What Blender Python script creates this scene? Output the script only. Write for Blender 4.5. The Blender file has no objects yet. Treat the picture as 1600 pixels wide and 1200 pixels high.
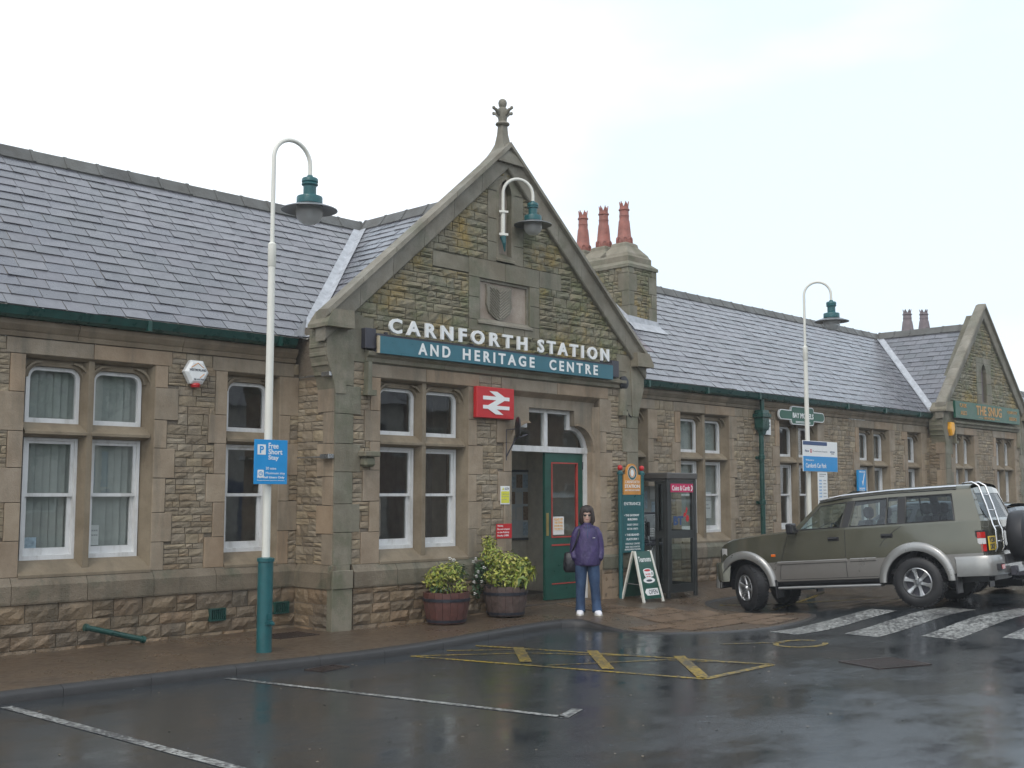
import bpy, math, random
from mathutils import Matrix, Vector, noise
random.seed(7)
R = math.radians
SC = bpy.context.scene
COL = SC.collection

# ------------------------------------------------------------------ camera, sky, sun, exposure
F_PX, HX, VX = 1790.0, 173.0, 1730.0
pitch = math.atan(HX / F_PX)
heading = math.atan(VX / (F_PX / math.cos(pitch)))          # CCW from +X
cam_d = bpy.data.cameras.new('camera')
cam = bpy.data.objects.new('camera', cam_d); COL.objects.link(cam)
cam.location = (0, 0, 1.8)
cam.rotation_euler = (math.pi / 2 + pitch, 0, heading - math.pi / 2)
cam_d.sensor_width = 36.0
cam_d.lens = 36.0 * F_PX / 1600.0
cam_d.clip_start = 0.1; cam_d.clip_end = 3000
SC.camera = cam

world = bpy.data.worlds.new('World'); SC.world = world
world.use_nodes = True
wt = world.node_tree; wt.nodes.clear()
SUN_EL, SUN_AZ = R(48), R(205)                                # azimuth of the sun, CCW from +X
sky = wt.nodes.new('ShaderNodeTexSky'); sky.sky_type = 'NISHITA'; sky.sun_disc = False
sky.sun_elevation = SUN_EL; sky.sun_rotation = math.pi / 2 - SUN_AZ
sky.dust_density = 4.0
bg1 = wt.nodes.new('ShaderNodeBackground'); bg1.inputs[1].default_value = 0.05
wt.links.new(sky.outputs[0], bg1.inputs[0])
# an overcast deck: nearly white cloud, a little bluer and thinner in soft patches
tc = wt.nodes.new('ShaderNodeTexCoord')
mp = wt.nodes.new('ShaderNodeMapping'); mp.inputs['Scale'].default_value = (1.0, 1.0, 3.0)
nz = wt.nodes.new('ShaderNodeTexNoise'); nz.inputs['Scale'].default_value = 1.6; nz.inputs['Detail'].default_value = 5
nz.inputs['Roughness'].default_value = 0.45
cr = wt.nodes.new('ShaderNodeValToRGB')
cr.color_ramp.elements[0].position = 0.42; cr.color_ramp.elements[0].color = (0.70, 0.80, 0.875, 1)
cr.color_ramp.elements[1].position = 0.60; cr.color_ramp.elements[1].color = (0.975, 1.0, 1.02, 1)
bg2 = wt.nodes.new('ShaderNodeBackground'); bg2.inputs[1].default_value = 1.0
ad = wt.nodes.new('ShaderNodeAddShader'); wo = wt.nodes.new('ShaderNodeOutputWorld')
L = wt.links.new
L(tc.outputs['Generated'], mp.inputs[0]); L(mp.outputs[0], nz.inputs['Vector']); L(nz.outputs[0], cr.inputs[0])
L(cr.outputs[0], bg2.inputs[0]); L(bg1.outputs[0], ad.inputs[0]); L(bg2.outputs[0], ad.inputs[1]); L(ad.outputs[0], wo.inputs[0])

sl = bpy.data.lights.new('sun', 'SUN'); sl.energy = 0.6; sl.angle = R(14); sl.color = (1.0, 0.97, 0.92)
so = bpy.data.objects.new('sun', sl); COL.objects.link(so)
sd = Vector((math.cos(SUN_EL) * math.cos(SUN_AZ), math.cos(SUN_EL) * math.sin(SUN_AZ), math.sin(SUN_EL)))
so.rotation_euler = sd.to_track_quat('Z', 'Y').to_euler()
so.location = (0, -10, 20)

SC.view_settings.view_transform = 'Standard'; SC.view_settings.look = 'None'
SC.view_settings.exposure = 0.22; SC.view_settings.gamma = 1.0
SC.render.engine = 'CYCLES'
SC.cycles.max_bounces = 8; SC.cycles.transparent_max_bounces = 12
SC.cycles.use_denoising = True

# ------------------------------------------------------------------ object helpers
WM = {}
def thing(name, label, cat, loc=(0, 0, 0), rotz=0.0, group=None, scale=1.0, mat=None, kind=None):
    o = bpy.data.objects.new(name, None); COL.objects.link(o)
    o.empty_display_size = 0.2
    m = mat if mat is not None else Matrix.Translation(loc) @ Matrix.Rotation(rotz, 4, 'Z') @ Matrix.Scale(scale, 4)
    o.matrix_world = m; WM[o.name] = m.copy()
    o['label'] = label; o['category'] = cat
    if group: o['group'] = group
    if kind: o['kind'] = kind
    return o
def tag(o, label, cat, group=None, kind=None):
    o['label'] = label; o['category'] = cat
    if group: o['group'] = group
    if kind: o['kind'] = kind
    return o
def kids(o): return [c for c in bpy.data.objects if c.parent == o]
def dup(o, m, label=None, parent=None):
    def rec(src, par):
        c = src.copy(); COL.objects.link(c)
        c.parent = par
        for k in kids(src):
            if k != c: rec(k, c)
        return c
    ch = kids(o)
    c = o.copy(); COL.objects.link(c); c.matrix_world = m; WM[c.name] = m.copy()
    for k in ch: rec(k, c)
    if label: c['label'] = label
    return c

def FY(y):   # drawing plane facing -Y: (u, v, out)
    return lambda u, v, o=0.0: (u, y - o, v)
def FX(x, s=-1):   # drawing plane facing -X (s=-1) or +X
    return lambda u, v, o=0.0: (x + s * o, u, v)
def FZ(z):
    return lambda u, v, o=0.0: (u, v, z + o)

class MB:
    def __init__(s): s.v = []; s.f = []; s.m = []
    def add(s, vs, fs, mi=0):
        b = len(s.v); s.v += [tuple(p) for p in vs]
        s.f += [tuple(i + b for i in f) for f in fs]; s.m += [mi] * len(fs); return s
    def box(s, x0, x1, y0, y1, z0, z1, mi=0, P=None):
        P = P or (lambda a, b, c: (a, b, c))
        vs = [P(x, y, z) for z in (z0, z1) for y in (y0, y1) for x in (x0, x1)]
        return s.add(vs, [(0, 2, 3, 1), (4, 5, 7, 6), (0, 1, 5, 4), (2, 6, 7, 3), (0, 4, 6, 2), (1, 3, 7, 5)], mi)
    def bbox(s, x0, x1, y0, y1, z0, z1, b=0.01, mi=0, P=None):    # box with chamfered edges
        P = P or (lambda a, b_, c: (a, b_, c))
        X = (x0, x1); Y = (y0, y1); Z = (z0, z1); vs = []; idx = {}
        for i in (0, 1):
            for j in (0, 1):
                for k in (0, 1):
                    sx = b if i == 0 else -b; sy = b if j == 0 else -b; sz = b if k == 0 else -b
                    for ax in range(3):
                        p = [X[i] + sx, Y[j] + sy, Z[k] + sz]
                        p[ax] = (X[i], Y[j], Z[k])[ax]
                        idx[(i, j, k, ax)] = len(vs); vs.append(P(*p))
        fs = []
        for ax in range(3):
            for e in (0, 1):
                q = []
                for (a, c) in ((0, 0), (1, 0), (1, 1), (0, 1)):
                    t = [a, c]; t.insert(ax, e); q.append(idx[(t[0], t[1], t[2], ax)])
                fs.append(q if e else q[::-1])
        for ax in range(3):
            o1, o2 = [a for a in range(3) if a != ax]
            for a in (0, 1):
                for c in (0, 1):
                    q = []
                    for e, axx in ((0, o1), (1, o1), (1, o2), (0, o2)):
                        t = [0, 0, 0]; t[ax] = e; t[o1] = a; t[o2] = c
                        q.append(idx[(t[0], t[1], t[2], axx)])
                    fs.append(q)
        for i in (0, 1):
            for j in (0, 1):
                for k in (0, 1): fs.append([idx[(i, j, k, a)] for a in range(3)])
        return s.add(vs, fs, mi)
    def prism(s, poly, P, o0, o1, mi=0):
        n = len(poly)
        vs = [P(u, v, o0) for u, v in poly] + [P(u, v, o1) for u, v in poly]
        fs = [tuple(range(n))[::-1], tuple(range(n, 2 * n))] + [(i, (i + 1) % n, n + (i + 1) % n, n + i) for i in range(n)]
        return s.add(vs, fs, mi)
    def ring(s, a, b, P, o0, o1, mi=0, closed=True):    # band between two outlines of equal length, with thickness
        n = len(a)
        vs = [P(u, v, o) for o in (o0, o1) for u, v in a] + [P(u, v, o) for o in (o0, o1) for u, v in b]
        fs = []
        for i in range(n if closed else n - 1):
            j = (i + 1) % n
            fs += [(i, j, 2 * n + j, 2 * n + i), (n + i, 3 * n + i, 3 * n + j, n + j), (i, n + i, n + j, j), (2 * n + i, 2 * n + j, 3 * n + j, 3 * n + i)]
        if not closed:
            fs += [(0, n, 3 * n, 2 * n), (n - 1, 3 * n - 1, 4 * n - 1, 2 * n - 1)]
        return s.add(vs, fs, mi)
    def tube(s, pts, r, n=10, mi=0, caps=True):
        pts = [Vector(p) for p in pts]; k = len(pts)
        rs = r if isinstance(r, (list, tuple)) else [r] * k
        t0 = (pts[1] - pts[0]).normalized()
        ref = Vector((0, 0, 1)) if abs(t0.z) < 0.9 else Vector((1, 0, 0))
        nrm = t0.cross(ref).normalized(); vs = []
        for i, p in enumerate(pts):
            t = (pts[min(i + 1, k - 1)] - pts[max(i - 1, 0)]).normalized()
            nrm = (nrm - t * nrm.dot(t)).normalized(); bn = t.cross(nrm)
            for j in range(n):
                a = 2 * math.pi * j / n
                vs.append(p + (nrm * math.cos(a) + bn * math.sin(a)) * rs[i])
        fs = [(i * n + j, i * n + (j + 1) % n, (i + 1) * n + (j + 1) % n, (i + 1) * n + j) for i in range(k - 1) for j in range(n)]
        if caps: fs += [tuple(range(n))[::-1], tuple(range((k - 1) * n, k * n))]
        return s.add(vs, fs, mi)
    def lathe(s, prof, c=(0, 0, 0), n=20, mi=0, axis='z', sx=1, sy=1, caps=True):
        vs = []
        for r, z in prof:
            for j in range(n):
                a = 2 * math.pi * j / n; p = (r * math.cos(a) * sx, r * math.sin(a) * sy, z)
                if axis == 'y': p = (p[0], z, p[1])
                elif axis == 'x': p = (z, p[0], p[1])
                vs.append((p[0] + c[0], p[1] + c[1], p[2] + c[2]))
        k = len(prof)
        fs = [(i * n + j, i * n + (j + 1) % n, (i + 1) * n + (j + 1) % n, (i + 1) * n + j) for i in range(k - 1) for j in range(n)]
        if caps and prof[0][0] > 1e-4: fs.append(tuple(range(n))[::-1])
        if caps and prof[-1][0] > 1e-4: fs.append(tuple(range((k - 1) * n, k * n)))
        return s.add(vs, fs, mi)
    def loft(s, rings, mi=0, caps=True, closed=True):
        n = len(rings[0]); k = len(rings); vs = [p for r in rings for p in r]
        fs = [(i * n + j, i * n + (j + 1) % n, (i + 1) * n + (j + 1) % n, (i + 1) * n + j) for i in range(k - 1) for j in range(n if closed else n - 1)]
        if caps: fs += [tuple(range(n))[::-1], tuple(range((k - 1) * n, k * n))]
        return s.add(vs, fs, mi)
    def sheet(s, poly, P, o=0.0, mi=0):
        return s.add([P(u, v, o) for u, v in poly], [tuple(range(len(poly)))], mi)
    def text(s, body, P, u0, u1, v0, v1, o0=0.001, o1=0.004, bold=0.0, mi=0, sp=1.0):
        cu = bpy.data.curves.new('tmp_text', 'FONT'); cu.body = body; cu.size = 1; cu.extrude = 0.5; cu.offset = bold
        cu.space_character = sp; cu.resolution_u = 3
        ob = bpy.data.objects.new('tmp_text', cu); COL.objects.link(ob)
        me = bpy.data.meshes.new_from_object(ob.evaluated_get(bpy.context.evaluated_depsgraph_get()))
        co = [v.co.copy() for v in me.vertices]
        ax = min(c.x for c in co); bx = max(c.x for c in co); ay = min(c.y for c in co); by = max(c.y for c in co)
        vs = [P(u0 + (c.x - ax) / (bx - ax) * (u1 - u0), v0 + (c.y - ay) / (by - ay) * (v1 - v0), o1 if c.z > 0 else o0) for c in co]
        fs = [tuple(p.vertices) for p in me.polygons]
        bpy.data.objects.remove(ob); bpy.data.curves.remove(cu); bpy.data.meshes.remove(me)
        return s.add(vs, fs, mi)
    def build(s, name, mats, parent=None, smooth=False, local=False, recalc=True, angle=None):
        me = bpy.data.meshes.new(name)
        vs = s.v
        if parent is not None and not local:
            r = parent
            while r.parent: r = r.parent
            im = WM[r.name].inverted(); vs = [im @ Vector(p) for p in vs]
        me.from_pydata([tuple(p) for p in vs], [], s.f)
        mats = mats if isinstance(mats, (list, tuple)) else [mats]
        for m in mats: me.materials.append(m)
        if len(mats) > 1: me.polygons.foreach_set('material_index', s.m)
        me.update()
        if recalc:
            import bmesh
            bm = bmesh.new(); bm.from_mesh(me); bmesh.ops.recalc_face_normals(bm, faces=bm.faces); bm.to_mesh(me); bm.free()
        if smooth or angle:
            me.polygons.foreach_set('use_smooth', [True] * len(me.polygons))
            if angle:
                try: me.set_sharp_from_angle(angle=R(angle))
                except Exception: pass
        o = bpy.data.objects.new(name, me); COL.objects.link(o)
        if parent is not None: o.parent = parent
        else: WM[o.name] = Matrix.Identity(4)
        return o

def rect(u0, u1, v0, v1): return [(u0, v0), (u1, v0), (u1, v1), (u0, v1)]
def circ(cu, cv, r, n=20, ry=None, a0=0): return [(cu + r * math.cos(a0 + 2 * math.pi * i / n), cv + (ry or r) * math.sin(a0 + 2 * math.pi * i / n)) for i in range(n)]
def sstep(x, a, b):
    t = max(0.0, min(1.0, (x - a) / (b - a))); return t * t * (3 - 2 * t)
def U(a, b): return random.uniform(a, b)

# ------------------------------------------------------------------ materials
def newmat(name):
    m = bpy.data.materials.new(name); m.use_nodes = True
    nt = m.node_tree; b = nt.nodes['Principled BSDF']
    return m, nt, b
class G:   # tiny node-graph helper
    def __init__(s, nt): s.nt = nt
    def n(s, t, **kw):
        nd = s.nt.nodes.new('ShaderNode' + t)
        for k, v in kw.items():
            if k.startswith('p_'): setattr(nd, k[2:], v)
            else:
                key = int(k[1:]) if k[0] == 'i' and k[1:].isdigit() else k.replace('_', ' ')
                if hasattr(v, 'is_linked') or str(type(v)).find('Socket') >= 0: s.nt.links.new(v, nd.inputs[key])
                else: nd.inputs[key].default_value = v
        return nd
    def obj(s): return s.n('TexCoord').outputs['Object']
    def noise(s, scale, detail=4, rough=0.55, vec=None, stretch=None):
        v = vec or s.obj()
        if stretch: v = s.n('Mapping', Vector=v, Scale=stretch).outputs[0]
        return s.n('TexNoise', Vector=v, Scale=scale, Detail=detail, Roughness=rough).outputs[0]
    def ramp(s, fac, stops, interp='LINEAR'):
        nd = s.n('ValToRGB', Fac=fac); r = nd.color_ramp; r.interpolation = interp
        while len(r.elements) < len(stops): r.elements.new(0.5)
        while len(r.elements) > len(stops): r.elements.remove(r.elements[-1])
        for e, (p, c) in zip(r.elements, stops):
            e.position = p; e.color = (c[0], c[1], c[2], 1) if isinstance(c, (tuple, list)) else (c, c, c, 1)
        return nd.outputs[0]
    def mix(s, fac, a, b, mode='MIX'):
        nd = s.n('Mix', p_data_type='RGBA', p_blend_type=mode)
        for k, v in ((0, fac), (6, a), (7, b)):
            if str(type(v)).find('Socket') >= 0: s.nt.links.new(v, nd.inputs[k])
            else: nd.inputs[k].default_value = v if not isinstance(v, (tuple, list)) else (v[0], v[1], v[2], 1)
        return nd.outputs[2]
    def math(s, op, a, b=0.0): return s.n('Math', p_operation=op, i0=a, i1=b).outputs[0]
    def mr(s, v, a, b, c, d): return s.n('MapRange', Value=v, i1=a, i2=b, i3=c, i4=d).outputs[0]
    def bump(s, h, strength, dist=0.01, normal=None):
        nd = s.n('Bump', Strength=strength, Distance=dist, Height=h)
        if normal is not None: s.nt.links.new(normal, nd.inputs['Normal'])
        return nd.outputs[0]
    def rnd(s): return s.n('NewGeometry').outputs['Random Per Island']
    def link(s, a, b): s.nt.links.new(a, b)

def stone(name, cols, stain=(0.05, 0.045, 0.035), stain_amt=0.5, moss=None, moss_lv=0.6, bump=0.4, fine=60, rough=(0.55, 0.85), streak=True):
    m, nt, b = newmat(name); g = G(nt)
    k = len(cols)
    base = g.ramp(g.rnd(), [(i / max(1, k - 1) if k > 1 else 0, c) for i, c in enumerate(cols)])
    n1 = g.noise(3.0, 5, 0.6); n2 = g.noise(fine, 3, 0.7)
    c = g.mix(g.mr(n1, 0.35, 0.68, 0, 0.6), base, g.mix(1.0, base, (0.55, 0.5, 0.45), 'MULTIPLY'))
    c = g.mix(g.mr(n2, 0.3, 0.7, 0.0, 0.35), c, g.mix(1.0, c, (1.35, 1.28, 1.2), 'MULTIPLY'))
    if streak:
        st = g.noise(1.2, 6, 0.65, stretch=(3.0, 3.0, 0.45))
        c = g.mix(g.mr(st, 0.5, 0.72, 0, stain_amt), c, stain)
    if moss:
        for j, mc in enumerate(moss):
            mn = g.noise(2.1 - j * 0.9, 7, 0.72, vec=g.n('Mapping', Vector=g.obj(), Location=(j * 3.1, 1.7 * j, 5 * j)).outputs[0])
            c = g.mix(g.mr(mn, moss_lv - 0.06 + j * 0.03, moss_lv + 0.10 + j * 0.03, 0, 0.75), c, mc)
    g.link(c, b.inputs['Base Color'])
    g.link(g.mr(n1, 0.3, 0.7, rough[0], rough[1]), b.inputs['Roughness'])
    h = g.math('ADD', n2, g.math('MULTIPLY', g.noise(fine * 0.25, 4, 0.6), 1.5))
    g.link(g.bump(h, bump, 0.012), b.inputs['Normal'])
    return m
def plain(name, col, rough=0.5, metal=0.0, var=0.12, dirt=0.0, coat=0.0, bump=0.0, nscale=8, spec=0.5, dirtcol=(0.05, 0.045, 0.035)):
    m, nt, b = newmat(name); g = G(nt)
    n1 = g.noise(nscale, 5, 0.6)
    c = g.mix(g.mr(n1, 0.3, 0.7, 0, 1), [x * (1 - var) for x in col], [min(1, x * (1 + var)) for x in col])
    if dirt:
        st = g.noise(2.5, 6, 0.7, stretch=(2.5, 2.5, 0.6))
        c = g.mix(g.mr(st, 0.5, 0.75, 0, dirt), c, dirtcol)
    g.link(c, b.inputs['Base Color'])
    g.link(g.mr(n1, 0.3, 0.7, max(0.02, rough - 0.08), min(1, rough + 0.1)), b.inputs['Roughness'])
    b.inputs['Metallic'].default_value = metal; b.inputs['Coat Weight'].default_value = coat
    b.inputs['Specular IOR Level'].default_value = spec
    if bump: g.link(g.bump(g.noise(nscale * 9, 3, 0.6), bump, 0.005), b.inputs['Normal'])
    return m
def glassm(name, tint=(0.8, 0.85, 0.85), rough=0.02, trans=0.85, wave=0.02, refl=1.5):
    m, nt, b = newmat(name); g = G(nt); nt.nodes.remove(b)
    out = [n for n in nt.nodes if n.type == 'OUTPUT_MATERIAL'][0]
    gl = g.n('BsdfGlossy', Roughness=rough, Color=(1, 1, 1, 1))
    tr = g.n('BsdfTransparent', Color=(tint[0] * trans, tint[1] * trans, tint[2] * trans, 1))
    lw = g.n('LayerWeight', Blend=0.5)
    nb = g.bump(g.noise(2.5, 2, 0.5), wave, 0.05)
    g.link(nb, gl.inputs['Normal']); g.link(nb, lw.inputs['Normal'])
    f2 = g.math('MINIMUM', g.math('MULTIPLY', g.math('ADD', g.math('MULTIPLY', g.math('POWER', lw.outputs['Facing'], 5.0), 0.92), 0.045), refl), 1.0)
    mx = g.n('MixShader'); g.link(f2, mx.inputs[0]); g.link(tr.outputs[0], mx.inputs[1]); g.link(gl.outputs[0], mx.inputs[2])
    g.link(mx.outputs[0], out.inputs[0])
    return m

M = {}
M['ashlar'] = stone('ashlar sandstone', [(0.25, 0.203, 0.147), (0.31, 0.252, 0.184), (0.345, 0.283, 0.208), (0.265, 0.225, 0.171), (0.335, 0.25, 0.168), (0.29, 0.243, 0.186)], stain=(0.095, 0.09, 0.07), stain_amt=0.6, bump=0.25)
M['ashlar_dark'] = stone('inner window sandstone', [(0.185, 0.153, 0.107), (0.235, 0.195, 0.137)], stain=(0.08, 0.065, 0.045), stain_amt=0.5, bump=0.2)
M['rubble'] = stone('coursed rubble sandstone', [(0.20, 0.165, 0.115), (0.295, 0.245, 0.168), (0.24, 0.205, 0.152), (0.34, 0.285, 0.195), (0.265, 0.205, 0.135), (0.305, 0.265, 0.20), (0.225, 0.188, 0.14)], stain=(0.10, 0.08, 0.06), stain_amt=0.45, bump=0.6, fine=45)
M['plinth'] = stone('rock faced plinth sandstone', [(0.15, 0.118, 0.078), (0.23, 0.17, 0.105), (0.175, 0.14, 0.098), (0.215, 0.15, 0.09), (0.13, 0.112, 0.085)], stain=(0.05, 0.05, 0.04), stain_amt=0.55, bump=0.8, fine=40, rough=(0.4, 0.75))
M['band'] = stone('weathered plinth band', [(0.155, 0.135, 0.10), (0.20, 0.165, 0.12), (0.145, 0.14, 0.10)], stain=(0.055, 0.06, 0.04), stain_amt=0.8, moss=[(0.075, 0.085, 0.052)], moss_lv=0.58, bump=0.6, rough=(0.4, 0.75))
M['gable_ashlar'] = stone('green stained ashlar', [(0.19, 0.18, 0.135), (0.235, 0.215, 0.165), (0.20, 0.195, 0.15)], stain=(0.10, 0.105, 0.07), stain_amt=0.65, moss=[(0.115, 0.125, 0.075)], moss_lv=0.55, bump=0.35)
M['gable_rubble'] = stone('mossy gable rubble', [(0.17, 0.155, 0.105), (0.23, 0.205, 0.14), (0.19, 0.185, 0.135), (0.26, 0.23, 0.155)], stain=(0.075, 0.078, 0.05), stain_amt=0.5, moss=[(0.12, 0.135, 0.06), (0.30, 0.21, 0.055)], moss_lv=0.53, bump=0.7, fine=45)
M['coping'] = stone('coping stone', [(0.20, 0.19, 0.155), (0.24, 0.225, 0.185)], stain=(0.11, 0.11, 0.085), stain_amt=0.6, moss=[(0.12, 0.125, 0.08)], moss_lv=0.6, bump=0.4)
M['cornice'] = stone('cornice stone', [(0.20, 0.165, 0.12), (0.255, 0.208, 0.148), (0.19, 0.165, 0.125)], stain=(0.075, 0.06, 0.045), stain_amt=0.6, bump=0.25)
M['panel_stone'] = stone('carved panel stone', [(0.34, 0.295, 0.25), (0.36, 0.31, 0.26)], stain=(0.20, 0.15, 0.12), stain_amt=0.6, bump=0.3)
M['mortar'] = stone('mortar', [(0.17, 0.145, 0.11), (0.18, 0.15, 0.115)], stain=(0.10, 0.085, 0.065), bump=0.6, fine=90)
M['mortar_green'] = stone('green mortar', [(0.13, 0.125, 0.09), (0.135, 0.13, 0.095)], stain=(0.075, 0.075, 0.055), bump=0.6, fine=90)

def slate_mat(name, cols, rough=(0.28, 0.5)):
    m, nt, b = newmat(name); g = G(nt); k = len(cols)
    base = g.ramp(g.rnd(), [(i / (k - 1), c) for i, c in enumerate(cols)])
    n1 = g.noise(9, 5, 0.65); n2 = g.noise(1.1, 4, 0.6)
    c = g.mix(g.mr(n1, 0.3, 0.75, 0, 0.5), base, g.mix(1.0, base, (0.62, 0.62, 0.64), 'MULTIPLY'))
    c = g.mix(g.mr(n2, 0.45, 0.7, 0, 0.3), c, (0.12, 0.125, 0.12))
    g.link(c, b.inputs['Base Color'])
    rr = g.math('ADD', g.mr(n1, 0.3, 0.7, rough[0], rough[1]), g.mr(g.rnd(), 0, 1, -0.06, 0.08))
    g.link(rr, b.inputs['Roughness'])
    b.inputs['Specular IOR Level'].default_value = 0.8; b.inputs['Coat Weight'].default_value = 0.35; b.inputs['Coat Roughness'].default_value = 0.25
    g.link(g.bump(g.noise(25, 5, 0.7), 0.35, 0.006), b.inputs['Normal'])
    return m
M['slate'] = slate_mat('wet roof slate', [(0.072, 0.073, 0.086), (0.115, 0.116, 0.136), (0.145, 0.144, 0.164), (0.095, 0.10, 0.113), (0.125, 0.12, 0.138), (0.165, 0.166, 0.185)], rough=(0.20, 0.40))
M['tile_purple'] = slate_mat('purple roof tile', [(0.09, 0.055, 0.065), (0.115, 0.075, 0.085), (0.10, 0.07, 0.085)])
M['ridge'] = stone('ridge tile stone', [(0.075, 0.077, 0.075), (0.105, 0.107, 0.10), (0.09, 0.09, 0.085)], stain=(0.05, 0.05, 0.045), bump=0.4, rough=(0.4, 0.6))
M['lead'] = plain('lead flashing', (0.40, 0.42, 0.45), 0.45, var=0.25, bump=0.3)
M['white_paint'] = plain('white painted timber', (0.66, 0.67, 0.67), 0.4, var=0.06, dirt=0.6, dirtcol=(0.3, 0.29, 0.25))
M['cream_paint'] = plain('cream painted steel', (0.70, 0.70, 0.64), 0.35, var=0.03, dirt=0.10, dirtcol=(0.4, 0.38, 0.3))
M['green_paint'] = plain('dark green paint', (0.012, 0.075, 0.055), 0.35, var=0.2, dirt=0.2)
M['teal_paint'] = plain('teal paint', (0.015, 0.10, 0.11), 0.35, var=0.15, dirt=0.2)
M['gutter'] = plain('green gutter paint', (0.012, 0.06, 0.05), 0.3, var=0.25, dirt=0.3)
M['sign_teal'] = plain('teal sign enamel', (0.03, 0.14, 0.185), 0.35, var=0.08)
M['sign_white'] = plain('white sign enamel', (0.78, 0.80, 0.80), 0.4, var=0.03)
M['cream_edge'] = plain('cream sign edge', (0.42, 0.36, 0.26), 0.5)
M['red'] = plain('red enamel', (0.50, 0.02, 0.025), 0.35, var=0.08)
M['red_paint'] = plain('red line paint', (0.40, 0.05, 0.04), 0.4)
M['blue'] = plain('blue enamel', (0.01, 0.27, 0.62), 0.4, var=0.05)
M['navy'] = plain('navy enamel', (0.02, 0.06, 0.17), 0.4)
M['yellow'] = plain('yellow vinyl', (0.66, 0.66, 0.06), 0.5)
M['amber'] = plain('amber plastic', (0.80, 0.38, 0.02), 0.35)
M['orange'] = plain('orange enamel', (0.62, 0.28, 0.06), 0.45, dirt=0.2)
M['snug_green'] = plain('green sign paint', (0.008, 0.09, 0.055), 0.4, var=0.15)
M['gold'] = plain('gold lettering', (0.50, 0.27, 0.09), 0.5)
M['black'] = plain('black plastic', (0.015, 0.015, 0.018), 0.45, var=0.2)
M['charcoal'] = plain('charcoal box metal', (0.05, 0.05, 0.065), 0.5, dirt=0.2)
M['grey_metal'] = plain('dull grey metal', (0.20, 0.21, 0.22), 0.4, metal=0.6)
M['steel'] = plain('brushed steel', (0.45, 0.46, 0.47), 0.3, metal=0.9)
M['terracotta'] = plain('terracotta', (0.29, 0.11, 0.085), 0.6, var=0.25, dirt=0.35, bump=0.2)
M['grey_pot'] = plain('sooty clay pot', (0.17, 0.14, 0.15), 0.7, var=0.2, dirt=0.3)
M['glass'] = glassm('window glass', tint=(0.86, 0.90, 0.90), trans=0.95, refl=2.3)
M['lamp_glass'] = glassm('lamp bowl glass', tint=(0.95, 0.96, 0.96), trans=0.95, rough=0.08)
_nt = M['lamp_glass'].node_tree; _o = [n for n in _nt.nodes if n.type == 'OUTPUT_MATERIAL'][0]; _g = G(_nt)
_t = _g.n('BsdfTranslucent', Color=(0.85, 0.87, 0.86, 1)); _d = _g.n('BsdfDiffuse', Color=(0.8, 0.8, 0.8, 1)); _a = _g.n('MixShader', i0=0.5); _g.link(_t.outputs[0], _a.inputs[1]); _g.link(_d.outputs[0], _a.inputs[2])
_m = _g.n('MixShader', i0=0.55); _g.link(_o.inputs[0].links[0].from_socket, _m.inputs[1]); _g.link(_a.outputs[0], _m.inputs[2]); _g.link(_m.outputs[0], _o.inputs[0])
M['blind'] = plain('vertical blind fabric', (0.40, 0.42, 0.39), 0.8, var=0.1)
M['curtain'] = plain('net curtain', (0.28, 0.28, 0.27), 0.8)
M['room'] = plain('dim room plaster', (0.42, 0.40, 0.36), 0.8, dirt=0.3)
M['lobby'] = plain('pale lobby plaster', (0.62, 0.57, 0.48), 0.7, dirt=0.15)
M['room_floor'] = plain('worn dark floor', (0.06, 0.05, 0.045), 0.5)
M['paper'] = plain('white paper', (0.68, 0.68, 0.66), 0.7, var=0.04)
M['paper_blue'] = plain('blue grey leaflet', (0.42, 0.52, 0.60), 0.6, var=0.3, nscale=25)
M['paper_brown'] = plain('brown leaflet', (0.32, 0.24, 0.18), 0.6, var=0.4, nscale=25)
M['board_grey'] = plain('notice board cloth', (0.60, 0.64, 0.66), 0.7, var=0.1)
M['ink'] = plain('dark print', (0.05, 0.06, 0.08), 0.6)
M['ink_grey'] = plain('grey print', (0.30, 0.32, 0.35), 0.6)
M['brass'] = plain('tarnished brass', (0.42, 0.32, 0.12), 0.4, metal=0.7)
M['conifer'] = None
# ------------------------------------------------------------------ ground heights
YW, YG, YG2 = 12.5, 11.72, 12.08           # wall plane, entrance gable plane, far gable plane
def h_road(x, y):
    h = 0.17 * sstep(x, 13.6, 16.2) * (1 - sstep(y, 7.6, 9.7))
    return h - 0.05 * sstep(y, 9.0, 10.1) * sstep(x, 14.9, 15.7) * (1 - sstep(y, 10.6, 11.3))
def h_pave(x, y):
    h = 0.10 + 0.08 * sstep(x, 10, 13.2) * sstep(y, 10.9, 12.1)
    h -= 0.085 * sstep(x, 11.0, 11.95) * (1 - sstep(y, 9.6, 10.5))
    h -= 0.17 * sstep(x, 14.8, 15.6) * (1 - sstep(y, 11.0, 12.0)) * sstep(y, 8.6, 9.6)
    return max(h, h_road(x, y) + 0.014)

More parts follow.
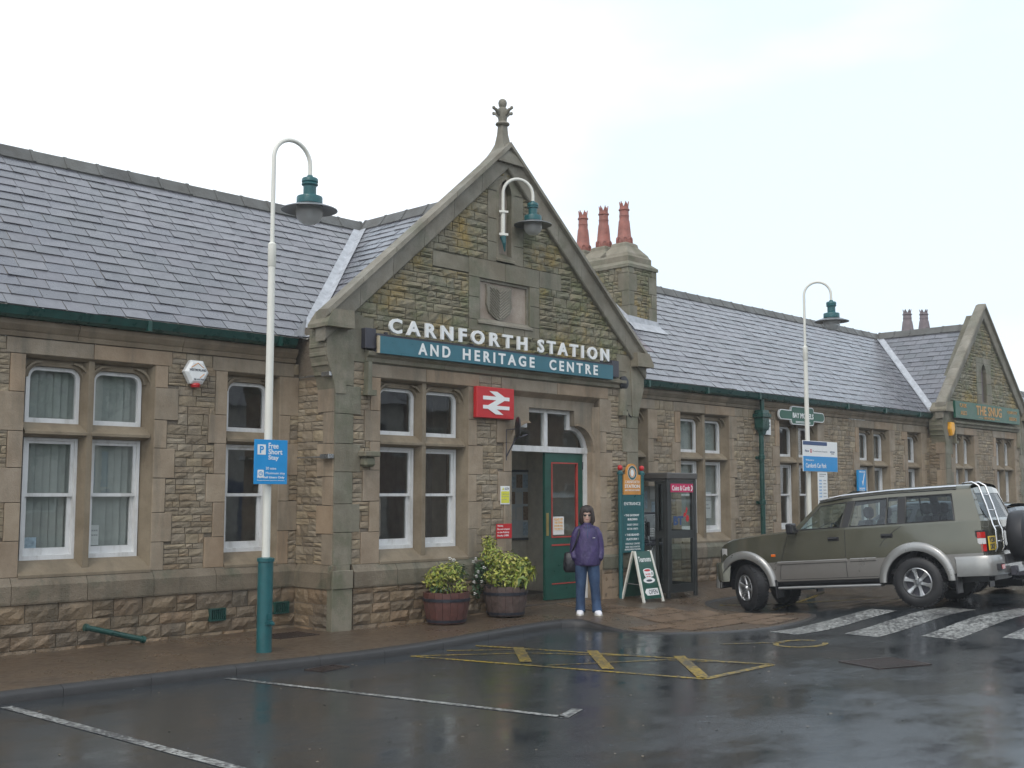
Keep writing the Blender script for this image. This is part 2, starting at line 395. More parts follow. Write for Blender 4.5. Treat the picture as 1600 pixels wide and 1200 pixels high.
# ------------------------------------------------------------------ masonry
def cut(spans, a, b):
    out = []
    for s, e in spans:
        if b <= s or a >= e: out.append((s, e)); continue
        if a > s + 0.02: out.append((s, a))
        if b < e - 0.02: out.append((b, e))
    return out
def block(mb, P, a, b, c, d, proud, relief, j=0.006, n=3, back=-0.02):
    a += j; b -= j; c += j; d -= j
    if b - a < 0.02 or d - c < 0.015: return
    if relief <= 0:
        e = 0.004; q = proud
        ro = rect(a, b, c, d); ri = rect(a + e, b - e, c + e, d - e)
        vs = [P(u, v, back) for u, v in ro] + [P(u, v, q - e) for u, v in ro] + [P(u, v, q) for u, v in ri]
        fs = [(8, 9, 10, 11)]
        for k in range(4):
            l = (k + 1) % 4; fs += [(k, l, 4 + l, 4 + k), (4 + k, 4 + l, 8 + l, 8 + k)]
        mb.add(vs, fs); return
    nx = 2 + max(1, min(5, int((b - a) / 0.07))); nz = 4 if d - c > 0.07 else 3
    vs = []; js = j * 0.8
    tilt = U(-0.4, 0.4) * relief; tilt2 = U(-0.5, 0.5) * relief; top = proud + relief * U(0.15, 0.7)
    for k in range(nz):
        for i in range(nx):
            u = a + (b - a) * i / (nx - 1); v = c + (d - c) * k / (nz - 1)
            edge = i in (0, nx - 1) or k in (0, nz - 1)
            if edge: o = proud * 0.85 + U(-0.1, 0.15) * relief; u += U(-js, js) * .7; v += U(-js, js) * .7
            else:
                o = top + U(-0.45, 0.45) * relief + tilt * (2 * i / (nx - 1) - 1) + tilt2 * (2 * k / (nz - 1) - 1)
                u += U(-.3, .3) * (b - a) / nx; v += U(-.25, .25) * (d - c) / nz
            vs.append(P(u, v, o))
    fs = [(k * nx + i, k * nx + i + 1, (k + 1) * nx + i + 1, (k + 1) * nx + i) for k in range(nz - 1) for i in range(nx - 1)]
    rim = [i for i in range(nx)] + [k * nx + nx - 1 for k in range(1, nz)] + [(nz - 1) * nx + i for i in range(nx - 2, -1, -1)] + [k * nx for k in range(nz - 2, 0, -1)]
    base = len(vs)
    cs = [(a + (b - a) * (q % nx) / (nx - 1), c + (d - c) * (q // nx) / (nz - 1)) for q in rim]
    vs += [P(u, v, back) for u, v in cs]; n_ = len(rim)
    fs += [(rim[q], base + q, base + (q + 1) % n_, rim[(q + 1) % n_]) for q in range(n_)]
    mb.add(vs, fs)
def lay(mb, P, spans, z0, z1, hs, ws, proud=0.0, relief=0.015, j=0.006, regular=None):
    z = z0; row = 0
    while z < z1 - 0.02:
        h = U(*hs)
        if z + h > z1 - hs[0] * 0.6: h = z1 - z
        for a, b in spans(z, z + h):
            x = a; first = True
            while x < b - 0.01:
                w = regular if regular else U(*ws)
                if regular and first and row % 2: w *= 0.5
                first = False
                if b - (x + w) < ws[0] * 0.6: w = b - x
                if (not regular) and relief > 0 and h > hs[0] * 1.5 and random.random() < 0.3 and w > 0.08:   # snecked: split a tall stone
                    m = z + h * U(0.4, 0.6); block(mb, P, x, x + w, z, m, proud, relief, j); block(mb, P, x, x + w, m, z + h, proud, relief, j)
                else: block(mb, P, x, x + w, z, z + h, proud, relief, j)
                x += w
        z += h; row += 1
def extrude_u(mb, P, prof, u0, u1, mi=0, seg=None, gap=0.003):      # profile of (out, v) run along u
    us = [u0]
    if seg:
        while us[-1] + seg * 1.4 < u1: us.append(us[-1] + seg * U(0.85, 1.15))
    us.append(u1)
    for a, b in zip(us[:-1], us[1:]):
        g_ = gap if seg else 0
        n = len(prof)
        vs = [P(a + g_, v, o) for o, v in prof] + [P(b - g_, v, o) for o, v in prof]
        mb.add(vs, [tuple(range(n))[::-1], tuple(range(n, 2 * n))] + [(i, (i + 1) % n, n + (i + 1) % n, n + i) for i in range(n)], mi)
def extrude_v(mb, P, prof, v0, v1, mi=0):                           # profile of (u, out) run along v
    n = len(prof)
    vs = [P(u, v0, o) for u, o in prof] + [P(u, v1, o) for u, o in prof]
    mb.add(vs, [tuple(range(n))[::-1], tuple(range(n, 2 * n))] + [(i, (i + 1) % n, n + (i + 1) % n, n + i) for i in range(n)], mi)

ZP, ZB, ZS0, ZS1, ZT0, ZT1, ZH, ZL, ZC = 0.62, 0.91, 0.92, 1.08, 2.44, 2.58, 3.34, 3.52, 3.71
class Wall:
    """one wall face: ashlar, rubble, plinth and mortar backing gathered into shared part meshes"""
    def __init__(s, P, u0, u1, ops, z1=ZL, zbase=0.0, mats='warm', corner=(True, True), depth=0.45, plinth=True):
        s.P, s.u0, s.u1, s.ops = P, u0, u1, ops
        ex = []
        for (a, b, kind) in ops:
            top = ZH; w_lin = 0.22; ash = MB()
            ex.append((a, b, ZB if kind != 'door' else 0, top))
            A = ash
            mid = (a + b) / 2
            if b - a > 1.0:
                block(A, P, max(u0, a - w_lin), mid, ZH, z1, 0.012, 0, 0.003); block(A, P, mid, min(u1, b + w_lin), ZH, z1, 0.012, 0, 0.003)
            else: block(A, P, max(u0, a - w_lin), min(u1, b + w_lin), ZH, z1, 0.012, 0, 0.003)
            ex.append((max(u0, a - w_lin), min(u1, b + w_lin), ZH, z1))
            for side in (-1, 1):
                z = ZB; k = (0 if side < 0 else 1)
                if kind == 'door': z = 0.98
                while z < ZH - 0.02:
                    h = U(0.33, 0.43)
                    if ZH - (z + h) < 0.2: h = ZH - z
                    w = 0.17 if k % 2 else U(0.26, 0.32); k += 1
                    e = a if side < 0 else b
                    x0, x1 = (e - w, e) if side < 0 else (e, e + w)
                    x0 = max(x0, u0); x1 = min(x1, u1)
                    if x1 - x0 > 0.04:
                        block(ash, P, x0, x1, z, z + h, 0.012 + U(0, .003), 0, 0.003); ex.append((x0, x1, z, z + h))
                    z += h
            ash.build('door_dressing' if kind == 'door' else 'window_dressing', M['ashlar'], station)
        s.ex = ex
        def spans(c, d):
            m = (c + d) / 2; sp = [(u0, u1)]
            for (x0, x1, q0, q1) in ex:
                if q0 < m < q1: sp = cut(sp, x0, x1)
            return sp
        s.spans = spans
        lay(rub, P, spans, ZB, z1, (0.06, 0.14), (0.09, 0.30), 0.003, 0.012, 0.0045)
        # backing wall with the openings left free
        cuts = sorted([(a, b, k) for a, b, k in ops]); x = u0; D = -depth
        for a, b, k in cuts:
            mort.box(x, a, -0.012, D, 0, z1, P=lambda p, q, r: P(p, r, q))
            mort.box(a, b, -0.012, D, ZH, z1, P=lambda p, q, r: P(p, r, q))
            if k != 'door': mort.box(a, b, -0.012, D, 0, ZS0 - 0.01, P=lambda p, q, r: P(p, r, q))
            x = b
        mort.box(x, u1, -0.012, D, 0, z1, P=lambda p, q, r: P(p, r, q))
        if plinth:
            sp2 = lambda c, d: [t for t in (cutmany([(u0, u1)], [(a, b) for a, b, k in ops if k == 'door']))]
            lay(pl, P, sp2, zbase, ZP, (0.12, 0.17), (0.22, 0.5), 0.050, 0.020, 0.004)
            for a, b in sp2(0, 0):
                extrude_u(bandm, P, [(-0.01, ZP), (0.065, ZP), (0.07, ZP + 0.02), (0.07, ZP + 0.20), (0.015, ZB), (-0.01, ZB)], a, b, seg=0.75, gap=0.003)
                mort.box(a, b, 0.030, -0.012, zbase, ZP, P=lambda p, q, r: P(p, r, q))
def cutmany(sp, cs):
    for a, b in cs: sp = cut(sp, a, b)
    return sp

# round-topped light outline, anticlockwise from bottom-left
def light_outline(a, b, z0, z1, r, n=6):
    pts = [(a, z0), (b, z0)]
    if r <= 0: return pts + [(b, z1), (a, z1)]
    for i in range(n + 1):
        t = math.pi / 2 * i / n; pts.append((b - r + r * math.cos(t), z1 - r + r * math.sin(t)))
    for i in range(n + 1):
        t = math.pi / 2 * i / n; pts.append((a + r - r * math.sin(t), z1 - r + r * math.cos(t)))
    return pts
def make_window(P, a, b, n, root, blinds=None, z_in=0.0):
    """stone mullioned sash window: frames (part), panes, stone surround, blind (sub-parts)"""
    fr, gl, st = MB(), MB(), MB()
    sp = 0.08; d = -0.20
    # splayed reveals, sill, head
    extrude_v(st, P, [(a - 0.01, 0.0), (a, 0.0), (a + sp, d), (a + sp, d - 0.08), (a - 0.01, d - 0.08)], ZS0 - 0.02, ZH + 0.01)
    extrude_v(st, P, [(b, 0.0), (b + 0.01, 0.0), (b + 0.01, d - 0.08), (b - sp, d - 0.08), (b - sp, d)], ZS0 - 0.02, ZH + 0.01)
    extrude_u(st, P, [(0.03, ZB - 0.01), (0.03, ZB + 0.02), (d + 0.05, ZS1), (d - 0.1, ZS1), (d - 0.1, ZB - 0.01)], a + 0.001, b - 0.001)
    extrude_u(st, P, [(-0.004, ZH + 0.012), (-0.004, ZH - 0.004), (-0.05, ZH - 0.03), (d - 0.08, ZH - 0.03), (d - 0.08, ZH + 0.012)], a, b)
    lw = (b - a - 2 * sp - 0.14 * (n - 1)) / n; lights = []
    for i in range(n):
        x0 = a + sp + i * (lw + 0.14); lights.append((x0, x0 + lw))
        # transom stone, pitched on top
        extrude_u(st, P, [(-0.05, ZT0 + 0.03), (-0.02, ZT0 + 0.03), (-0.02, ZT0 + 0.06), (-0.13, ZT1 + 0.02), (d - 0.06, ZT1 + 0.02), (d - 0.06, ZT0), (-0.10, ZT0)], x0 - 0.05, x0 + lw + 0.05)
        # arched head plate
        hi = light_outline(x0, x0 + lw, ZT1, 3.235, 0.13)[2:]
        top = [(u, ZH - 0.02) for u, v in hi]
        top[0] = (x0 + lw + 0.07, 3.235 - 0.13); top[1] = (x0 + lw + 0.07, ZH - 0.02)
        top[-1] = (x0 - 0.07, 3.235 - 0.13); top[-2] = (x0 - 0.07, ZH - 0.02)
        st.ring(hi, top, P, -0.11, d - 0.06, closed=False)
        # thin hollow ribs of the head
        for sgn in (-1, 1):
            c0 = x0 + lw / 2
            xs = [(c0 + sgn * (lw / 2 + 0.055 - 0.19 * (1 - math.cos(t))), 3.07 + 0.20 * math.sin(t)) for t in [math.pi / 2 * q / 5 for q in range(6)]]
            xo = [(u + sgn * 0.018, v + 0.018) for u, v in xs]
            st.ring(xs, xo, P, -0.06, -0.115, closed=False)
    for i in range(n - 1):
        m0 = lights[i][1]; m1 = lights[i + 1][0]; c = (m0 + m1) / 2
        extrude_v(st, P, [(c - 0.035, -0.03), (c + 0.035, -0.03), (m1 + 0.004, -0.13), (m1 + 0.004, d - 0.07), (m0 - 0.004, d - 0.07), (m0 - 0.004, -0.13)], ZS0 + 0.02, ZH - 0.01)
    for (x0, x1) in lights:
        x0 += 0.002; x1 -= 0.002
        # upper fixed light
        o_ = light_outline(x0, x1, ZT1 + 0.022, 3.232, 0.125); i_ = light_outline(x0 + 0.045, x1 - 0.045, ZT1 + 0.075, 3.19, 0.085)
        fr.ring(o_, i_, P, d + 0.035, d - 0.02)
        t = U(-0.004, 0.004); s2 = U(-0.004, 0.004)
        gl.add([P(x0 + 0.04, ZT1 + 0.06, d + t), P(x1 - 0.04, ZT1 + 0.06, d - t), P(x1 - 0.04, 3.2, d - t + s2), P(x0 + 0.04, 3.2, d + t + s2)], [(0, 1, 2, 3)])
        # box frame
        z0, z1, zm = ZS1, ZT0 - 0.004, 1.80
        fr.ring(light_outline(x0, x1, z0, z1, 0), light_outline(x0 + 0.035, x1 - 0.035, z0 + 0.05, z1 - 0.03, 0), P, d + 0.04, d - 0.06)
        # upper sash, lower sash
        fr.ring(rect(x0 + 0.034, x1 - 0.034, zm - 0.02, z1 - 0.029), rect(x0 + 0.07, x1 - 0.07, zm + 0.018, z1 - 0.065), P, d + 0.015, d - 0.015)
        fr.ring(rect(x0 + 0.034, x1 - 0.034, z0 + 0.048, zm + 0.015), rect(x0 + 0.078, x1 - 0.078, z0 + 0.13, zm - 0.022), P, d - 0.02, d - 0.05)
        for (q0, q1, oo) in ((zm, z1 - 0.05, d), (z0 + 0.1, zm, d - 0.035)):
            t = U(-0.005, 0.005); s2 = U(-0.005, 0.005)
            gl.add([P(x0 + 0.06, q0, oo + t), P(x1 - 0.06, q0, oo - t), P(x1 - 0.06, q1, oo - t + s2), P(x0 + 0.06, q1, oo + t + s2)], [(0, 1, 2, 3)])
    w = fr.build('window', M['white_paint'], root)
    gl.build('pane', M['glass'], w, recalc=False)
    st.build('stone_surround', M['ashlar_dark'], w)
    if blinds:
        bl = MB(); ml = blinds
        for (x0, x1) in lights:
            if ml == 'vertical':
                x = x0 + 0.02
                while x < x1 - 0.02:
                    th = U(0.02, 0.05)
                    bl.add([P(x, 1.15, -0.275 - th), P(x + 0.075, 1.15, -0.275), P(x + 0.075, 3.25, -0.275), P(x, 3.25, -0.275 - th)], [(0, 1, 2, 3)]); x += 0.088
            elif ml == 'curtain':
                n_ = 24; vs = []
                for q in range(n_ + 1):
                    u = x0 + (x1 - x0) * q / n_; o = -0.29 + 0.02 * math.sin(q * 2.1) + U(-.004, .004)
                    vs += [P(u, 1.1, o), P(u, 3.25, o)]
                bl.add(vs, [(2 * q, 2 * q + 2, 2 * q + 3, 2 * q + 1) for q in range(n_)])
        bl.build('blind', M['blind'] if ml == 'vertical' else M['curtain'], w, recalc=False, smooth=(ml == 'curtain'))
    return w, lights

station = thing('station_building', 'long single storey sandstone station with slate roofs, two gables and white sash windows', 'building', (12.0, 12.5, 0.0))
PA, PGB, PG2 = FY(YW), FY(YG), FY(YG2)
ash, rub, pl, bandm, mort = MB(), MB(), MB(), MB(), MB()
GX0, GX1, GC = 8.92, 15.20, 12.03
HX0, HX1, HC = 28.20, 33.50, 30.80
opsL = [(1.1, 2.65, 2, 'vertical'), (3.15, 3.93, 1, None), (5.30, 6.85, 2, 'vertical'), (7.84, 8.62, 1, None)]
opsR = [(15.74, 16.50, 1, 'curtain'), (17.50, 19.12, 2, 'vertical'), (21.0, 22.58, 2, None), (24.48, 26.0, 2, 'curtain'), (26.97, 27.75, 1, 'curtain')]
opsRR = [(35.0, 36.5, 2, None), (38.5, 40.0, 2, None), (42.0, 42.8, 1, None)]
def flush(root=None):
    global ash, rub, pl, bandm, mort
    root = root or station
    for mb_, nm, mt in ((ash, 'corner_ashlar', 'ashlar'), (rub, 'rubble_wall', 'rubble'), (pl, 'plinth', 'plinth'), (bandm, 'plinth_band', 'band'), (mort, 'mortar_backing', 'mortar')):
        if mb_.f: mb_.build(nm, M[mt], root)
    ash, rub, pl, bandm, mort = MB(), MB(), MB(), MB(), MB()
W1 = Wall(PA, -1.6, GX0, [(a, b, 'w') for a, b, n, k in opsL])
flush()
W2 = Wall(PA, GX1, HX0, [(a, b, 'w') for a, b, n, k in opsR], zbase=0.02)
flush()
W3 = Wall(PA, HX1, 48.0, [(a, b, 'w') for a, b, n, k in opsRR])
flush()
opsG = [(9.67, 11.28, 2, None)]
DX0, DX1 = 12.17, 14.20
# return walls of the two gables (facing -X)
for X0, yf in ((GX0, YG), (HX0, YG2)):
    Pr = FX(X0)
    q = []; z = ZB; k = 0
    w_corner = []
    while z < 3.2:
        h = U(0.34, 0.42); w = (0.34 if k % 2 else 0.22) * (1 if yf == YG else 0.7); k += 1
        w_corner.append((yf, yf + w, z, min(z + h, 3.3))); z += h
    def sp(c, d, wc=w_corner, yf=yf):
        s_ = [(yf, YW)]
        for a, b, e, f in wc:
            if e < (c + d) / 2 < f: s_ = cut(s_, a, b)
        return s_
    lay(rub, Pr, sp, ZB, 3.3, (0.07, 0.15), (0.12, 0.3), 0.004, 0.015, 0.005)
    for a, b, e, f in w_corner: block(ash, Pr, a, b, e, f, 0.012, 0, 0.003)
    lay(pl, Pr, lambda c, d: [(yf, YW - 0.05)], 0.0, ZP, (0.13, 0.18), (0.25, 0.45), 0.055, 0.02)
    extrude_u(bandm, Pr, [(-0.01, ZP), (0.07, ZP), (0.07, ZP + 0.20), (0.015, ZB), (-0.01, ZB)], yf - 0.07, YW - 0.07)
    mort.box(X0 - 0.045, X0 + 0.4, yf + 0.01, YW, 0, ZP); mort.box(X0 + 0.008, X0 + 0.4, yf + 0.012, YW + 0.4, 0, 4.0); flush()
for X1, yf in ((GX1, YG), (HX1, YG2)):       # returns facing +X
    Pr = FX(X1, 1)
    lay(rub, Pr, lambda c, d: [(yf, YW)], ZB, 3.6, (0.1, 0.2), (0.2, 0.35), 0.004, 0.012)
    lay(pl, Pr, lambda c, d: [(yf, YW)], 0.0, ZP, (0.13, 0.18), (0.25, 0.45), 0.055, 0.02)
    extrude_u(bandm, Pr, [(-0.01, ZP), (0.07, ZP), (0.07, ZP + 0.20), (0.015, ZB), (-0.01, ZB)], yf - 0.07, YW - 0.07)
    mort.box(X1 - 0.4, X1 - 0.008, yf + 0.012, YW + 0.4, 0, 4.0); flush()

# ---- gable fronts
def gable(P, u0, u1, cx, ops, zk, za, root, door=None, entrance=False, rz=3.0):
    """zk: height of coping top at the kneelers, za: top of coping at the apex"""
    global ash, rub, pl, bandm, mort
    ash, rub, pl, bandm, mort = MB(), MB(), MB(), MB(), MB()
    glow, gash = MB(), MB()
    sl = (za - zk) / (cx - u0)
    edge = lambda z: (cx - u0) * (za - 0.33 - z) / (za - 0.33 - (zk - 0.33))      # half width under the coping at z
    # lower wall, warm, same build as the facade
    ops2 = [(a, b, 'w') for a, b, n, k in ops] + ([(door[0], door[1], 'door')] if door else [])
    # corner pilasters of green stained ashlar
    for side in (0, 1):
        z = ZB; k = side
        while z < zk - 0.22:
            h = min(U(0.36, 0.44), zk - 0.2 - z); w = 0.42 if k % 2 else 0.30; k += 1
            x0, x1 = (u0, u0 + w) if side == 0 else (u1 - w, u1)
            block(gash, P, x0, x1, z, z + h, 0.014, 0, 0.003); z += h
        # plinth corner
        x0, x1 = (u0 - 0.06, u0 + 0.26) if side == 0 else (u1 - 0.26, u1 + 0.06)
        block(gash, P, x0, x1, 0.0, ZP, 0.085, 0, 0.002)
        block(gash, P, x0, x1, ZP, ZB - 0.06, 0.10, 0, 0.002); gash.prism(rect(x0, x1, ZB - .075, ZB + .004), P, -.01, .03)
    W = Wall(P, u0 + 0.30, u1 - 0.30, ops2)
    mort.box(u0 + 0.01, u0 + 0.3, -0.012, -0.4, 0, ZL, P=lambda p, q, r: P(p, r, q))
    mort.box(u1 - 0.3, u1 - 0.01, -0.012, -0.4, 0, ZL, P=lambda p, q, r: P(p, r, q))
    # upper triangle
    if entrance:
        ex = [(cx - 0.75, cx + 0.75, 4.16, 5.22), (cx - 0.37, cx + 0.39, 5.22, 6.5), (cx - 1.45, cx - 0.75, 4.98, 5.2), (cx + 0.75, cx + 1.25, 4.96, 5.22),
              (u0, u0 + 0.62, 3.52, 4.14), (u1 - 0.55, u1, 3.52, 4.1), (u0 + 0.62, u1 - .55, 3.52, 3.66)]
    else:
        ex = [(cx - 0.5, cx + 0.5, 4.15, 5.45), (u0, u0 + 0.5, 3.52, 4.1), (u1 - 0.5, u1, 3.52, 4.1)]
    def spans(c, d):
        m = (c + d) / 2; hw = edge(m) + 0.20
        if hw < 0.03: return []
        s_ = [(max(u0 + 0.01, cx - hw), min(u1 - 0.01, cx + hw))]
        for x0, x1, q0, q1 in ex:
            if q0 < m < q1: s_ = cut(s_, x0, x1)
        return s_
    gr = MB(); lay(gr, P, spans, ZL, za - 0.45, (0.075, 0.15), (0.12, 0.40), 0.006, 0.026, 0.005)
    for x0, x1, q0, q1 in ex:
        if entrance and (x0, q0) in ((cx - 0.75, 4.16), (cx - 0.37, 5.22)): continue
        if not entrance and q0 == 4.15: continue
        lay(gash, P, lambda c, d: [(x0, x1)], q0, q1, (0.24, 0.34), (0.4, 0.75), 0.012, 0, 0.003)
    def frame_blocks(x0, x1, q0, q1, a, b, c, d, hh=0.3):
        lay(gash, P, lambda e, f: cut([(x0, x1)], a, b) if c < (e + f) / 2 < d else [(x0, x1)], q0, c, (0.2, 0.3), (0.4, 0.8), 0.012, 0, 0.003)
        lay(gash, P, lambda e, f: cut([(x0, x1)], a, b), c, d, (0.24, 0.36), (0.5, 0.8), 0.012, 0, 0.003)
        lay(gash, P, lambda e, f: [(x0, x1)], d, q1, (0.2, 0.35), (0.4, 0.9), 0.012, 0, 0.003)
    tri = [(u0 + 0.01, ZL), (u1 - 0.01, ZL), (u1 - 0.01, zk - 0.3), (cx, za - 0.28), (u0 + 0.01, zk - 0.3)]
    tm = MB()
    tm.prism([(u0 + 0.01, ZL), (u1 - 0.01, ZL), (u1 - 0.01, zk - 0.3), (u0 + 0.01, zk - 0.3)], P, -0.4, -0.012)
    if entrance:
        a, b, c, d = cx - 0.53, cx + 0.53, 4.32, 4.94
        frame_blocks(cx - 0.75, cx + 0.75, 4.16, 5.22, a, b, c, d)
        # recessed panel and its moulded frame
        pn = MB(); pn.box(a, b, -0.05, -0.11, c, d, P=lambda p, q, r: P(p, r, q))
        pn.build('carved_panel', M['panel_stone'], root)
        fm = MB(); fm.ring(rect(a - .002, b + .002, c - .002, d + .002), rect(a + 0.035, b - 0.035, c + 0.035, d - 0.035), P, -0.02, -0.06)
        extrude_u(fm, P, [(0.0, c - 0.06), (0.035, c - 0.05), (0.03, c - 0.02), (-0.02, c + 0.03), (-0.02, c - 0.06)], a - 0.05, b + 0.05)
        fm.build('panel_frame', M['coping'], root)
        # shield with ribbed chevron lines
        sx, sz = cx - 0.10, 4.63; sh = []
        outl = [(-0.27, 0.24), (-0.23, 0.215), (-0.19, 0.24), (0, 0.215), (0.19, 0.24), (0.23, 0.215), (0.27, 0.24), (0.25, 0.1), (0.262, -0.05), (0.22, -0.16), (0.10, -0.24), (0, -0.275), (-0.10, -0.24), (-0.22, -0.16), (-0.262, -0.05), (-0.25, 0.1)]
        smb = MB(); smb.prism([(sx + p, sz + q) for p, q in outl][::-1], P, -0.06, -0.012)
        def xr(zz):   # shield half width at height
            pts = [(0.24, .25), (0.1, 0.25), (-0.05, 0.26), (-0.16, 0.22), (-0.24, 0.10), (-0.275, 0.0)]
            for (z1_, w1_), (z2_, w2_) in zip(pts[:-1], pts[1:]):
                if z2_ <= zz <= z1_: return w1_ + (w2_ - w1_) * (z1_ - zz) / (z1_ - z2_)
            return 0
        for q in range(-5, 13):
            zz = 0.22 - q * 0.042
            for sgn in (-1, 1):
                pts = [(t_ * 0.27, zz + t_ * 0.20) for t_ in (0, .25, .5, .75, 1)]
                pts = [p for p in pts if -0.26 < p[1] < 0.215 and p[0] <= xr(p[1]) - 0.008]
                if len(pts) > 1: smb.tube([P(sx + sgn * p[0], sz + p[1], -0.008) for p in (pts[0], pts[-1])], 0.010, 4)
        smb.build('shield', M['coping'], root)
        # lancet niche
        a, b, c, d = cx - 0.13, cx + 0.13, 5.33, 6.28
        lay(gash, P, lambda e, f: cut([(cx - 0.37, cx + 0.39)], a - 0.05, b + 0.05), 5.22, 6.3, (0.26, 0.36), (0.5, 0.8), 0.012, 0, 0.003)
        ap = [(b, d), (b - .02, d + .09), (b - 0.06, d + 0.16), (cx, d + 0.22), (a + .06, d + 0.16), (a + .02, d + .09), (a, d)]
        out = [(b + .26, d), (b + .2, d + .1), (b + 0.13, d + 0.2), (cx, d + 0.40), (a - .13, d + 0.2), (a - .2, d + .1), (a - .26, d)]
        gash.ring(out, ap, P, 0.012, -0.1, closed=False)
        ins = [(a, c + .0)] + [(b, c)] + ap; o2 = [(a - 0.06, c - 0.05), (b + 0.06, c - 0.05), (b + .06, d), (b + .04, d + .11), (b - 0.01, d + 0.2), (cx, d + 0.27), (a + .01, d + 0.2), (a - .04, d + .11), (a - .06, d)]
        nm = MB(); nm.ring(o2, ins, P, 0.014, -0.10)
        extrude_u(nm, P, [(0.03, c - 0.09), (0.03, c - 0.06), (-0.09, c + 0.06), (-0.11, c + .06), (-0.11, c - 0.09)], a - 0.07, b + 0.07)
        nm.build('niche_surround', M['gable_ashlar'], root)
        nb = MB(); nb.prism(ins, P, -0.13, -0.09); nb.build('niche_back', M['panel_stone'], root)
    else:
        a, b, c, d = cx - 0.17, cx + 0.17, 4.25, 5.05
        lay(gash, P, lambda e, f: cut([(cx - 0.5, cx + 0.5)], a - 0.0, b + 0.0), 4.15, 5.05, (0.24, 0.36), (0.35, 0.5), 0.012, 0, 0.003)
        lay(gash, P, lambda e, f: [(cx - 0.5, cx + 0.5)], 5.3, 5.45, (0.14, 0.16), (0.35, 0.5), 0.012, 0, 0.003)
        ap = [(b, d), (b - .03, d + .1), (b - 0.09, d + 0.19), (cx, d + 0.24), (a + .09, d + 0.19), (a + .03, d + .1), (a, d)]
        out = [(b + .33, d), (b + .33, d + .1), (b + 0.33, d + 0.25), (cx, d + 0.25), (a - .33, d + 0.25), (a - .33, d + .1), (a - .33, d)]
        gash.ring(out, ap, P, 0.012, -0.1, closed=False)
        gash.box(a, b, 0.01, -0.1, 4.15, 4.25, P=lambda p, q, r: P(p, r, q))
        nb = MB(); nb.prism([(a, c), (b, c)] + ap, P, -0.13, -0.09); nb.build('niche_back', M['grey_pot'], root)
    # triangular backing, split round the recesses
    t2 = [(u0 + 0.01, zk - 0.3), (u1 - 0.01, zk - 0.3), (cx, za - 0.28)]
    tm.prism(t2, P, -0.4, -0.13)
    def stripe(x0, x1, z0, z1):
        hw0, hw1 = edge(z0) + 0.02, edge(z1) + 0.02
        A0, B0, A1, B1 = max(x0, cx - hw0), min(x1, cx + hw0), max(x0, cx - hw1), min(x1, cx + hw1)
        if B0 > A0: tm.prism([(A0, z0), (B0, z0), (max(B1, A1), z1), (A1, z1)], P, -0.131, -0.012)
    hole = (cx - 0.54, cx + 0.54) if entrance else (cx - 0.18, cx + 0.18)
    z = zk - 0.3
    while z < za - 0.35:
        z2 = min(z + 0.2, za - 0.34); m = (z + z2) / 2
        if entrance: hl = (cx - 0.54, cx + 0.54) if 4.2 < m < 5.1 else ((cx - 0.15, cx + 0.15) if 5.1 <= m < 6.55 else None)
        else: hl = hole if 4.1 < m < 5.35 else None
        if hl: stripe(-99, hl[0], z, z2); stripe(hl[1], 99, z, z2)
        else: stripe(-99, 99, z, z2)
        z = z2
    tm.build('gable_backing', M['mortar_green'], root)
    # hood mould over window and door, dropping at both ends
    if ops or door:
        hm = MB(); x0, x1 = (u0 + 0.47, u1 - 0.40) if entrance else (u0 + 0.45, u1 - 0.45)
        prof = [(0.0, ZL + 0.005), (0.04, ZL + 0.02), (0.05, ZL + 0.07), (0.095, ZL + 0.10), (0.10, ZL + 0.14), (0.0, ZL + 0.19)]
        extrude_u(hm, P, prof, x0, x1, seg=1.3)
        for sgn, xx in ((1, x0), (-1, x1)):
            extrude_v(hm, P, [(xx, 0.0), (xx + sgn * 0.0, 0.095), (xx + sgn * 0.06, 0.095), (xx + sgn * 0.10, 0.04), (xx + sgn * 0.11, 0.0)], 3.16, ZL + 0.01)
            hm.box(min(xx - sgn * 0.02, xx + sgn * .13), max(xx - sgn * 0.02, xx + sgn * .13), 0.0, 0.11, 3.09, 3.16, P=lambda p, q, r: P(p, r, q))
        hm.build('hood_mould', M['gable_ashlar'], root)
    flush(root)
    gash.build('green_ashlar', M['gable_ashlar'], root); gr.build('gable_rubble', M['gable_rubble'], root)
    # coping: stones following the slope
    cp = MB(); u0c = u0 - 0.22; slope_len = cx - u0c
    zat = lambda x: za - abs(x - cx) * (za - zk) / (cx - u0c)
    for sgn in (-1, 1):
        nst = 6
        for i in range(nst):
            xa = cx + sgn * slope_len * (1 - i / nst); xb = cx + sgn * slope_len * (1 - (i + 1) / nst)
            if i == nst - 1: xb = cx
            e = 0.003 * sgn
            xa -= e; xb += e if i < nst - 1 else 0
            za_, zb_ = zat(xa), zat(xb)
            def sec(x, zt):
                return [P(x, zt, 0.135), P(x, zt - 0.075, 0.145), P(x, zt - 0.10, 0.085), P(x, zt - 0.38, 0.075), P(x, zt - 0.40, 0.06), P(x, zt - 0.40, -0.13), P(x, zt - 0.02, -0.13), P(x, zt + 0.01, -0.06)]
            cp.loft([sec(xa, za_), sec(xb, zb_)])
    cp.build('gable_coping', M['coping'], root)
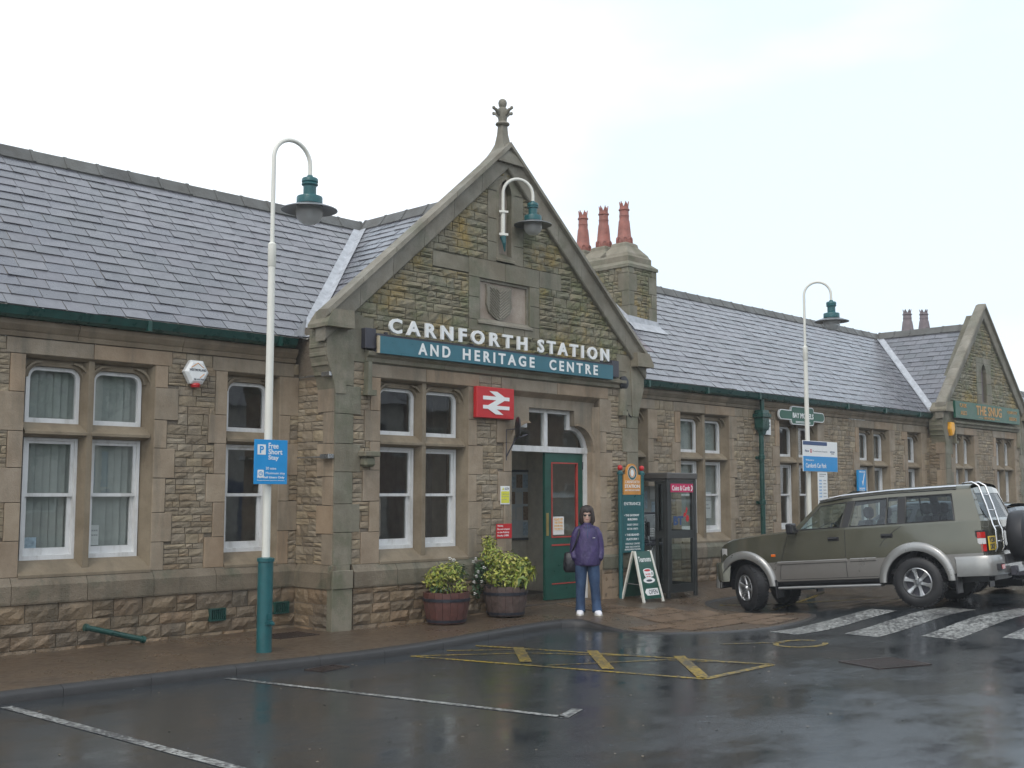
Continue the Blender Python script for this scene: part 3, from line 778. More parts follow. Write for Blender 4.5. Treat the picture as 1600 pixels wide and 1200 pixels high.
    # kneelers with stepped corbels on the flank
    for sgn, xx in ((-1, u0), (1, u1)):
        kn = MB()
        B = lambda x0, x1, o0, o1, z0, z1: kn.bbox(min(x0, x1), max(x0, x1), min(o0, o1), max(o0, o1), z0, z1, 0.01, P=lambda p, q, r: P(p, r, q))
        ol = [(xx - sgn * .16, zk - 1.05), (xx + sgn * .0, zk - 1.05), (xx + sgn * .02, zk - .95), (xx + sgn * .05, zk - .84), (xx + sgn * .10, zk - .72), (xx + sgn * .14, zk - .60), (xx + sgn * .155, zk - .5), (xx + sgn * .16, zk - .22), (xx - sgn * .2, zk - .22)]
        kn.prism(ol, P, -0.34, 0.026)
        # weathered cap
        a_, b_ = xx + sgn * 0.25, xx - sgn * 0.18
        lo, hi = min(a_, b_), max(a_, b_); c_ = xx + sgn * 0.02
        kn.loft([[P(lo, zk - 0.22, 0.17), P(hi, zk - 0.22, 0.17), P(hi, zk - 0.22, -0.26), P(lo, zk - 0.22, -0.26)],
                 [P(lo, zk - 0.17, 0.17), P(hi, zk - 0.17, 0.17), P(hi, zk - 0.17, -0.26), P(lo, zk - 0.17, -0.26)],
                 [P(lo + (0.1 if sgn < 0 else 0.0), zk + 0.01, 0.155), P(hi - (0.1 if sgn > 0 else 0.0), zk + 0.01, 0.155), P(hi - (0.1 if sgn > 0 else 0), zk + 0.01, -0.22), P(lo + (.1 if sgn < 0 else 0), zk + 0.01, -0.22)]])
        for k, (o, z0) in enumerate(((0.168, 0.47), (0.158, 0.58), (0.125, 0.70), (0.080, 0.82))):
            B(xx + sgn * o, xx - sgn * 0.0, 0.012, -0.345, zk - z0, zk - z0 + 0.06)
        kn.build('kneeler', M['gable_ashlar'], root)
    return zat

zat1 = gable(PGB, GX0, GX1, GC, opsG, 4.14, 7.05, station, door=(DX0, DX1), entrance=True)
zat2 = gable(PG2, HX0, HX1, HC, [(28.78, 29.98, 2, None), (31.45, 32.75, 2, None)], 4.10, 6.92, station)

# ---- windows
for (a, b, n, k) in opsL + opsR + opsRR: make_window(PA, a, b, n, station, blinds=k)
for (a, b, n, k) in opsG: make_window(PGB, a, b, n, station, blinds=k)
for (a, b, n, k) in [(28.78, 29.98, 2, 'curtain'), (31.45, 32.75, 2, None)]: make_window(PG2, a, b, n, station, blinds=k)

# small stone corbel between pilaster and window
cb = MB(); cb.bbox(9.30, 9.56, YG - 0.16, YG + 0.02, 2.29, 2.36, 0.012); cb.bbox(9.34, 9.52, YG - 0.12, YG + 0.02, 2.16, 2.29, 0.03)
cb.build('corbel', M['gable_ashlar'], station)

# ---- cornice and gutters
co, gu = MB(), MB()
prof = [(-0.01, ZL + 0.002), (0.03, ZL + 0.005), (0.045, ZL + 0.05), (0.03, ZL + 0.06), (0.045, ZL + 0.075), (0.08, ZL + 0.13), (0.09, ZC - 0.005), (-0.01, ZC - 0.005)]
gp = [(0.06, ZC), (0.15, ZC), (0.19, ZC + 0.03), (0.215, ZC + 0.09), (0.225, ZC + 0.115), (0.205, ZC + 0.115), (0.18, ZC + 0.05), (0.145, ZC + 0.02), (0.08, ZC + 0.02), (0.06, ZC + 0.10)]
for a, b in ((-1.6, GX0 - 0.17), (GX1 + 0.17, HX0 - 0.17), (HX1 + 0.17, 48)):
    co, gu = MB(), MB()
    extrude_u(co, PA, prof, a - 0.1, b + 0.1, seg=1.2)
    extrude_u(gu, PA, gp, a, b)
    x = a + 0.9
    while x < b: gu.box(x, x + 0.05, 0.145, 0.23, ZC - 0.004, ZC + 0.12, P=lambda p, q, r: PA(p, r, q)); x += 1.83
    co.build('cornice', M['cornice'], station); gu.build('gutter', M['gutter'], station)

# ---- roofs
ZE, ZR, YE, YR = 3.84, 6.33, 12.34, 15.10
def slates(mb, Pt, Nn, lo, hi, T, gauge=0.2, w=0.345, mi=None, w_var=0.02):
    rows = int(round(T / gauge)); g_ = T / rows
    for r in range(rows):
        t0, t1 = r * g_, (r + 1) * g_ + 0.03
        t1 = min(t1, T)
        a0, b0, a1, b1 = lo(t0), hi(t0), lo(t1), hi(t1)
        x = min(a0, a1) - (w * 0.5 if r % 2 else 0) - U(0, 0.02)
        while x < max(b0, b1):
            ww = w + U(-w_var, w_var); l, rr = x + 0.005, x + ww - 0.005; x += ww
            q = [(max(l, a0), t0), (min(rr, b0), t0), (min(rr, b1), t1), (max(l, a1), t1)]
            if q[1][0] <= q[0][0] and q[2][0] <= q[3][0]: continue
            q[1] = (max(q[1][0], q[0][0]), t0); q[2] = (max(q[2][0], q[3][0]), t1)
            lift = 0.015 + U(0, 0.007); tw = U(-0.0045, 0.0045); sag = U(-.006, .006) if random.random() < .85 else U(-.02, .005)
            top = [Pt(q[0][0], t0 + sag) + Nn * (lift + tw), Pt(q[1][0], t0 + sag) + Nn * (lift - tw), Pt(q[2][0], t1) + Nn * 0.006, Pt(q[3][0], t1) + Nn * 0.006]
            bot = [p - Nn * 0.009 for p in top]
            m = mi(x, t0) if mi else 0
            mb.add(top + bot, [(0, 1, 2, 3), (0, 4, 5, 1), (1, 5, 6, 2), (3, 7, 4, 0)], m)
sl_v = Vector((0, YR - YE, ZR - ZE)); TM = sl_v.length; sl_v.normalize(); n_m = Vector((0, -sl_v.z, sl_v.y))
Pm = lambda x, t: Vector((x, YE, ZE)) + sl_v * t
def hw1(t): return (1 - t / TM) * 3.13
def hw2(t): return (1 - t / TM) * 2.72
roof = MB(); under = MB()
vg = 0.06
slates(roof, Pm, n_m, lambda t: -1.6, lambda t: GC - hw1(t) - vg, TM)
slates(roof, Pm, n_m, lambda t: GC + hw1(t) + vg, lambda t: HC - hw2(t) - vg, TM, mi=lambda x, t: 1 if (x < 17.6 and t > 0.9 + U(-.2, .2)) else 0)
slates(roof, Pm, n_m, lambda t: HC + hw2(t) + vg, lambda t: HX1 + 0.1, TM)
slates(roof, Pm, n_m, lambda t: HX1 + 0.12, lambda t: 48, TM * 0.48)
for (cx, hw, yf) in ((GC, 3.13, YG), (HC, 2.72, YG2)):
    for s in (-1, 1):
        v = Vector((-s * hw, 0, ZR - ZE)); T = v.length; v.normalize(); nn = Vector((s * v.z, 0, abs(v.x)))
        Pw = lambda y, t, v=v, s=s, cx=cx, hw=hw: Vector((cx + s * hw, y, ZE)) + v * t
        slates(roof, Pw, nn, lambda t: yf + 0.125, lambda t, T=T: YE + (YR - YE) * t / T - vg, T)
        e = 0.004
        under.add([(cx + s * hw, yf + .12, ZE - e), (cx + s * hw, YE, ZE - e), (cx, YR, ZR - e), (cx, yf + .12, ZR - e)], [(0, 1, 2, 3)])
x0s = [-1.6, GC - 3.13, GC + 3.13, HC - 2.72, HC + 2.72, 48]
under.add([(-1.6, YE, ZE), (GC - 3.13, YE, ZE), (GC, YR, ZR), (-1.6, YR, ZR)], [(0, 1, 2, 3)])
under.add([(GC + 3.13, YE, ZE), (HC - 2.72, YE, ZE), (HC, YR, ZR), (GC, YR, ZR)], [(0, 1, 2, 3)])
under.add([(HC + 2.72, YE, ZE), (HX1, YE, ZE), (HX1, YR, ZR), (HC, YR, ZR)], [(0, 1, 2, 3)])
under.add([(HX1, YE, ZE), (48, YE, ZE), (48, YE + (YR - YE) * .48, ZE + (ZR - ZE) * .48), (HX1, YE + (YR - YE) * .48, ZE + (ZR - ZE) * .48)], [(0, 1, 2, 3)])
rf = roof.build('roof', [M['slate'], M['tile_purple']], station)
under.build('roof_deck', M['room'], rf, recalc=False)
# back slope, rear and end walls, ceiling and floor of the rooms
bk = MB()
nbk = Vector((0, sl_v.z, sl_v.y)); svb = Vector((0, -sl_v.y, sl_v.z)); Pb = lambda x, t: Vector((x, 2 * YR - YE, ZE)) + svb * t
slates(bk, Pb, nbk, lambda t: -1.6, lambda t: HX1 + .1, TM, gauge=0.4, w=0.7)
yq = YE + (YR - YE) * .48; zq = ZE + (ZR - ZE) * .48
bk.add([(HX1, yq, zq), (48, yq, zq), (48, 17.8, ZE), (HX1, 17.8, ZE)], [(0, 1, 2, 3)])
bk.build('back_roof', M['slate'], station)
rw = MB(); rw.box(-1.6, 48, 17.3, 17.7, 0, ZC); 
for x in (-1.6, 47.6):
    zt_ = ZR - 0.06 if x < 0 else 4.9
    rw.prism([(YW + .46, 0), (17.3, 0), (17.3, ZC), (YR if x < 0 else 13.7, zt_), (YW + .46, ZC + .3)], FX(x + (0 if x < 0 else 0.4)), 0, -0.4)
rw.prism([(YW + .46, 3.4), (17.3, 3.4), (17.3, ZC), (YR, ZR - 0.06), (YW + .46, ZC + .3)], FX(HX1 + .1), 0, -.4)
rw.build('rear_wall', M['rubble'], station)
rm = MB(); rm.box(-1.2, 47.6, YW + 0.45, 17.3, 3.40, 3.46); rm.box(9.3, 14.8, YG + 0.4, YW + 0.449, 3.40, 3.46)
for x in (4.4, 7.4, 11.6, 14.75, 17.0, 20.3, 23.6, 26.6, 34.2): rm.box(x, x + 0.12, YW + 0.45, 17.3, 0.1, 3.4)
rm.box(-1.2, 11.6, 15.6, 15.7, 0.1, 3.4); rm.box(14.9, 47.6, 15.6, 15.7, 0.1, 3.4)
rm.build('room_walls', M['room'], station)
lb = MB(); lb.box(11.725, 14.74, 13.75, 13.85, 0.1, 3.39); lb.box(11.725, 11.86, YG + 0.46, 13.75, 0.1, 3.39); lb.box(14.66, 14.74, YG + 0.46, 13.75, .1, 3.39); lb.box(11.87, 14.65, YG + .46, 13.74, 3.3, 3.39); lb.build('lobby_walls', M['lobby'], station)
fl = MB(); fl.box(-1.2, 47.6, YW + 0.45, 17.3, 0.0, 0.16); fl.box(9.3, 12.1, YG + 0.4, YW + 0.449, 0.0, 0.16); fl.box(12.1, 14.8, YG + 0.01, YW + .449, 0, 0.165)
fl.build('room_floor', M['room_floor'], station)
# ridge tiles
def ridge_run(p0, p1, wid=0.165, drop=0.15):
    rt = MB()
    p0, p1 = Vector(p0), Vector(p1); d = (p1 - p0); n = max(1, int(d.length / 0.46)); d /= n; t = d.normalized(); s = Vector((-t.y, t.x, 0))
    for i in range(n):
        dz = U(-.005, .005)
        a = p0 + d * i + t * 0.004; b = p0 + d * (i + 1) - t * 0.004
        def sec(p, up):
            up += dz
            pts = [(-wid, -drop), (-0.035, 0.035), (0.035, 0.035), (wid, -drop), (wid - 0.02, -drop - 0.03), (0, 0.0), (-wid + 0.02, -drop - 0.03)]
            return [p + s * (x * (1 + up * 2)) + Vector((0, 0, z + up)) for x, z in pts]
        rt.loft([sec(a, 0), sec(b, 0)])
        rt.loft([sec(b - t * 0.035, 0.010), sec(b + t * 0.008, 0.010)])
    rt.build('ridge_tiles', M['ridge'], rf)
ridge_run((-1.6, YR, ZR + 0.04), (GC - 0.05, YR, ZR + 0.04)); ridge_run((GC, YR, ZR + 0.04), (HX1 + .1, YR, ZR + 0.04)); ridge_run((HX1 + .1, yq, zq + 0.04), (48, yq, zq + 0.04))
ridge_run((GC, YG + 0.13, ZR + 0.05), (GC, YR - 0.1, ZR + 0.05)); ridge_run((HC, YG2 + 0.13, ZR + 0.05), (HC, YR - 0.1, ZR + 0.05))
# lead valleys
for cx, hw, sgns in ((GC, 3.13, (-1, 1)), (HC, 2.72, (-1, 1))):
    for s in sgns:
        lv = MB(); a = Vector((cx + s * hw, YE, ZE)); b = Vector((cx, YR, ZR)); d = (b - a)
        wv = Vector((-s * hw, 0, ZR - ZE)).normalized(); mv = sl_v
        o1 = Vector((s * 1.0, 0, 0)); n = 6
        for i in range(n):
            p = a + d * (i / n) - d.normalized() * .0; q = a + d * ((i + 1.04) / n)
            up = Vector((0, 0, 0.032 + (0.004 if i % 2 else 0)))
            w1 = o1 * 0.13; w2 = Vector((0, -0.15, 0))
            lv.add([p + w1 + up, p + up * .9, p + w2 + up, q + w1 + up, q + up * .9, q + w2 + up], [(0, 1, 4, 3), (1, 2, 5, 4)])
        lv.build('lead_valley', M['lead'], rf, recalc=False)
lv = MB()
# little white lead apron at the foot of the valley
lv.add([(8.86, 12.31, 3.88), (8.68, 12.31, 3.86), (8.90, 12.33, 4.12), (8.93, 12.36, 4.10)], [(0, 1, 2, 3)])
lv.add([(HX0 - .05, 12.31, 3.88), (HX0 - .3, 12.31, 3.87), (HX0 - .05, 12.33, 4.02)], [(0, 1, 2)])
lv.build('lead_apron', M['lead'], rf, recalc=False)

# ---- finial
fn = MB()
def sq(z, r, ry=None):
    ry = ry or r
    return [(GC - r, YG + 0.05 - ry, z), (GC + r, YG + 0.05 - ry, z), (GC + r, YG + 0.05 + ry, z), (GC - r, YG + 0.05 + ry, z)]
fn.loft([sq(6.72, 0.30, .19), sq(6.85, 0.17, .18), sq(6.95, 0.11, .14), sq(7.05, 0.078, .09), sq(7.2, 0.06, .06), sq(7.33, 0.052, .052)])
fn.lathe([(0.06, 7.33), (0.10, 7.345), (0.11, 7.36), (0.10, 7.38), (0.065, 7.40), (0.07, 7.45), (0.085, 7.5), (0.07, 7.60), (0.045, 7.62), (0.06, 7.65), (0.068, 7.69), (0.055, 7.73), (0.03, 7.75), (0.0, 7.76)], (GC, YG + 0.05, 0), 12)
for k in range(4):
    a = k * math.pi / 2; dx, dy = math.cos(a), math.sin(a)
    c = Vector((GC, YG + 0.05, 0))
    fn.tube([c + Vector((dx * r, dy * r, z)) for r, z in ((0.03, 7.48), (0.09, 7.52), (0.14, 7.56), (0.20, 7.57))], [0.03, 0.032, 0.026, 0.016], 7)
    fn.lathe([(0, -0.03), (0.022, -0.015), (0.026, 0), (0.02, 0.02), (0, 0.03)], (GC + dx * 0.19, YG + 0.05 + dy * 0.19, 7.575), 7)
fn.build('finial', M['coping'], station, angle=40)

# ---- chimneys
def chimney(x0, x1, y0, y1, z0, zt, pots, ztop, mats=('gable_rubble', 'gable_ashlar', 'terracotta'), lead=True, pr=0.125):
    c = MB(); c.box(x0 + .012, x1 - .012, y0 + .012, y1 - .012, z0, zt - 0.02); ob = c.build('chimney', M['mortar_green'], station)
    r_, a_ = MB(), MB()
    for P, s, e in ((FX(x0), y0, y1), (FY(y0), x0, x1), (FX(x1, 1), y0, y1), (FY(y1) if False else (lambda u, v, o=0: (u, y1 + o, v)), x0, x1)):
        z = z0; k = 0
        while z < zt:
            h = min(U(0.28, 0.36), zt - z); w = 0.26 if k % 2 else 0.17; k += 1
            block(a_, P, s - .01, s + w, z, z + h, 0.012, 0, .003); block(a_, P, e - w, e + .01, z, z + h, 0.012, 0, .003)
            lay(r_, P, lambda p, q: [(s + w, e - w)], z, z + h, (0.07, 0.14), (0.1, 0.3), 0.004, 0.02)
            z += h
    def rg(z, i): return [(x0 + i, y0 + i, z), (x1 - i, y0 + i, z), (x1 - i, y1 - i, z), (x0 + i, y1 - i, z)]
    a_.loft([rg(zt - 0.03, -0.035), rg(zt + 0.03, -0.035), rg(zt + 0.11, 0.06)])
    a_.loft([rg(zt + 0.10, 0.065), rg(zt + 0.22, 0.065), rg(zt + 0.30, 0.13)])
    for (px, py) in pots:
        def pg(z, r): return [(px - r, py - r, z), (px + r, py - r, z), (px + r, py + r, z), (px - r, py + r, z)]
        a_.loft([pg(zt + 0.24, 0.36), pg(zt + 0.30, 0.34), pg(ztop - 0.08, 0.2), pg(ztop - 0.02, 0.19), pg(ztop + 0.01, 0.16)])
    r_.build('chimney_rubble', M[mats[0]], ob); a_.build('chimney_ashlar', M[mats[1]], ob)
    for (px, py) in pots:
        p = MB(); z = ztop - 0.01; k = pr / 0.125; n = 16
        p.lathe([(0.135 * k, z), (0.14 * k, z + 0.03), (0.138 * k, z + 0.15), (0.125 * k, z + 0.17), (0.115 * k, z + 0.30), (0.10 * k, z + 0.48), (0.088 * k, z + 0.52), (0.088 * k, z + 0.58), (0.093 * k, z + 0.60), (0.086 * k, z + 0.62), (0.084 * k, z + 0.70), (0.10 * k, z + 0.715), (0.10 * k, z + 0.735), (0.084 * k, z + 0.745), (0.082 * k, z + 0.78), (0.065 * k, z + 0.78), (0.065 * k, z + 0.5)], (px, py, 0), n)
        # crown of points
        for q in range(6):
            a = 2 * math.pi * q / 6
            A = [(px + r * math.cos(a + d) * k, py + r * math.sin(a + d) * k, zz) for r, d, zz in ((0.083, -0.5, z + .775), (0.083, 0.5, z + .775), (0.092, 0.0, z + 0.90))]
            Bq = [(px + (r - .018) * math.cos(a + d) * k, py + (r - .018) * math.sin(a + d) * k, zz) for r, d, zz in ((0.083, -0.5, z + .775), (0.083, 0.5, z + .775), (0.092, 0.0, z + 0.90))]
            p.add(A + Bq, [(0, 1, 2), (5, 4, 3), (0, 3, 4, 1), (1, 4, 5, 2), (2, 5, 3, 0)])
        for q in range(8):      # little arches round the foot
            a = 2 * math.pi * q / 8; c_, s_ = math.cos(a), math.sin(a)
            p.tube([(px + (0.135 * k + o) * c_ - t * s_, py + (0.135 * k + o) * s_ + t * c_, z + zz) for t, zz, o in ((-0.04, 0.0, 0.008), (-0.035, 0.10, 0.008), (0, 0.14, 0.006), (0.035, 0.10, 0.008), (0.04, 0, 0.008))], 0.009, 5)
        p.build('chimney_pot', M[mats[2]], ob, angle=35)
    return ob
ch = chimney(17.70, 18.60, 13.83, 15.80, 4.9, 6.33, [(18.15, 14.28), (18.15, 14.82), (18.15, 15.38)], 6.88, pr=0.142)
ld = MB()
zr_ = lambda y: ZE + (y - YE) * (ZR - ZE) / (YR - YE)
ld.add([(17.66, 13.80, zr_(13.8) + .03), (18.66, 13.80, zr_(13.8) + .03), (18.70, 13.60, zr_(13.60) + 0.035), (17.60, 13.60, zr_(13.60) + 0.035), (17.66, 13.815, zr_(13.8) + 0.17), (18.64, 13.815, zr_(13.8) + 0.12)], [(0, 1, 2, 3), (0, 1, 5, 4)])
for i in range(5):
    y0, y1 = 13.8 + i * 0.26, 13.8 + (i + 1.03) * 0.26
    ld.add([(17.68, y0, zr_(y0) + 0.13), (17.68, y1, zr_(y1) + 0.13), (17.66, y1, zr_(y1) + 0.03), (17.66, y0, zr_(y0) + 0.03), (17.56, y0, zr_(y0) + 0.03), (17.56, y1, zr_(y1) + 0.03)], [(0, 1, 2, 3), (3, 2, 5, 4)])
ld.build('lead_flashing', M['lead'], ch, recalc=False)
chimney(36.55, 37.25, 16.6, 17.3, 4.6, 6.6, [(36.9, 16.95)], 7.15, mats=('gable_rubble', 'gable_ashlar', 'grey_pot'), pr=0.2)
chimney(37.85, 38.55, 16.6, 17.3, 4.6, 6.75, [(38.2, 16.95)], 7.3, mats=('gable_rubble', 'gable_ashlar', 'grey_pot'), pr=0.2)

# ---- doorway
st = MB(); d = -0.22
a, b = DX0, DX1
op = [(b, 0.15), (b, 2.55)]
def arc(cx, cz, r, t0, t1, n=8): return [(cx + r * math.cos(t0 + (t1 - t0) * i / n), cz + r * math.sin(t0 + (t1 - t0) * i / n)) for i in range(n + 1)]
bs = b - 0.07; as_ = a + 0.07
def outline(i):   # shouldered opening, inset i
    R1 = 0.40 - i
    right = [(bs - i, 0.15), (bs - i, 2.48)] + [(bs - 0.40 + (0.40 - i) * math.cos(t), 2.48 + (0.40 - i) * math.sin(t)) for t in [math.pi / 2 * q / 7 for q in range(1, 8)]] + [(bs - 0.42 - i, 2.88 - i), (bs - 0.42 - i, 3.12 - i)]
    left = [(a + b - u, v) for u, v in right][::-1]
    return right + left
o = outline(0); topo = []
n_ = len(o)
outer = []
for (u, v) in o:
    if v < 2.5: outer.append((b + 0.01 if u > (a + b) / 2 else a - 0.01, v))
    else: outer.append((u, ZH + 0.01))
idx = [i for i, p in enumerate(o) if p[1] >= 2.48]
st.ring([o[i] for i in idx], [(b + .01, 2.48)] + [(b + .01, 2.8)] + [(b + .01 if k < 2 else o[idx[k + 2]][0], ZH + .01) for k in range(len(idx) - 4)] + [(a - .01, 2.8), (a - .01, 2.48)], PGB, -0.10, -0.30, closed=False)
for x0, x1 in ((b - 0.07, b + 0.01), (a - 0.01, a + 0.07)):
    if x0 > 13: extrude_v(st, PGB, [(b, 0.0), (b + .01, 0.0), (b + .01, -.3), (b - .07, -.3), (b - .07, -.09)], 0.1, 3.2)
    else: extrude_v(st, PGB, [(a - .01, 0.0), (a, 0.0), (a + .07, -.09), (a + .07, -.3), (a - .01, -.3)], 0.1, 3.2)
extrude_u(st, PGB, [(-0.003, ZH + 0.012), (-0.003, ZH - 0.002), (-0.10, ZH - 0.07), (-.3, ZH - .07), (-0.3, ZH + 0.012)], a, b)
# moulded corbel arcs on the shoulders
for s in (0, 1):
    pts = [(u, v) for u, v in o if v >= 2.48][:9] if s == 0 else [(u, v) for u, v in o if v >= 2.48][-9:]
    st.ring(pts, [(u + (0.045 if s == 0 else -0.045), v + 0.03) for u, v in pts], PGB, -0.05, -0.11, closed=False)
# lower jamb stones beside the door (larger blocks on the plinth)
for (x0, x1) in ((a - 0.30, a), (b, b + 0.62)):
    block(st, PGB, x0, x1, 0.0, 0.55, 0.06, 0, .002); block(st, PGB, x0, x1, 0.55, 0.96, 0.05, 0, .002)
st.build('door_surround', M['ashlar'], station)
fr = MB()
fo = [p for p in outline(0.0) if p[1] >= 2.48]; fi = [p for p in outline(0.06) if p[1] >= 2.48]
fo = [(bs, 2.47)] + fo[1:-1] + [(as_, 2.47)]; 
fr.ring(fo, fi, PGB, d + 0.02, d - 0.05, closed=False)
fr.box(as_, bs, -(d + 0.03), -(d - 0.05), 2.455, 2.545, P=lambda p, q, r: PGB(p, r, -q))
fr.box(13.10, 13.18, -(d + 0.025), -(d - 0.045), 2.546, 3.07, P=lambda p, q, r: PGB(p, r, -q))
fr.box(bs - 0.085, bs, -(d + 0.02), -(d - 0.05), 0.17, 2.454, P=lambda p, q, r: PGB(p, r, -q))
fr.box(as_, as_ + 0.05, -(d + 0.02), -(d - 0.05), 0.17, 2.454, P=lambda p, q, r: PGB(p, r, -q))
dw = fr.build('door_frame', M['white_paint'], station)
gl = MB(); gp_ = [p for p in outline(0.03) if p[1] >= 2.48]; gl.sheet([(bs - .03, 2.5)] + gp_[1:-1] + [(as_ + .03, 2.5)], PGB, d - 0.01)
gl.build('fanlight_pane', M['glass'], dw, recalc=False)
# door leaf
dl = MB(); lx0, lx1, lz0, lz1 = 13.15, 14.04, 0.19, 2.452; P_ = PGB
gx0, gx1, gz0, gz1 = lx0 + 0.145, lx1 - 0.125, 1.14, 2.30
dl.ring(rect(lx0, lx1, lz0, lz1), rect(gx0, gx1, gz0, gz1), P_, d + 0.0, d - 0.05)
dl.box(gx0, gx1, -(d - 0.015), -(d - .045), 0.45, 0.95, P=lambda p, q, r: P_(p, r, -q))
door = dl.build('door', M['green_paint'], station)
# lower panel of the leaf (ring above left the glazed hole; close the rest)
rl = MB()
rl.ring(rect(gx0 - .004, gx1 + .004, gz0 - .004, gz1 + .004), rect(gx0 + 0.016, gx1 - 0.016, gz0 + .016, gz1 - .016), P_, d + 0.008, d - 0.04)
rl.box(gx0, gx1, -(d + 0.01), -(d - .01), 1.01, 1.035, P=lambda p, q, r: P_(p, r, -q))
rl.box(gx0, gx1, -(d + 0.01), -(d - .01), 0.422, 0.438, P=lambda p, q, r: P_(p, r, -q))
rl.build('beading', M['red_paint'], door)
gl = MB(); gl.sheet(rect(gx0, gx1, gz0, gz1), P_, d - 0.02); gl.build('pane', M['glass'], door, recalc=False)
hp = MB(); hp.box(lx0 + 0.02, lx0 + 0.075, -(d + 0.006), -(d), 1.17, 1.52, P=lambda p, q, r: P_(p, r, -q)); hp.build('push_plate', M['brass'], door)
hg = MB()
for z in (0.5, 1.4, 2.2): hg.box(lx1 - 0.012, lx1 + 0.012, -(d + 0.012), -d, z, z + 0.12, P=lambda p, q, r: P_(p, r, -q))
hg.build('hinge', M['charcoal'], door)

# ---- air bricks, downpipe
for k, (x, z) in enumerate(((7.62, 0.27), (8.55, 0.29), (20.0, 0.42))):
    ab = MB(); P_ = PA
    ab.ring(rect(x, x + 0.22, z, z + 0.15), rect(x + 0.015, x + 0.205, z + 0.015, z + 0.135), P_, 0.095, 0.03)
    for q in range(7): ab.box(x + 0.018 + q * 0.028, x + 0.030 + q * 0.028, -0.088, -0.03, z + 0.01, z + 0.14, P=lambda p, q_, r: P_(p, r, -q_))
    ab.build('air_brick', M['gutter'], station)
dp = MB(); px = 20.15
dp.lathe([(0.05, 0.05), (0.05, 3.0)], (px, YW - 0.10, 0), 14)
for z in (0.9, 1.6, 2.5): dp.lathe([(0.05, z), (0.066, z + .005), (0.066, z + 0.09), (0.05, z + 0.1)], (px, YW - 0.10, 0), 14); dp.box(px - 0.09, px + 0.09, YW - 0.05, YW, z + 0.02, z + 0.07)
dp.loft([[(px + sx * w, YW - 0.12 + sy * w * 0.8, z) for sx, sy in ((-1, -1), (1, -1), (1, 1), (-1, 1))] for w, z in ((0.05, 3.0), (0.075, 3.08), (0.115, 3.13), (0.12, 3.16), (0.12, 3.34), (0.155, 3.36), (0.155, 3.42), (0.12, 3.44), (0.115, 3.5))])
dp.tube([(px, YW - 0.13, 3.48), (px, YW - 0.13, 3.72)], 0.045, 12)
dp.build('downpipe', M['gutter'], station, angle=40)
# ------------------------------------------------------------------ ground, pavement, kerb, markings
def asphalt():
    m, nt, b = newmat('wet asphalt'); g = G(nt)
    n1 = g.noise(0.7, 10, 0.68, stretch=(1.0, 1.5, 1.0)); n2 = g.noise(75, 3, 0.8); n3 = g.noise(7, 8, 0.75)
    c = g.ramp(n1, [(0.3, (0.016, 0.020, 0.023)), (0.7, (0.029, 0.035, 0.040))])
    c = g.mix(g.mr(n2, 0.52, 0.68, 0, 0.8), c, (0.11, 0.112, 0.115)); c = g.mix(g.mr(g.noise(55, 3, 0.7), 0.5, 0.7, 0, 0.5), c, (0.018, 0.018, 0.02))
    # a paler old patch and its tarred seam
    g.link(c, b.inputs['Base Color'])
    r = g.math('ADD', g.mr(n1, 0.40, 0.60, 0.05, 0.20), g.mr(n3, 0.35, 0.65, -0.03, 0.08))
    g.link(r, b.inputs['Roughness'])
    b.inputs['Specular IOR Level'].default_value = 0.75
    hb = g.math('ADD', g.math('MULTIPLY', n2, 0.6), g.noise(38, 3, 0.6))
    fade = g.mr(n1, 0.40, 0.60, 0.10, 0.45)
    bp = g.n('Bump', Distance=0.004, Height=hb); g.link(fade, bp.inputs['Strength'])
    g.link(bp.outputs[0], b.inputs['Normal'])
    return m
M['asphalt'] = asphalt()
def paving(name, c1, c2, c3, scale, tact=False):
    m, nt, b = newmat(name); g = G(nt)
    v = g.n('Mapping', Vector=g.obj(), Rotation=(0, 0, R(0 if tact else 45))).outputs[0]
    br = g.n('TexBrick', Vector=v, Color1=(*c1, 1), Color2=(*c2, 1), Mortar=(*c3, 1), Scale=1.0, Mortar_Size=0.004, Mortar_Smooth=0.3, Brick_Width=0.2, Row_Height=0.1)
    n1 = g.noise(0.9, 5, 0.6); n2 = g.noise(14, 4, 0.6)
    c = g.mix(g.mr(n1, 0.4, 0.65, 0, 0.6), br.outputs[0], g.mix(1.0, br.outputs[0], (0.68, 0.66, 0.63), 'MULTIPLY'))
    c = g.mix(g.mr(n2, 0.4, 0.7, 0, 0.35), c, g.mix(1.0, c, (0.6, 0.6, 0.6), 'MULTIPLY'))
    g.link(c, b.inputs['Base Color'])
    g.link(g.math('ADD', g.mr(n1, 0.35, 0.65, 0.2, 0.42), g.mr(n2, 0.3, 0.7, -0.05, 0.12)), b.inputs['Roughness'])
    h = g.math('SUBTRACT', n2, g.math('MULTIPLY', br.outputs[1], 2.0))
    g.link(g.bump(h, 0.35, 0.004), b.inputs['Normal'])
    return m
M['paving'] = paving('wet brown block paving', (0.120, 0.083, 0.054), (0.092, 0.066, 0.046), (0.05, 0.038, 0.03), 1)
M['tactile'] = plain('wet tactile paving', (0.08, 0.057, 0.040), 0.28, var=0.3, nscale=3, bump=0.3)
M['tactile_rib'] = plain('worn tactile rib', (0.135, 0.095, 0.064), 0.3, var=0.35, nscale=4)
M['kerb'] = plain('wet kerb stone', (0.030, 0.029, 0.029), 0.45, var=0.25, bump=0.3)
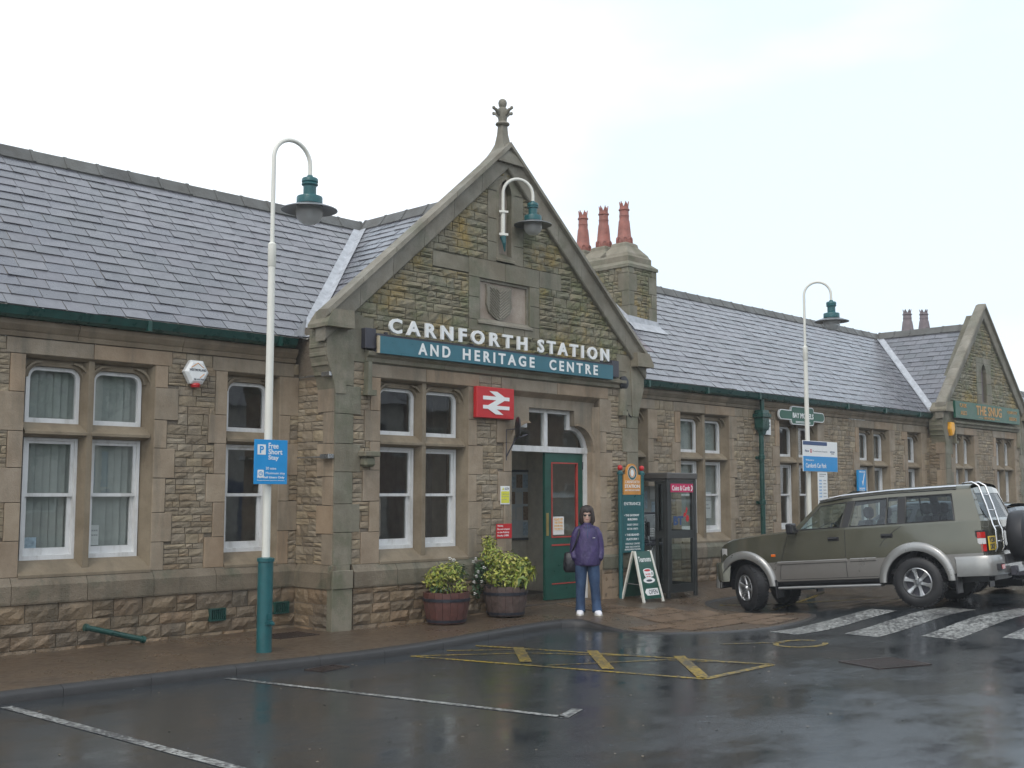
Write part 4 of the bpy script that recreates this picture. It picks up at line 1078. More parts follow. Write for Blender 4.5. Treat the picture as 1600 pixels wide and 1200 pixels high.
def linepaint(name, col, lv=0.52, under=(0.04, 0.04, 0.042)):
    m, nt, b = newmat(name); g = G(nt)
    n = g.noise(22, 6, 0.75); n1 = g.noise(1.5, 4, 0.6)
    f = g.mr(g.math('ADD', n, g.math('MULTIPLY', n1, 0.35)), lv + 0.10, lv + 0.22, 0, 1)
    g.link(g.mix(f, col, under), b.inputs['Base Color'])
    g.link(g.mr(n1, 0.3, 0.7, 0.22, 0.45), b.inputs['Roughness'])
    g.link(g.bump(g.noise(110, 2, 0.6), 0.3, 0.003), b.inputs['Normal'])
    return m
M['line_white'] = linepaint('worn white line', (0.40, 0.41, 0.395), 0.50)
M['line_yellow'] = linepaint('worn yellow line', (0.42, 0.29, 0.03), 0.50)

def axis_vals(a, b, st, ext):
    v = [a - e for e in ext[::-1]]; x = a
    while x < b: v.append(x); x += st
    return v + [b] + [b + e for e in ext]
xs = axis_vals(-4, 30, 0.3, [2, 6, 15, 40, 120, 300]); ys = axis_vals(-2, 13, 0.3, [2, 6, 15, 40, 120, 300])
gm = MB(); nx = len(xs)
def h_g(x, y): return h_road(min(max(x, -10), 60), y) if y < 14 else -0.02
gm.add([(x, y, h_g(x, y)) for y in ys for x in xs], [(j * nx + i, j * nx + i + 1, (j + 1) * nx + i + 1, (j + 1) * nx + i) for j in range(len(ys) - 1) for i in range(nx - 1)])
gr_ = gm.build('ground', M['asphalt'], smooth=True, recalc=False); gr_['kind'] = 'structure'

# kerb line: x -> running edge of the pavement, as one polyline (world x, y)
KL = [(-6, 10.25), (0, 10.2), (4.2, 10.16), (5.6, 10.14), (6.5, 10.1), (7.15, 10.02), (7.8, 9.97), (8.6, 9.98), (9.3, 10.05), (10.0, 10.22), (11.0, 10.4), (11.9, 10.52), (12.15, 10.5), (12.2, 10.3), (12.05, 9.9), (11.98, 9.6), (12.02, 9.3), (12.2, 8.95), (12.6, 8.65), (13.2, 8.42), (14.0, 8.3), (14.9, 8.26), (15.35, 8.45), (15.55, 9.1), (15.62, 9.9), (15.75, 10.6), (16.2, 11.12), (17.2, 11.3), (21, 11.3), (28, 11.2), (50, 11.2)]
def densify(pts, st=0.25):
    out = []
    for (a, b), (c, d) in zip(pts[:-1], pts[1:]):
        n = max(1, int(math.hypot(c - a, d - b) / st))
        out += [(a + (c - a) * i / n, b + (d - b) * i / n) for i in range(n)]
    return out + [pts[-1]]
KD = densify(KL)
for _ in range(2): KD = [KD[0]] + [((a[0] + 2 * b[0] + c[0]) / 4, (a[1] + 2 * b[1] + c[1]) / 4) for a, b, c in zip(KD[:-2], KD[1:-1], KD[2:])] + [KD[-1]]
def off(pts, d):
    out = []
    for i, (x, y) in enumerate(pts):
        a = pts[max(0, i - 1)]; b = pts[min(len(pts) - 1, i + 1)]; l = math.hypot(b[0] - a[0], b[1] - a[1])
        out.append((x - (b[1] - a[1]) / l * d, y + (b[0] - a[0]) / l * d))
    return out
KI = off(KD, 0.085)
# pavement sheet: rows from the inner kerb edge to the wall
pv = MB(); rows = []
for (x, y) in KI:
    # target on the wall: fan towards the building
    tx = x if (x < 11.6 or x > 16.6) else None
    rows.append((x, y, tx))
fanx = [i for i, r in enumerate(rows) if r[2] is None]
for k, i in enumerate(fanx):
    rows[i] = (rows[i][0], rows[i][1], 11.6 + (16.6 - 11.6) * k / (len(fanx) - 1))
nv = 16; yb = 12.95
vs = []
for (x, y, tx) in rows:
    for k in range(nv + 1):
        t = k / nv; px_, py_ = x + (tx - x) * t, y + (yb - y) * t
        vs.append((px_, py_, h_pave(px_, py_)))
pv.add(vs, [(i * (nv + 1) + k, (i + 1) * (nv + 1) + k, (i + 1) * (nv + 1) + k + 1, i * (nv + 1) + k + 1) for i in range(len(rows) - 1) for k in range(nv)])
pvo = pv.build('pavement', M['paving'], smooth=True, recalc=False); pvo['kind'] = 'structure'
kb = MB(); seg = 3; n = len(KD)
i = 0
while i < n - 1:
    j = min(i + seg, n - 1); rings = []
    for k in range(i, j + 1):
        (x0, y0), (x1, y1) = KD[k], KI[k]
        e = 0.0
        zt = h_pave(x1, y1) + 0.002; zb = h_road(x0, y0) - 0.05; zf = max(zt - 0.02, h_road(x0, y0) + 0.008)
        mx, my = x0 + (x1 - x0) * 0.15, y0 + (y1 - y0) * 0.15
        rings.append([(x0, y0, zb), (x0, y0, zf - 0.018), (mx, my, zf), (x1, y1, zt), (x1, y1, zb)])
    if len(rings) > 1:
        d0 = Vector(rings[1][0]) - Vector(rings[0][0]); 
        rings[0] = [tuple(Vector(p) + Vector((d0.x, d0.y, 0)).normalized() * 0.004) for p in rings[0]]
        kb.loft(rings)
    i = j
kbo = kb.build('kerb', M['kerb'], angle=50); kbo['kind'] = 'structure'
# dark gully strip along the near kerb
# tactile ribbed paving
tt = MB(); y = 8.55; rowi = 0
def in_pave(x, y):
    # inside build-out: distance test against the kerb polygon
    c = False; poly = KI + [(50, 12.9), (-6, 12.9)]
    j = len(poly) - 1
    for i in range(len(poly)):
        xi, yi = poly[i]; xj, yj = poly[j]
        if (yi > y) != (yj > y) and x < (xj - xi) * (y - yi) / (yj - yi) + xi: c = not c
        j = i
    return c
tactile_poly = [(12.35, 9.2), (12.9, 8.75), (13.9, 8.5), (14.95, 8.5), (14.9, 9.7), (14.1, 10.6), (14.0, 11.65), (13.2, 11.75), (12.9, 11.0), (13.1, 10.0), (12.6, 9.7)]
def inp(x, y, poly):
    c = False; j = len(poly) - 1
    for i in range(len(poly)):
        xi, yi = poly[i]; xj, yj = poly[j]
        if (yi > y) != (yj > y) and x < (xj - xi) * (y - yi) / (yj - yi) + xi: c = not c
        j = i
    return c
# slabs 0.4 m with ribs running across
q = 8.5
while q < 11.8:
    x = 12.3
    while x < 15.0:
        if inp(x + .2, q + .2, tactile_poly) and all(in_pave(x + a_, q + b_) for a_ in (-.06, .46) for b_ in (-.06, .46)):
            z = h_pave(x + .2, q + .2)
            cs = [(x + .003, q + .003), (x + .397, q + .003), (x + .397, q + .397), (x + .003, q + .397)]
            zz = [max(h_pave(a, b) for a, b in cs) + 0.004] * 4; zz = [h_pave(a, b) + 0.006 for a, b in cs]
            tt.add([(a, b, c) for (a, b), c in zip(cs, zz)] + [(a, b, c - .03) for (a, b), c in zip(cs, zz)], [(0, 1, 2, 3), (0, 4, 5, 1), (1, 5, 6, 2), (2, 6, 7, 3), (3, 7, 4, 0)])
            for r in range(6):
                u = 0.035 + r * 0.066
                def hz(a, b): return (zz[0] * (1 - a / .4) + zz[1] * a / .4) * (1 - b / .4) + (zz[3] * (1 - a / .4) + zz[2] * a / .4) * b / .4
                A = [(x + u + o, q + t, hz(u + o, t) + (0.007 if abs(o) < .015 else 0)) for t in (0.015, 0.385) for o in (-0.018, -0.010, 0.010, 0.018)]
                tt.add(A, [(0, 1, 5, 4), (1, 2, 6, 5), (2, 3, 7, 6)], 1)
        x += 0.4
    q += 0.4
tto = tt.build('tactile_pavement', [M['tactile'], M['tactile_rib']], recalc=False); tto['kind'] = 'structure'

# road markings
def strip(mb, pts, w, mi=0, dz=0.004, w1=None):
    pts = densify(pts, 0.2); L_, R_ = off(pts, w / 2), off(pts, -w / 2)
    vs = [(x, y, h_road(x, y) + dz) for x, y in L_] + [(x, y, h_road(x, y) + dz) for x, y in R_]; n = len(pts)
    mb.add(vs, [(i, i + 1, n + i + 1, n + i) for i in range(n - 1)], mi)
def marking(name, mb, m):
    o = mb.build(name, m, recalc=False); o['kind'] = 'structure'; return o
mb = MB(); strip(mb, [(4.20, 10.02), (4.27, 8.4), (4.36, 6.2), (4.4, 5.0)], 0.10); strip(mb, [(6.34, 10.0), (6.68, 8.5), (7.16, 6.30)], 0.075)
strip(mb, [(7.14, 6.3), (7.5, 6.45)], 0.10)
strip(mb, [(2.0, 10.02), (2.0, 5.0)], 0.09)
marking('parking_road_markings', mb, M['line_white'])
mb = MB()
A, B, C_, D_ = (8.57, 9.96), (9.56, 6.58), (10.87, 6.62), (9.71, 10.05)
A = (8.62, 9.86); D_ = (9.75, 9.98)
strip(mb, [A, B], 0.07); strip(mb, [B, C_], 0.09); strip(mb, [C_, D_], 0.07)
strip(mb, [A, (9.7, 9.1), (10.42, 8.0)], 0.045, dz=.005)
strip(mb, [(9.15, 8.3), (10.35, 7.65), (10.85, 6.7)], 0.045, dz=.005)
for p, q_ in (((9.98, 9.50), (9.18, 8.62)), ((10.37, 8.69), (9.40, 7.66)), ((10.70, 7.70), (9.62, 6.63))): strip(mb, [p, q_], 0.13, dz=0.006)
strip(mb, [(9.2, 9.9), (10.05, 9.2)], 0.04, dz=.005)
marking('yellow_box_road_markings', mb, M['line_yellow'])
mb = MB()   # worn yellow letters on the road
strip(mb, [(11.9, 7.95), (12.35, 7.65), (12.55, 7.45)], 0.06)
ring_ = [(12.62 + 0.42 * math.cos(t) * 0.9, 7.28 + 0.26 * math.sin(t)) for t in [2 * math.pi * i / 24 for i in range(22)]]
strip(mb, ring_, 0.07)
marking('yellow_lettering_road_markings', mb, M['line_yellow'])
mb = MB()
for (p, q_, w) in (((13.38, 7.98), (15.75, 7.72), 0.42), ((13.85, 7.12), (16.5, 6.93), 0.48), ((14.15, 6.24), (17.1, 6.1), 0.46), ((14.5, 5.36), (17.6, 5.25), 0.46), ((14.9, 4.5), (18, 4.4), 0.46)): strip(mb, [p, q_], w)
marking('zebra_road_markings', mb, M['line_white'])
mb = MB()
strip(mb, [(16.3, 10.9), (19.5, 9.6)], 0.07); strip(mb, [(16.3, 9.9), (19.8, 10.9)], 0.07); strip(mb, [(17.3, 8.7), (22.5, 8.0)], 0.07); strip(mb, [(17.2, 8.0), (22, 9.2)], 0.07)
marking('keep_clear_road_markings', mb, M['line_yellow'])

mb = MB(); M['tar'] = plain('tar seam', (0.015, 0.015, 0.016), 0.25)
strip(mb, [(6.4, 5.55), (7.05, 5.82), (8.44, 5.83), (9.2, 5.85)], 0.012)

# manhole covers
M['iron'] = plain('rusty wet iron', (0.055, 0.04, 0.035), 0.35, metal=0.4, var=0.4, bump=0.4)
def cover(name, cx, cy, w, l, rot, hf, label, grate=False):
    m = MB(); z = hf(cx, cy)
    t = thing(name, label, 'manhole cover', (cx, cy, z), rot)
    m.ring(rect(-w / 2, w / 2, -l / 2, l / 2), rect(-w / 2 + .03, w / 2 - .03, -l / 2 + .03, l / 2 - .03), FZ(0), -0.02, 0.009)
    m.build('rim', M['iron'], t, local=True)
    m = MB(); m.box(-w / 2 + .034, w / 2 - .034, -l / 2 + .034, l / 2 - .034, -0.02, 0.004 if not grate else -0.012)
    n = int((w - .08) / 0.05)
    for i in range(n):
        x = -w / 2 + 0.045 + i * 0.05; m.box(x, x + 0.026, -l / 2 + .045, l / 2 - .045, 0.0, 0.009)
    m.build('lid', M['iron'], t, local=True)
    return t
cover('manhole_cover', 11.8, 5.8, 0.75, 0.6, R(-20), h_road, 'rusty square manhole cover in the open wet asphalt below the zebra crossing')
cover('manhole_cover', 7.42, 9.80, 0.42, 0.26, R(10), h_road, 'small drain cover in the asphalt in front of the pavement edge', True)
cover('manhole_cover', 8.3, 11.75, 0.6, 0.45, R(0), h_pave, 'brown rectangular cover in the paving behind the teal based lamp post')

# bits of wet leaf and grit on the asphalt
M['litter'] = plain('wet litter', (0.16, 0.13, 0.09), 0.5, var=.5, nscale=2)
mb = MB()
for k in range(170):
    x, y = U(3, 15), U(4.2, 10.0)
    if x / 1.35 > y + 2.5: continue
    a, s_ = U(0, 6.28), U(.006, .020); z = h_road(x, y)
    mb.add([(x + s_ * math.cos(a + b) * (1 if i % 2 else .55), y + s_ * math.sin(a + b) * (1 if i % 2 else .55), z + .004 + (.004 if i == 0 else 0)) for i, b in enumerate((0, 1.57, 3.14, 4.71))], [(0, 1, 2, 3)])
o = mb.build('debris', M['litter'], recalc=False); o['kind'] = 'stuff'
def LP(root): pass
I4 = (0, 0, 0)
# ------------------------------------------------------------------ lamps
def lamp_head(t, x, z, s=1.0):
    m = MB()
    m.lathe([(0.03, z + 0.03), (0.045, z), (0.085, z - 0.005), (0.095, z - 0.02), (0.095, z - 0.05), (0.085, z - 0.06), (0.095, z - 0.07), (0.095, z - 0.085), (0.075, z - 0.10), (0.075, z - 0.20), (0.09, z - 0.215), (0.145, z - 0.225), (0.15, z - 0.24), (0.15, z - 0.31), (0.12, z - 0.32)], (x, 0, 0), 24)
    h = m.build('lamp_housing', M['teal_paint'], t, local=True, angle=35)
    m = MB(); m.lathe([(0.12, z - 0.315), (0.20, z - 0.33), (0.32, z - 0.375), (0.325, z - 0.385), (0.31, z - 0.385), (0.2, z - 0.342), (0.12, z - 0.33)], (x, 0, 0), 32)
    m.build('lamp_shade', M['grey_metal'], t, local=True, angle=40)
    m = MB(); m.lathe([(0.145, z - 0.33), (0.158, z - 0.40), (0.15, z - 0.46), (0.12, z - 0.51), (0.07, z - 0.545), (0, z - 0.555)], (x, 0, 0), 24)
    b = m.build('lamp_bowl', M['lamp_glass'], t, local=True, smooth=True)
    m = MB(); m.lathe([(0.0, z - 0.33), (0.03, z - 0.34), (0.04, z - 0.42), (0.03, z - 0.47), (0, z - 0.485)], (x, 0, 0), 12)
    m.build('bulb', M['sign_white'], b, local=True, smooth=True)
def crook(r, zc, x1, zend, n=14): return [(r - r * math.cos(math.pi * i / n), 0, zc + r * math.sin(math.pi * i / n)) for i in range(n + 1)] + [(x1, 0, zend)]
def lamp_post(loc, label):
    t = thing('lamp_post', label, 'lamp post', loc, 0, 'swan neck lamp posts along the pavement')
    m = MB(); m.lathe([(0.083, -0.05), (0.083, 0.97), (0.095, 0.975), (0.095, 1.01), (0.05, 1.02)], I4, 20)
    b = m.build('base', M['teal_paint'], t, local=True, angle=30)
    m = MB(); m.box(-0.045, 0.045, -0.095, -0.075, 0.30, 0.34); m.lathe([(0.0, -0.13), (0.02, -0.125), (0.022, -0.09)], (0.03, 0, 0.31), 10, axis='y'); m.box(-0.02, 0.02, -0.097, -0.09, 0.36, 0.42)
    m.build('latch', M['teal_paint'], b, local=True)
    m = MB(); m.tube([(0, 0, 1.0), (0, 0, 2.5), (0, 0, 4.30)], [0.045, 0.044, 0.040], 18); m.lathe([(0.040, 4.24), (0.047, 4.25), (0.047, 4.50), (0.028, 4.52)], I4, 18)
    m.tube([(0, 0, 4.5), (0, 0, 5.2)] + crook(0.25, 5.50, 0.50, 5.34), 0.025, 14)
    m.build('pole', M['cream_paint'], t, local=True, angle=40)
    lamp_head(t, 0.50, 5.36)
    return t
lamp1 = lamp_post((7.25, 10.71, 0.10), 'tall cream lamp post with teal base carrying the blue short stay parking sign')
lamp2 = dup(lamp1, Matrix.Translation((19.50, 11.0, 0.10)) @ Matrix.Rotation(R(-58), 4, 'Z'), 'cream swan neck lamp post behind the olive car, holding the car park sign')
t = thing('wall_lamp', 'swan neck wall lamp with teal hood mounted high on the entrance gable', 'wall lamp', (12.0, YG + 0.08, 5.60), R(-28))
m = MB(); m.tube([(0, -0.16, 0.0), (0, -0.16, 0.4)] , 0.034, 12); m.box(-0.03, 0.03, -0.15, 0.01, 0.02, 0.05); m.box(-0.03, 0.03, -0.15, 0.01, 0.36, 0.39); m.box(-0.07, 0.07, -0.205, -0.195, 0.015, 0.05); m.box(-0.07, 0.07, -0.205, -0.195, 0.36, 0.39)
m.build('bracket', M['cream_paint'], t, local=True)
m = MB(); m.tube([(x, -0.16 - 0.0, z) for x, _, z in [(0, 0, 0.1), (0, 0, 0.6)] + crook(0.235, 0.66, 0.47, 0.55)], 0.024, 12); m.build('arm', M['cream_paint'], t, local=True, angle=40)
m = MB(); m.tube([(0.0, -0.17, 0.0), (0.01, -0.19, -0.10), (0.03, -0.16, -0.22)], [0.05, 0.03, 0.008], 8); m.build('cable_gland', M['teal_paint'], t, local=True)
n0 = set(bpy.data.objects)
lamp_head(t, 0.47, 0.55, 1)
for o in [o for o in bpy.data.objects if o not in n0 and o.parent == t]: o.scale = (0.88,) * 3; o.location = (0.47 * 0.12, -0.16, 0.55 * 0.12)

# ------------------------------------------------------------------ writing and signs
def panel(name, mat, root, P, u0, u1, v0, v1, o0, o1, b=0.003): 
    m = MB(); m.bbox(u0, u1, min(o0, o1), max(o0, o1), v0, v1, b, P=lambda p, q, r: P(p, r, q)); return m.build(name, M[mat], root)
# station name
P = FY(YG - 0.16)
t = thing('station_name_sign', 'long teal and white station name board with raised white letters across the entrance gable', 'sign', (12.0, YG, 3.6))
panel('board', 'sign_teal', t, P, 9.53, 14.37, 3.645, 3.875, 0, -0.04)
panel('board_edge', 'cream_edge', t, P, 9.50, 9.53, 3.645, 3.875, -0.0, -0.04); 
m = MB()
def words_line(m, items, P, v0, v1, **kw):
    for s_, a, b in items: m.text(s_, P, a, b, v0, v1, **kw)
m.text('CARNFORTH', P, 9.66, 12.32, 3.925, 4.125, 0.0, 0.03, bold=0.03, sp=1.55); m.text('STATION', P, 12.56, 14.24, 3.925, 4.125, 0.0, 0.03, bold=0.03, sp=1.55)
m.build('raised_lettering', M['sign_white'], t)
m = MB(); m.text('AND', P, 10.19, 10.78, 3.685, 3.845, 0.001, 0.006, bold=0.028, sp=1.5); m.text('HERITAGE', P, 11.02, 12.50, 3.685, 3.845, 0.001, 0.006, bold=0.028, sp=1.5); m.text('CENTRE', P, 12.83, 13.98, 3.685, 3.845, 0.001, 0.006, bold=0.028, sp=1.5)
m.build('lettering', M['sign_white'], t)
for x in (9.33, 14.42): 
    o = panel('junction_box', 'charcoal', t, FY(YG), x, x + 0.18, 3.70, 3.97, 0.10, 0.0, 0.008)
m = MB(); m.box(9.5, 14.4, YG - 0.12, YG - 0.05, 3.88, 3.91); m.box(9.5, 14.4, YG - 0.12, YG - 0.05, 3.66, 3.69)
for x in (9.7, 11.3, 12.9, 14.2): m.box(x, x + 0.04, YG - 0.055, YG, 3.65, 3.95)
m.build('mounting_rail', M['charcoal'], t)
# red double arrow sign
t = thing('railway_symbol_sign', 'red box sign with white double arrow symbol beside the entrance doorway', 'sign', (11.7, YG, 3.1))
P = FY(YG - 0.10)
panel('box', 'red', t, P, 11.36, 12.13, 2.895, 3.345, 0, -0.08, 0.01)
m = MB(); cx, cz, w, h = 11.75, 3.12, 0.27, 0.165
def par(pts): m.prism([(cx + a * w, cz + b * h) for a, b in pts], P, 0.001, 0.006)
for sg in (1, -1):
    par([(-1, sg * .24), (1, sg * .24), (1, sg * .56), (-1, sg * .56)])
    par([(-.53 * sg, 1 * sg), (.05 * sg, 1 * sg), (.64 * sg, .558 * sg), (-.02 * sg, .558 * sg)])
par([(0.0, .239), (.62, .239), (0.0, -.239), (-.62, -.239)])
m.build('double_arrow', M['sign_white'], t)
# wall notices
def notice(name, label, cat, P, u0, u1, v0, v1, mat, lines, th=0.008, extra=None, group=None):
    t = thing(name, label, cat, P((u0 + u1) / 2, v0, 0), 0, group)
    panel('board', mat, t, P, u0, u1, v0, v1, th, 0.0, 0.002)
    by = {}
    for (s_, a, b, c, d, mt, bo) in lines:
        by.setdefault(mt, MB()).text(s_, P, u0 + (u1 - u0) * a, u0 + (u1 - u0) * b, v0 + (v1 - v0) * c, v0 + (v1 - v0) * d, th, th + 0.0025, bold=bo)
    if extra: extra(t, P, th)
    for mt, mm in by.items(): mm.build('lettering', M[mt], t)
    return t
P = FY(YG - 0.012)
def tri_(t, P, th):
    m = MB(); m.prism([(11.955, 1.87), (12.0, 1.87), (11.978, 1.91)], P, th, th + .002); m.build('warning_triangle', M['yellow'], t)
    panel('yellow_field', 'yellow', t, P, 11.935, 12.105, 1.68, 1.85, th + .002, th, 0.0005)
notice('safety_notice', 'white and yellow notice on the rubble wall beside the open doorway', 'notice', P, 11.925, 12.115, 1.66, 1.925, 'sign_white',
       [('CCTV', .45, .9, .80, .92, 'ink', 0.01), ('images are being', .1, .9, .52, .60, 'ink_grey', 0), ('recorded for safety', .1, .9, .38, .46, 'ink_grey', 0), ('and security', .1, .7, .22, .30, 'ink_grey', 0)], extra=tri_)
notice('trespass_notice', 'small red warning notice below the yellow one beside the doorway', 'notice', P, 11.84, 12.16, 1.17, 1.38, 'red',
       [('Warning', .06, .42, .78, .92, 'sign_white', 0.01), ('Do not trespass', .06, .86, .55, .70, 'sign_white', 0.01), ('on the Railway', .06, .82, .33, .48, 'sign_white', 0.01), ('Penalty £1000', .06, .78, .10, .26, 'sign_white', 0.01)])
# intruder alarm boxes
t = thing('alarm_box', 'white hexagonal alarm box under the gutter beside the single sash window', 'alarm box', (7.36, YW, 3.2))
P = FY(YW - 0.012); m = MB(); cx, cz, r = 7.36, 3.29, 0.165
hx = lambda r, ry: [(cx + r * math.cos(math.pi / 3 * k), cz + ry * math.sin(math.pi / 3 * k)) for k in range(6)]
m.loft([[P(u, v, 0.0) for u, v in hx(r, r)], [P(u, v, 0.06) for u, v in hx(r, r)], [P(u, v, 0.09) for u, v in hx(r - .04, r - .04)]]); m.build('cover', M['sign_white'], t)
m = MB(); m.text('WESTMORLAND', P, cx - .115, cx + .115, cz + 0.01, cz + 0.04, 0.089, 0.093, bold=0.01); m.text('FIRE & SECURITY', P, cx - .05, cx + .09, cz - .10, cz - .08, 0.089, 0.093, bold=0.01); m.build('lettering', M['ink'], t)
m = MB()
for a, b in (((-.09, .05), (0, .11)), ((0, .11), (.08, .055)), ((.03, -.07), (.09, -.02))): m.tube([P(cx + a[0], cz + a[1], 0.09), P(cx + b[0], cz + b[1], 0.09)], 0.005, 4)
m.build('emblem', M['orange'], t)
m = MB(); m.lathe([(0, 0), (0.05, 0.0), (0.06, 0.03), (0.05, 0.05)], (cx, YW - 0.05, cz - 0.185), 12); m.build('strobe', M['red'], t)
t = thing('alarm_box', 'yellow alarm box high on the corner of the far gable', 'alarm box', (28.5, YG2, 3.3))
P = FY(YG2 - 0.014); m = MB(); pts = [(-.11, .17), (.11, .17), (.14, .0), (.05, -.17), (-.06, -.17), (-.14, .0)]
m.loft([[P(28.46 + u, 3.45 + v, 0.0) for u, v in pts], [P(28.46 + u, 3.45 + v, 0.07) for u, v in pts], [P(28.46 + u * .75, 3.45 + v * .8, 0.10) for u, v in pts]]); m.build('cover', M['amber'], t)
# far gable pub sign
P = FY(YG2 - 0.15)
t = thing('pub_sign', 'long green pub sign with gold lettering across the far gable', 'sign', (30.8, YG2, 3.7))
panel('board', 'snug_green', t, P, 28.55, 32.85, 3.74, 4.17, 0, -0.06, .006)
m = MB()
for a, b in ((28.7, 28.74), (32.6, 32.64)): m.box(a, b, YG2 - 0.1, YG2, 3.8, 4.1)
m.build('mounting', M['charcoal'], t)
m = MB(); m.text('THE SNUG', P, 29.85, 31.55, 3.87, 4.12, 0, .008, bold=0.02); m.text('CASK', P, 28.82, 29.25, 4.02, 4.12, 0, .008); m.text('ALES', P, 28.86, 29.23, 3.83, 3.93, 0, .008)
m.text('QUALITY', P, 31.98, 32.68, 4.00, 4.09, 0, .008); m.text('BEERS', P, 32.10, 32.62, 3.83, 3.92, 0, .008); m.text('MICROPUB', P, 30.35, 31.05, 3.78, 3.84, 0, .008)
m.box(30.0, 30.28, -0.006, 0, 3.80, 3.81, P=lambda p, q, r: P(p, r, -q)); m.box(31.12, 31.4, -0.006, 0, 3.80, 3.81, P=lambda p, q, r: P(p, r, -q))
m.build('lettering', M['gold'], t)
# model shop sign over a window
t = thing('totem_sign', 'green rounded station style shop sign above the window near the downpipe', 'sign', (21.9, YW, 3.35))
P = FY(YW - 0.10)
def rr(u0, u1, v0, v1, r, n=5):
    out = []
    for cx, cz, a in ((u1 - r, v0 + r, -90), (u1 - r, v1 - r, 0), (u0 + r, v1 - r, 90), (u0 + r, v0 + r, 180)):
        out += [(cx + r * math.cos(R(a + 90 * k / n)), cz + r * math.sin(R(a + 90 * k / n))) for k in range(n + 1)]
    return out
m = MB(); m.prism(rr(20.85, 22.73, 3.36, 3.57, 0.095), P, -0.04, 0.0, 1); m.prism(rr(21.33, 22.27, 3.27, 3.66, 0.07), P, -0.041, 0.003, 1)
m.prism(rr(20.87, 22.71, 3.38, 3.55, 0.085), P, 0.0, 0.006, 0); m.prism(rr(21.35, 22.25, 3.29, 3.64, 0.06), P, 0.003, 0.008, 0); m.build('board', [M['snug_green'], M['sign_white']], t)
m = MB(); m.text('BAY MODELS', P, 21.38, 22.24, 3.41, 3.52, .008, .014, bold=0.02); m.text('==========', P, 21.5, 22.1, 3.31, 3.345, .008, .012, bold=0.01); m.build('lettering', M['sign_white'], t)
m = MB(); m.box(21.2, 21.24, YW - 0.06, YW, 3.42, 3.5); m.box(22.4, 22.44, YW - 0.06, YW, 3.42, 3.5); m.build('mounting', M['charcoal'], t)
notice('small_notice', 'small white notice high on the wall beside the green downpipe', 'notice', FY(YW - 0.02), 20.34, 20.60, 3.02, 3.34, 'sign_white', [('------', .1, .9, .7, .82, 'ink_grey', 0.01), ('-----',.1, .9, .5, .62, 'ink_grey', 0.01), ('---', .25, .75, .28, .4, 'ink_grey', 0.01)], th=0.03)
def tick(t, P, th):
    m = MB(); m.prism([(24.36, 2.10), (24.40, 2.00), (24.50, 2.28), (24.47, 2.29), (24.40, 2.09), (24.375, 2.125)], P, th, th + .003); m.build('tick_symbol', M['sign_white'], t)
notice('information_sign', 'narrow blue sign with a white tick beside the far double window', 'sign', FY(YW - 0.06), 24.20, 24.56, 1.86, 2.36, 'blue', [('WELCOME', .1, .9, .88, .95, 'sign_white', 0.01), ('secure', .1, .8, .12, .2, 'sign_white', 0.01), ('station', .1, .8, .04, .1, 'sign_white', 0.01)], th=0.05, extra=tick)
notice('notice_plate', 'small yellow and white notice on the wall past the far gable', 'notice', FY(YW - 0.02), 34.3, 34.62, 1.55, 1.95, 'yellow', [('----', .1, .9, .6, .8, 'ink', 0.01)])
# parking sign on the near post
P = FY(10.62)
def pk(t, P, th):
    m = MB(); m.ring(rect(7.05, 7.16, 2.235, 2.345), rect(7.05 + .0, 7.16, 2.235, 2.345)[:], P, th, th + .0005) if False else None
    m.prism(rect(7.05, 7.155, 2.235, 2.345), P, th, th + .002); m.prism(rr(7.055, 7.135, 1.985, 2.07, 0.01, 2), P, th, th + .002); m.build('symbol_panel', M['sign_white'], t)
    m = MB(); m.text('P', P, 7.078, 7.13, 2.25, 2.33, th + .002, th + .004, bold=0.03); m.ring(circ(7.095, 2.027, 0.026, 14), circ(7.095, 2.027, 0.02, 14), P, th + .002, th + .004); m.tube([P(7.095, 2.045, th + .003), P(7.095, 2.027, th + .003), P(7.108, 2.027, th + .003)], 0.003, 4); m.build('symbol', M['blue'], t)
notice('parking_sign', 'bright blue short stay parking sign fixed to the cream lamp post', 'sign', P, 7.01, 7.44, 1.915, 2.40, 'blue',
       [('Free', .42, .72, .80, .93, 'sign_white', .015), ('Short', .42, .84, .67, .79, 'sign_white', .015), ('Stay', .42, .73, .52, .65, 'sign_white', .015),
        ('20 mins', .35, .66, .325, .385, 'sign_white', 0), ('Maximum stay', .35, .93, .205, .275, 'sign_white', 0), ('For Rail Users Only', .10, .92, .115, .18, 'sign_white', .02), ('Penalty Notices issued to offenders', .10, .92, .065, .095, 'sign_white', 0)], th=0.008, extra=pk)
m = MB(); 
for z in (2.02, 2.28): m.lathe([(0.046, z), (0.052, z), (0.052, z + .03), (0.046, z + .03)], (7.25, 10.71, 0), 16); m.box(7.22, 7.28, 10.625, 10.66, z, z + .03)
o = m.build('bracket', M['cream_paint'], bpy.data.objects['parking_sign'])
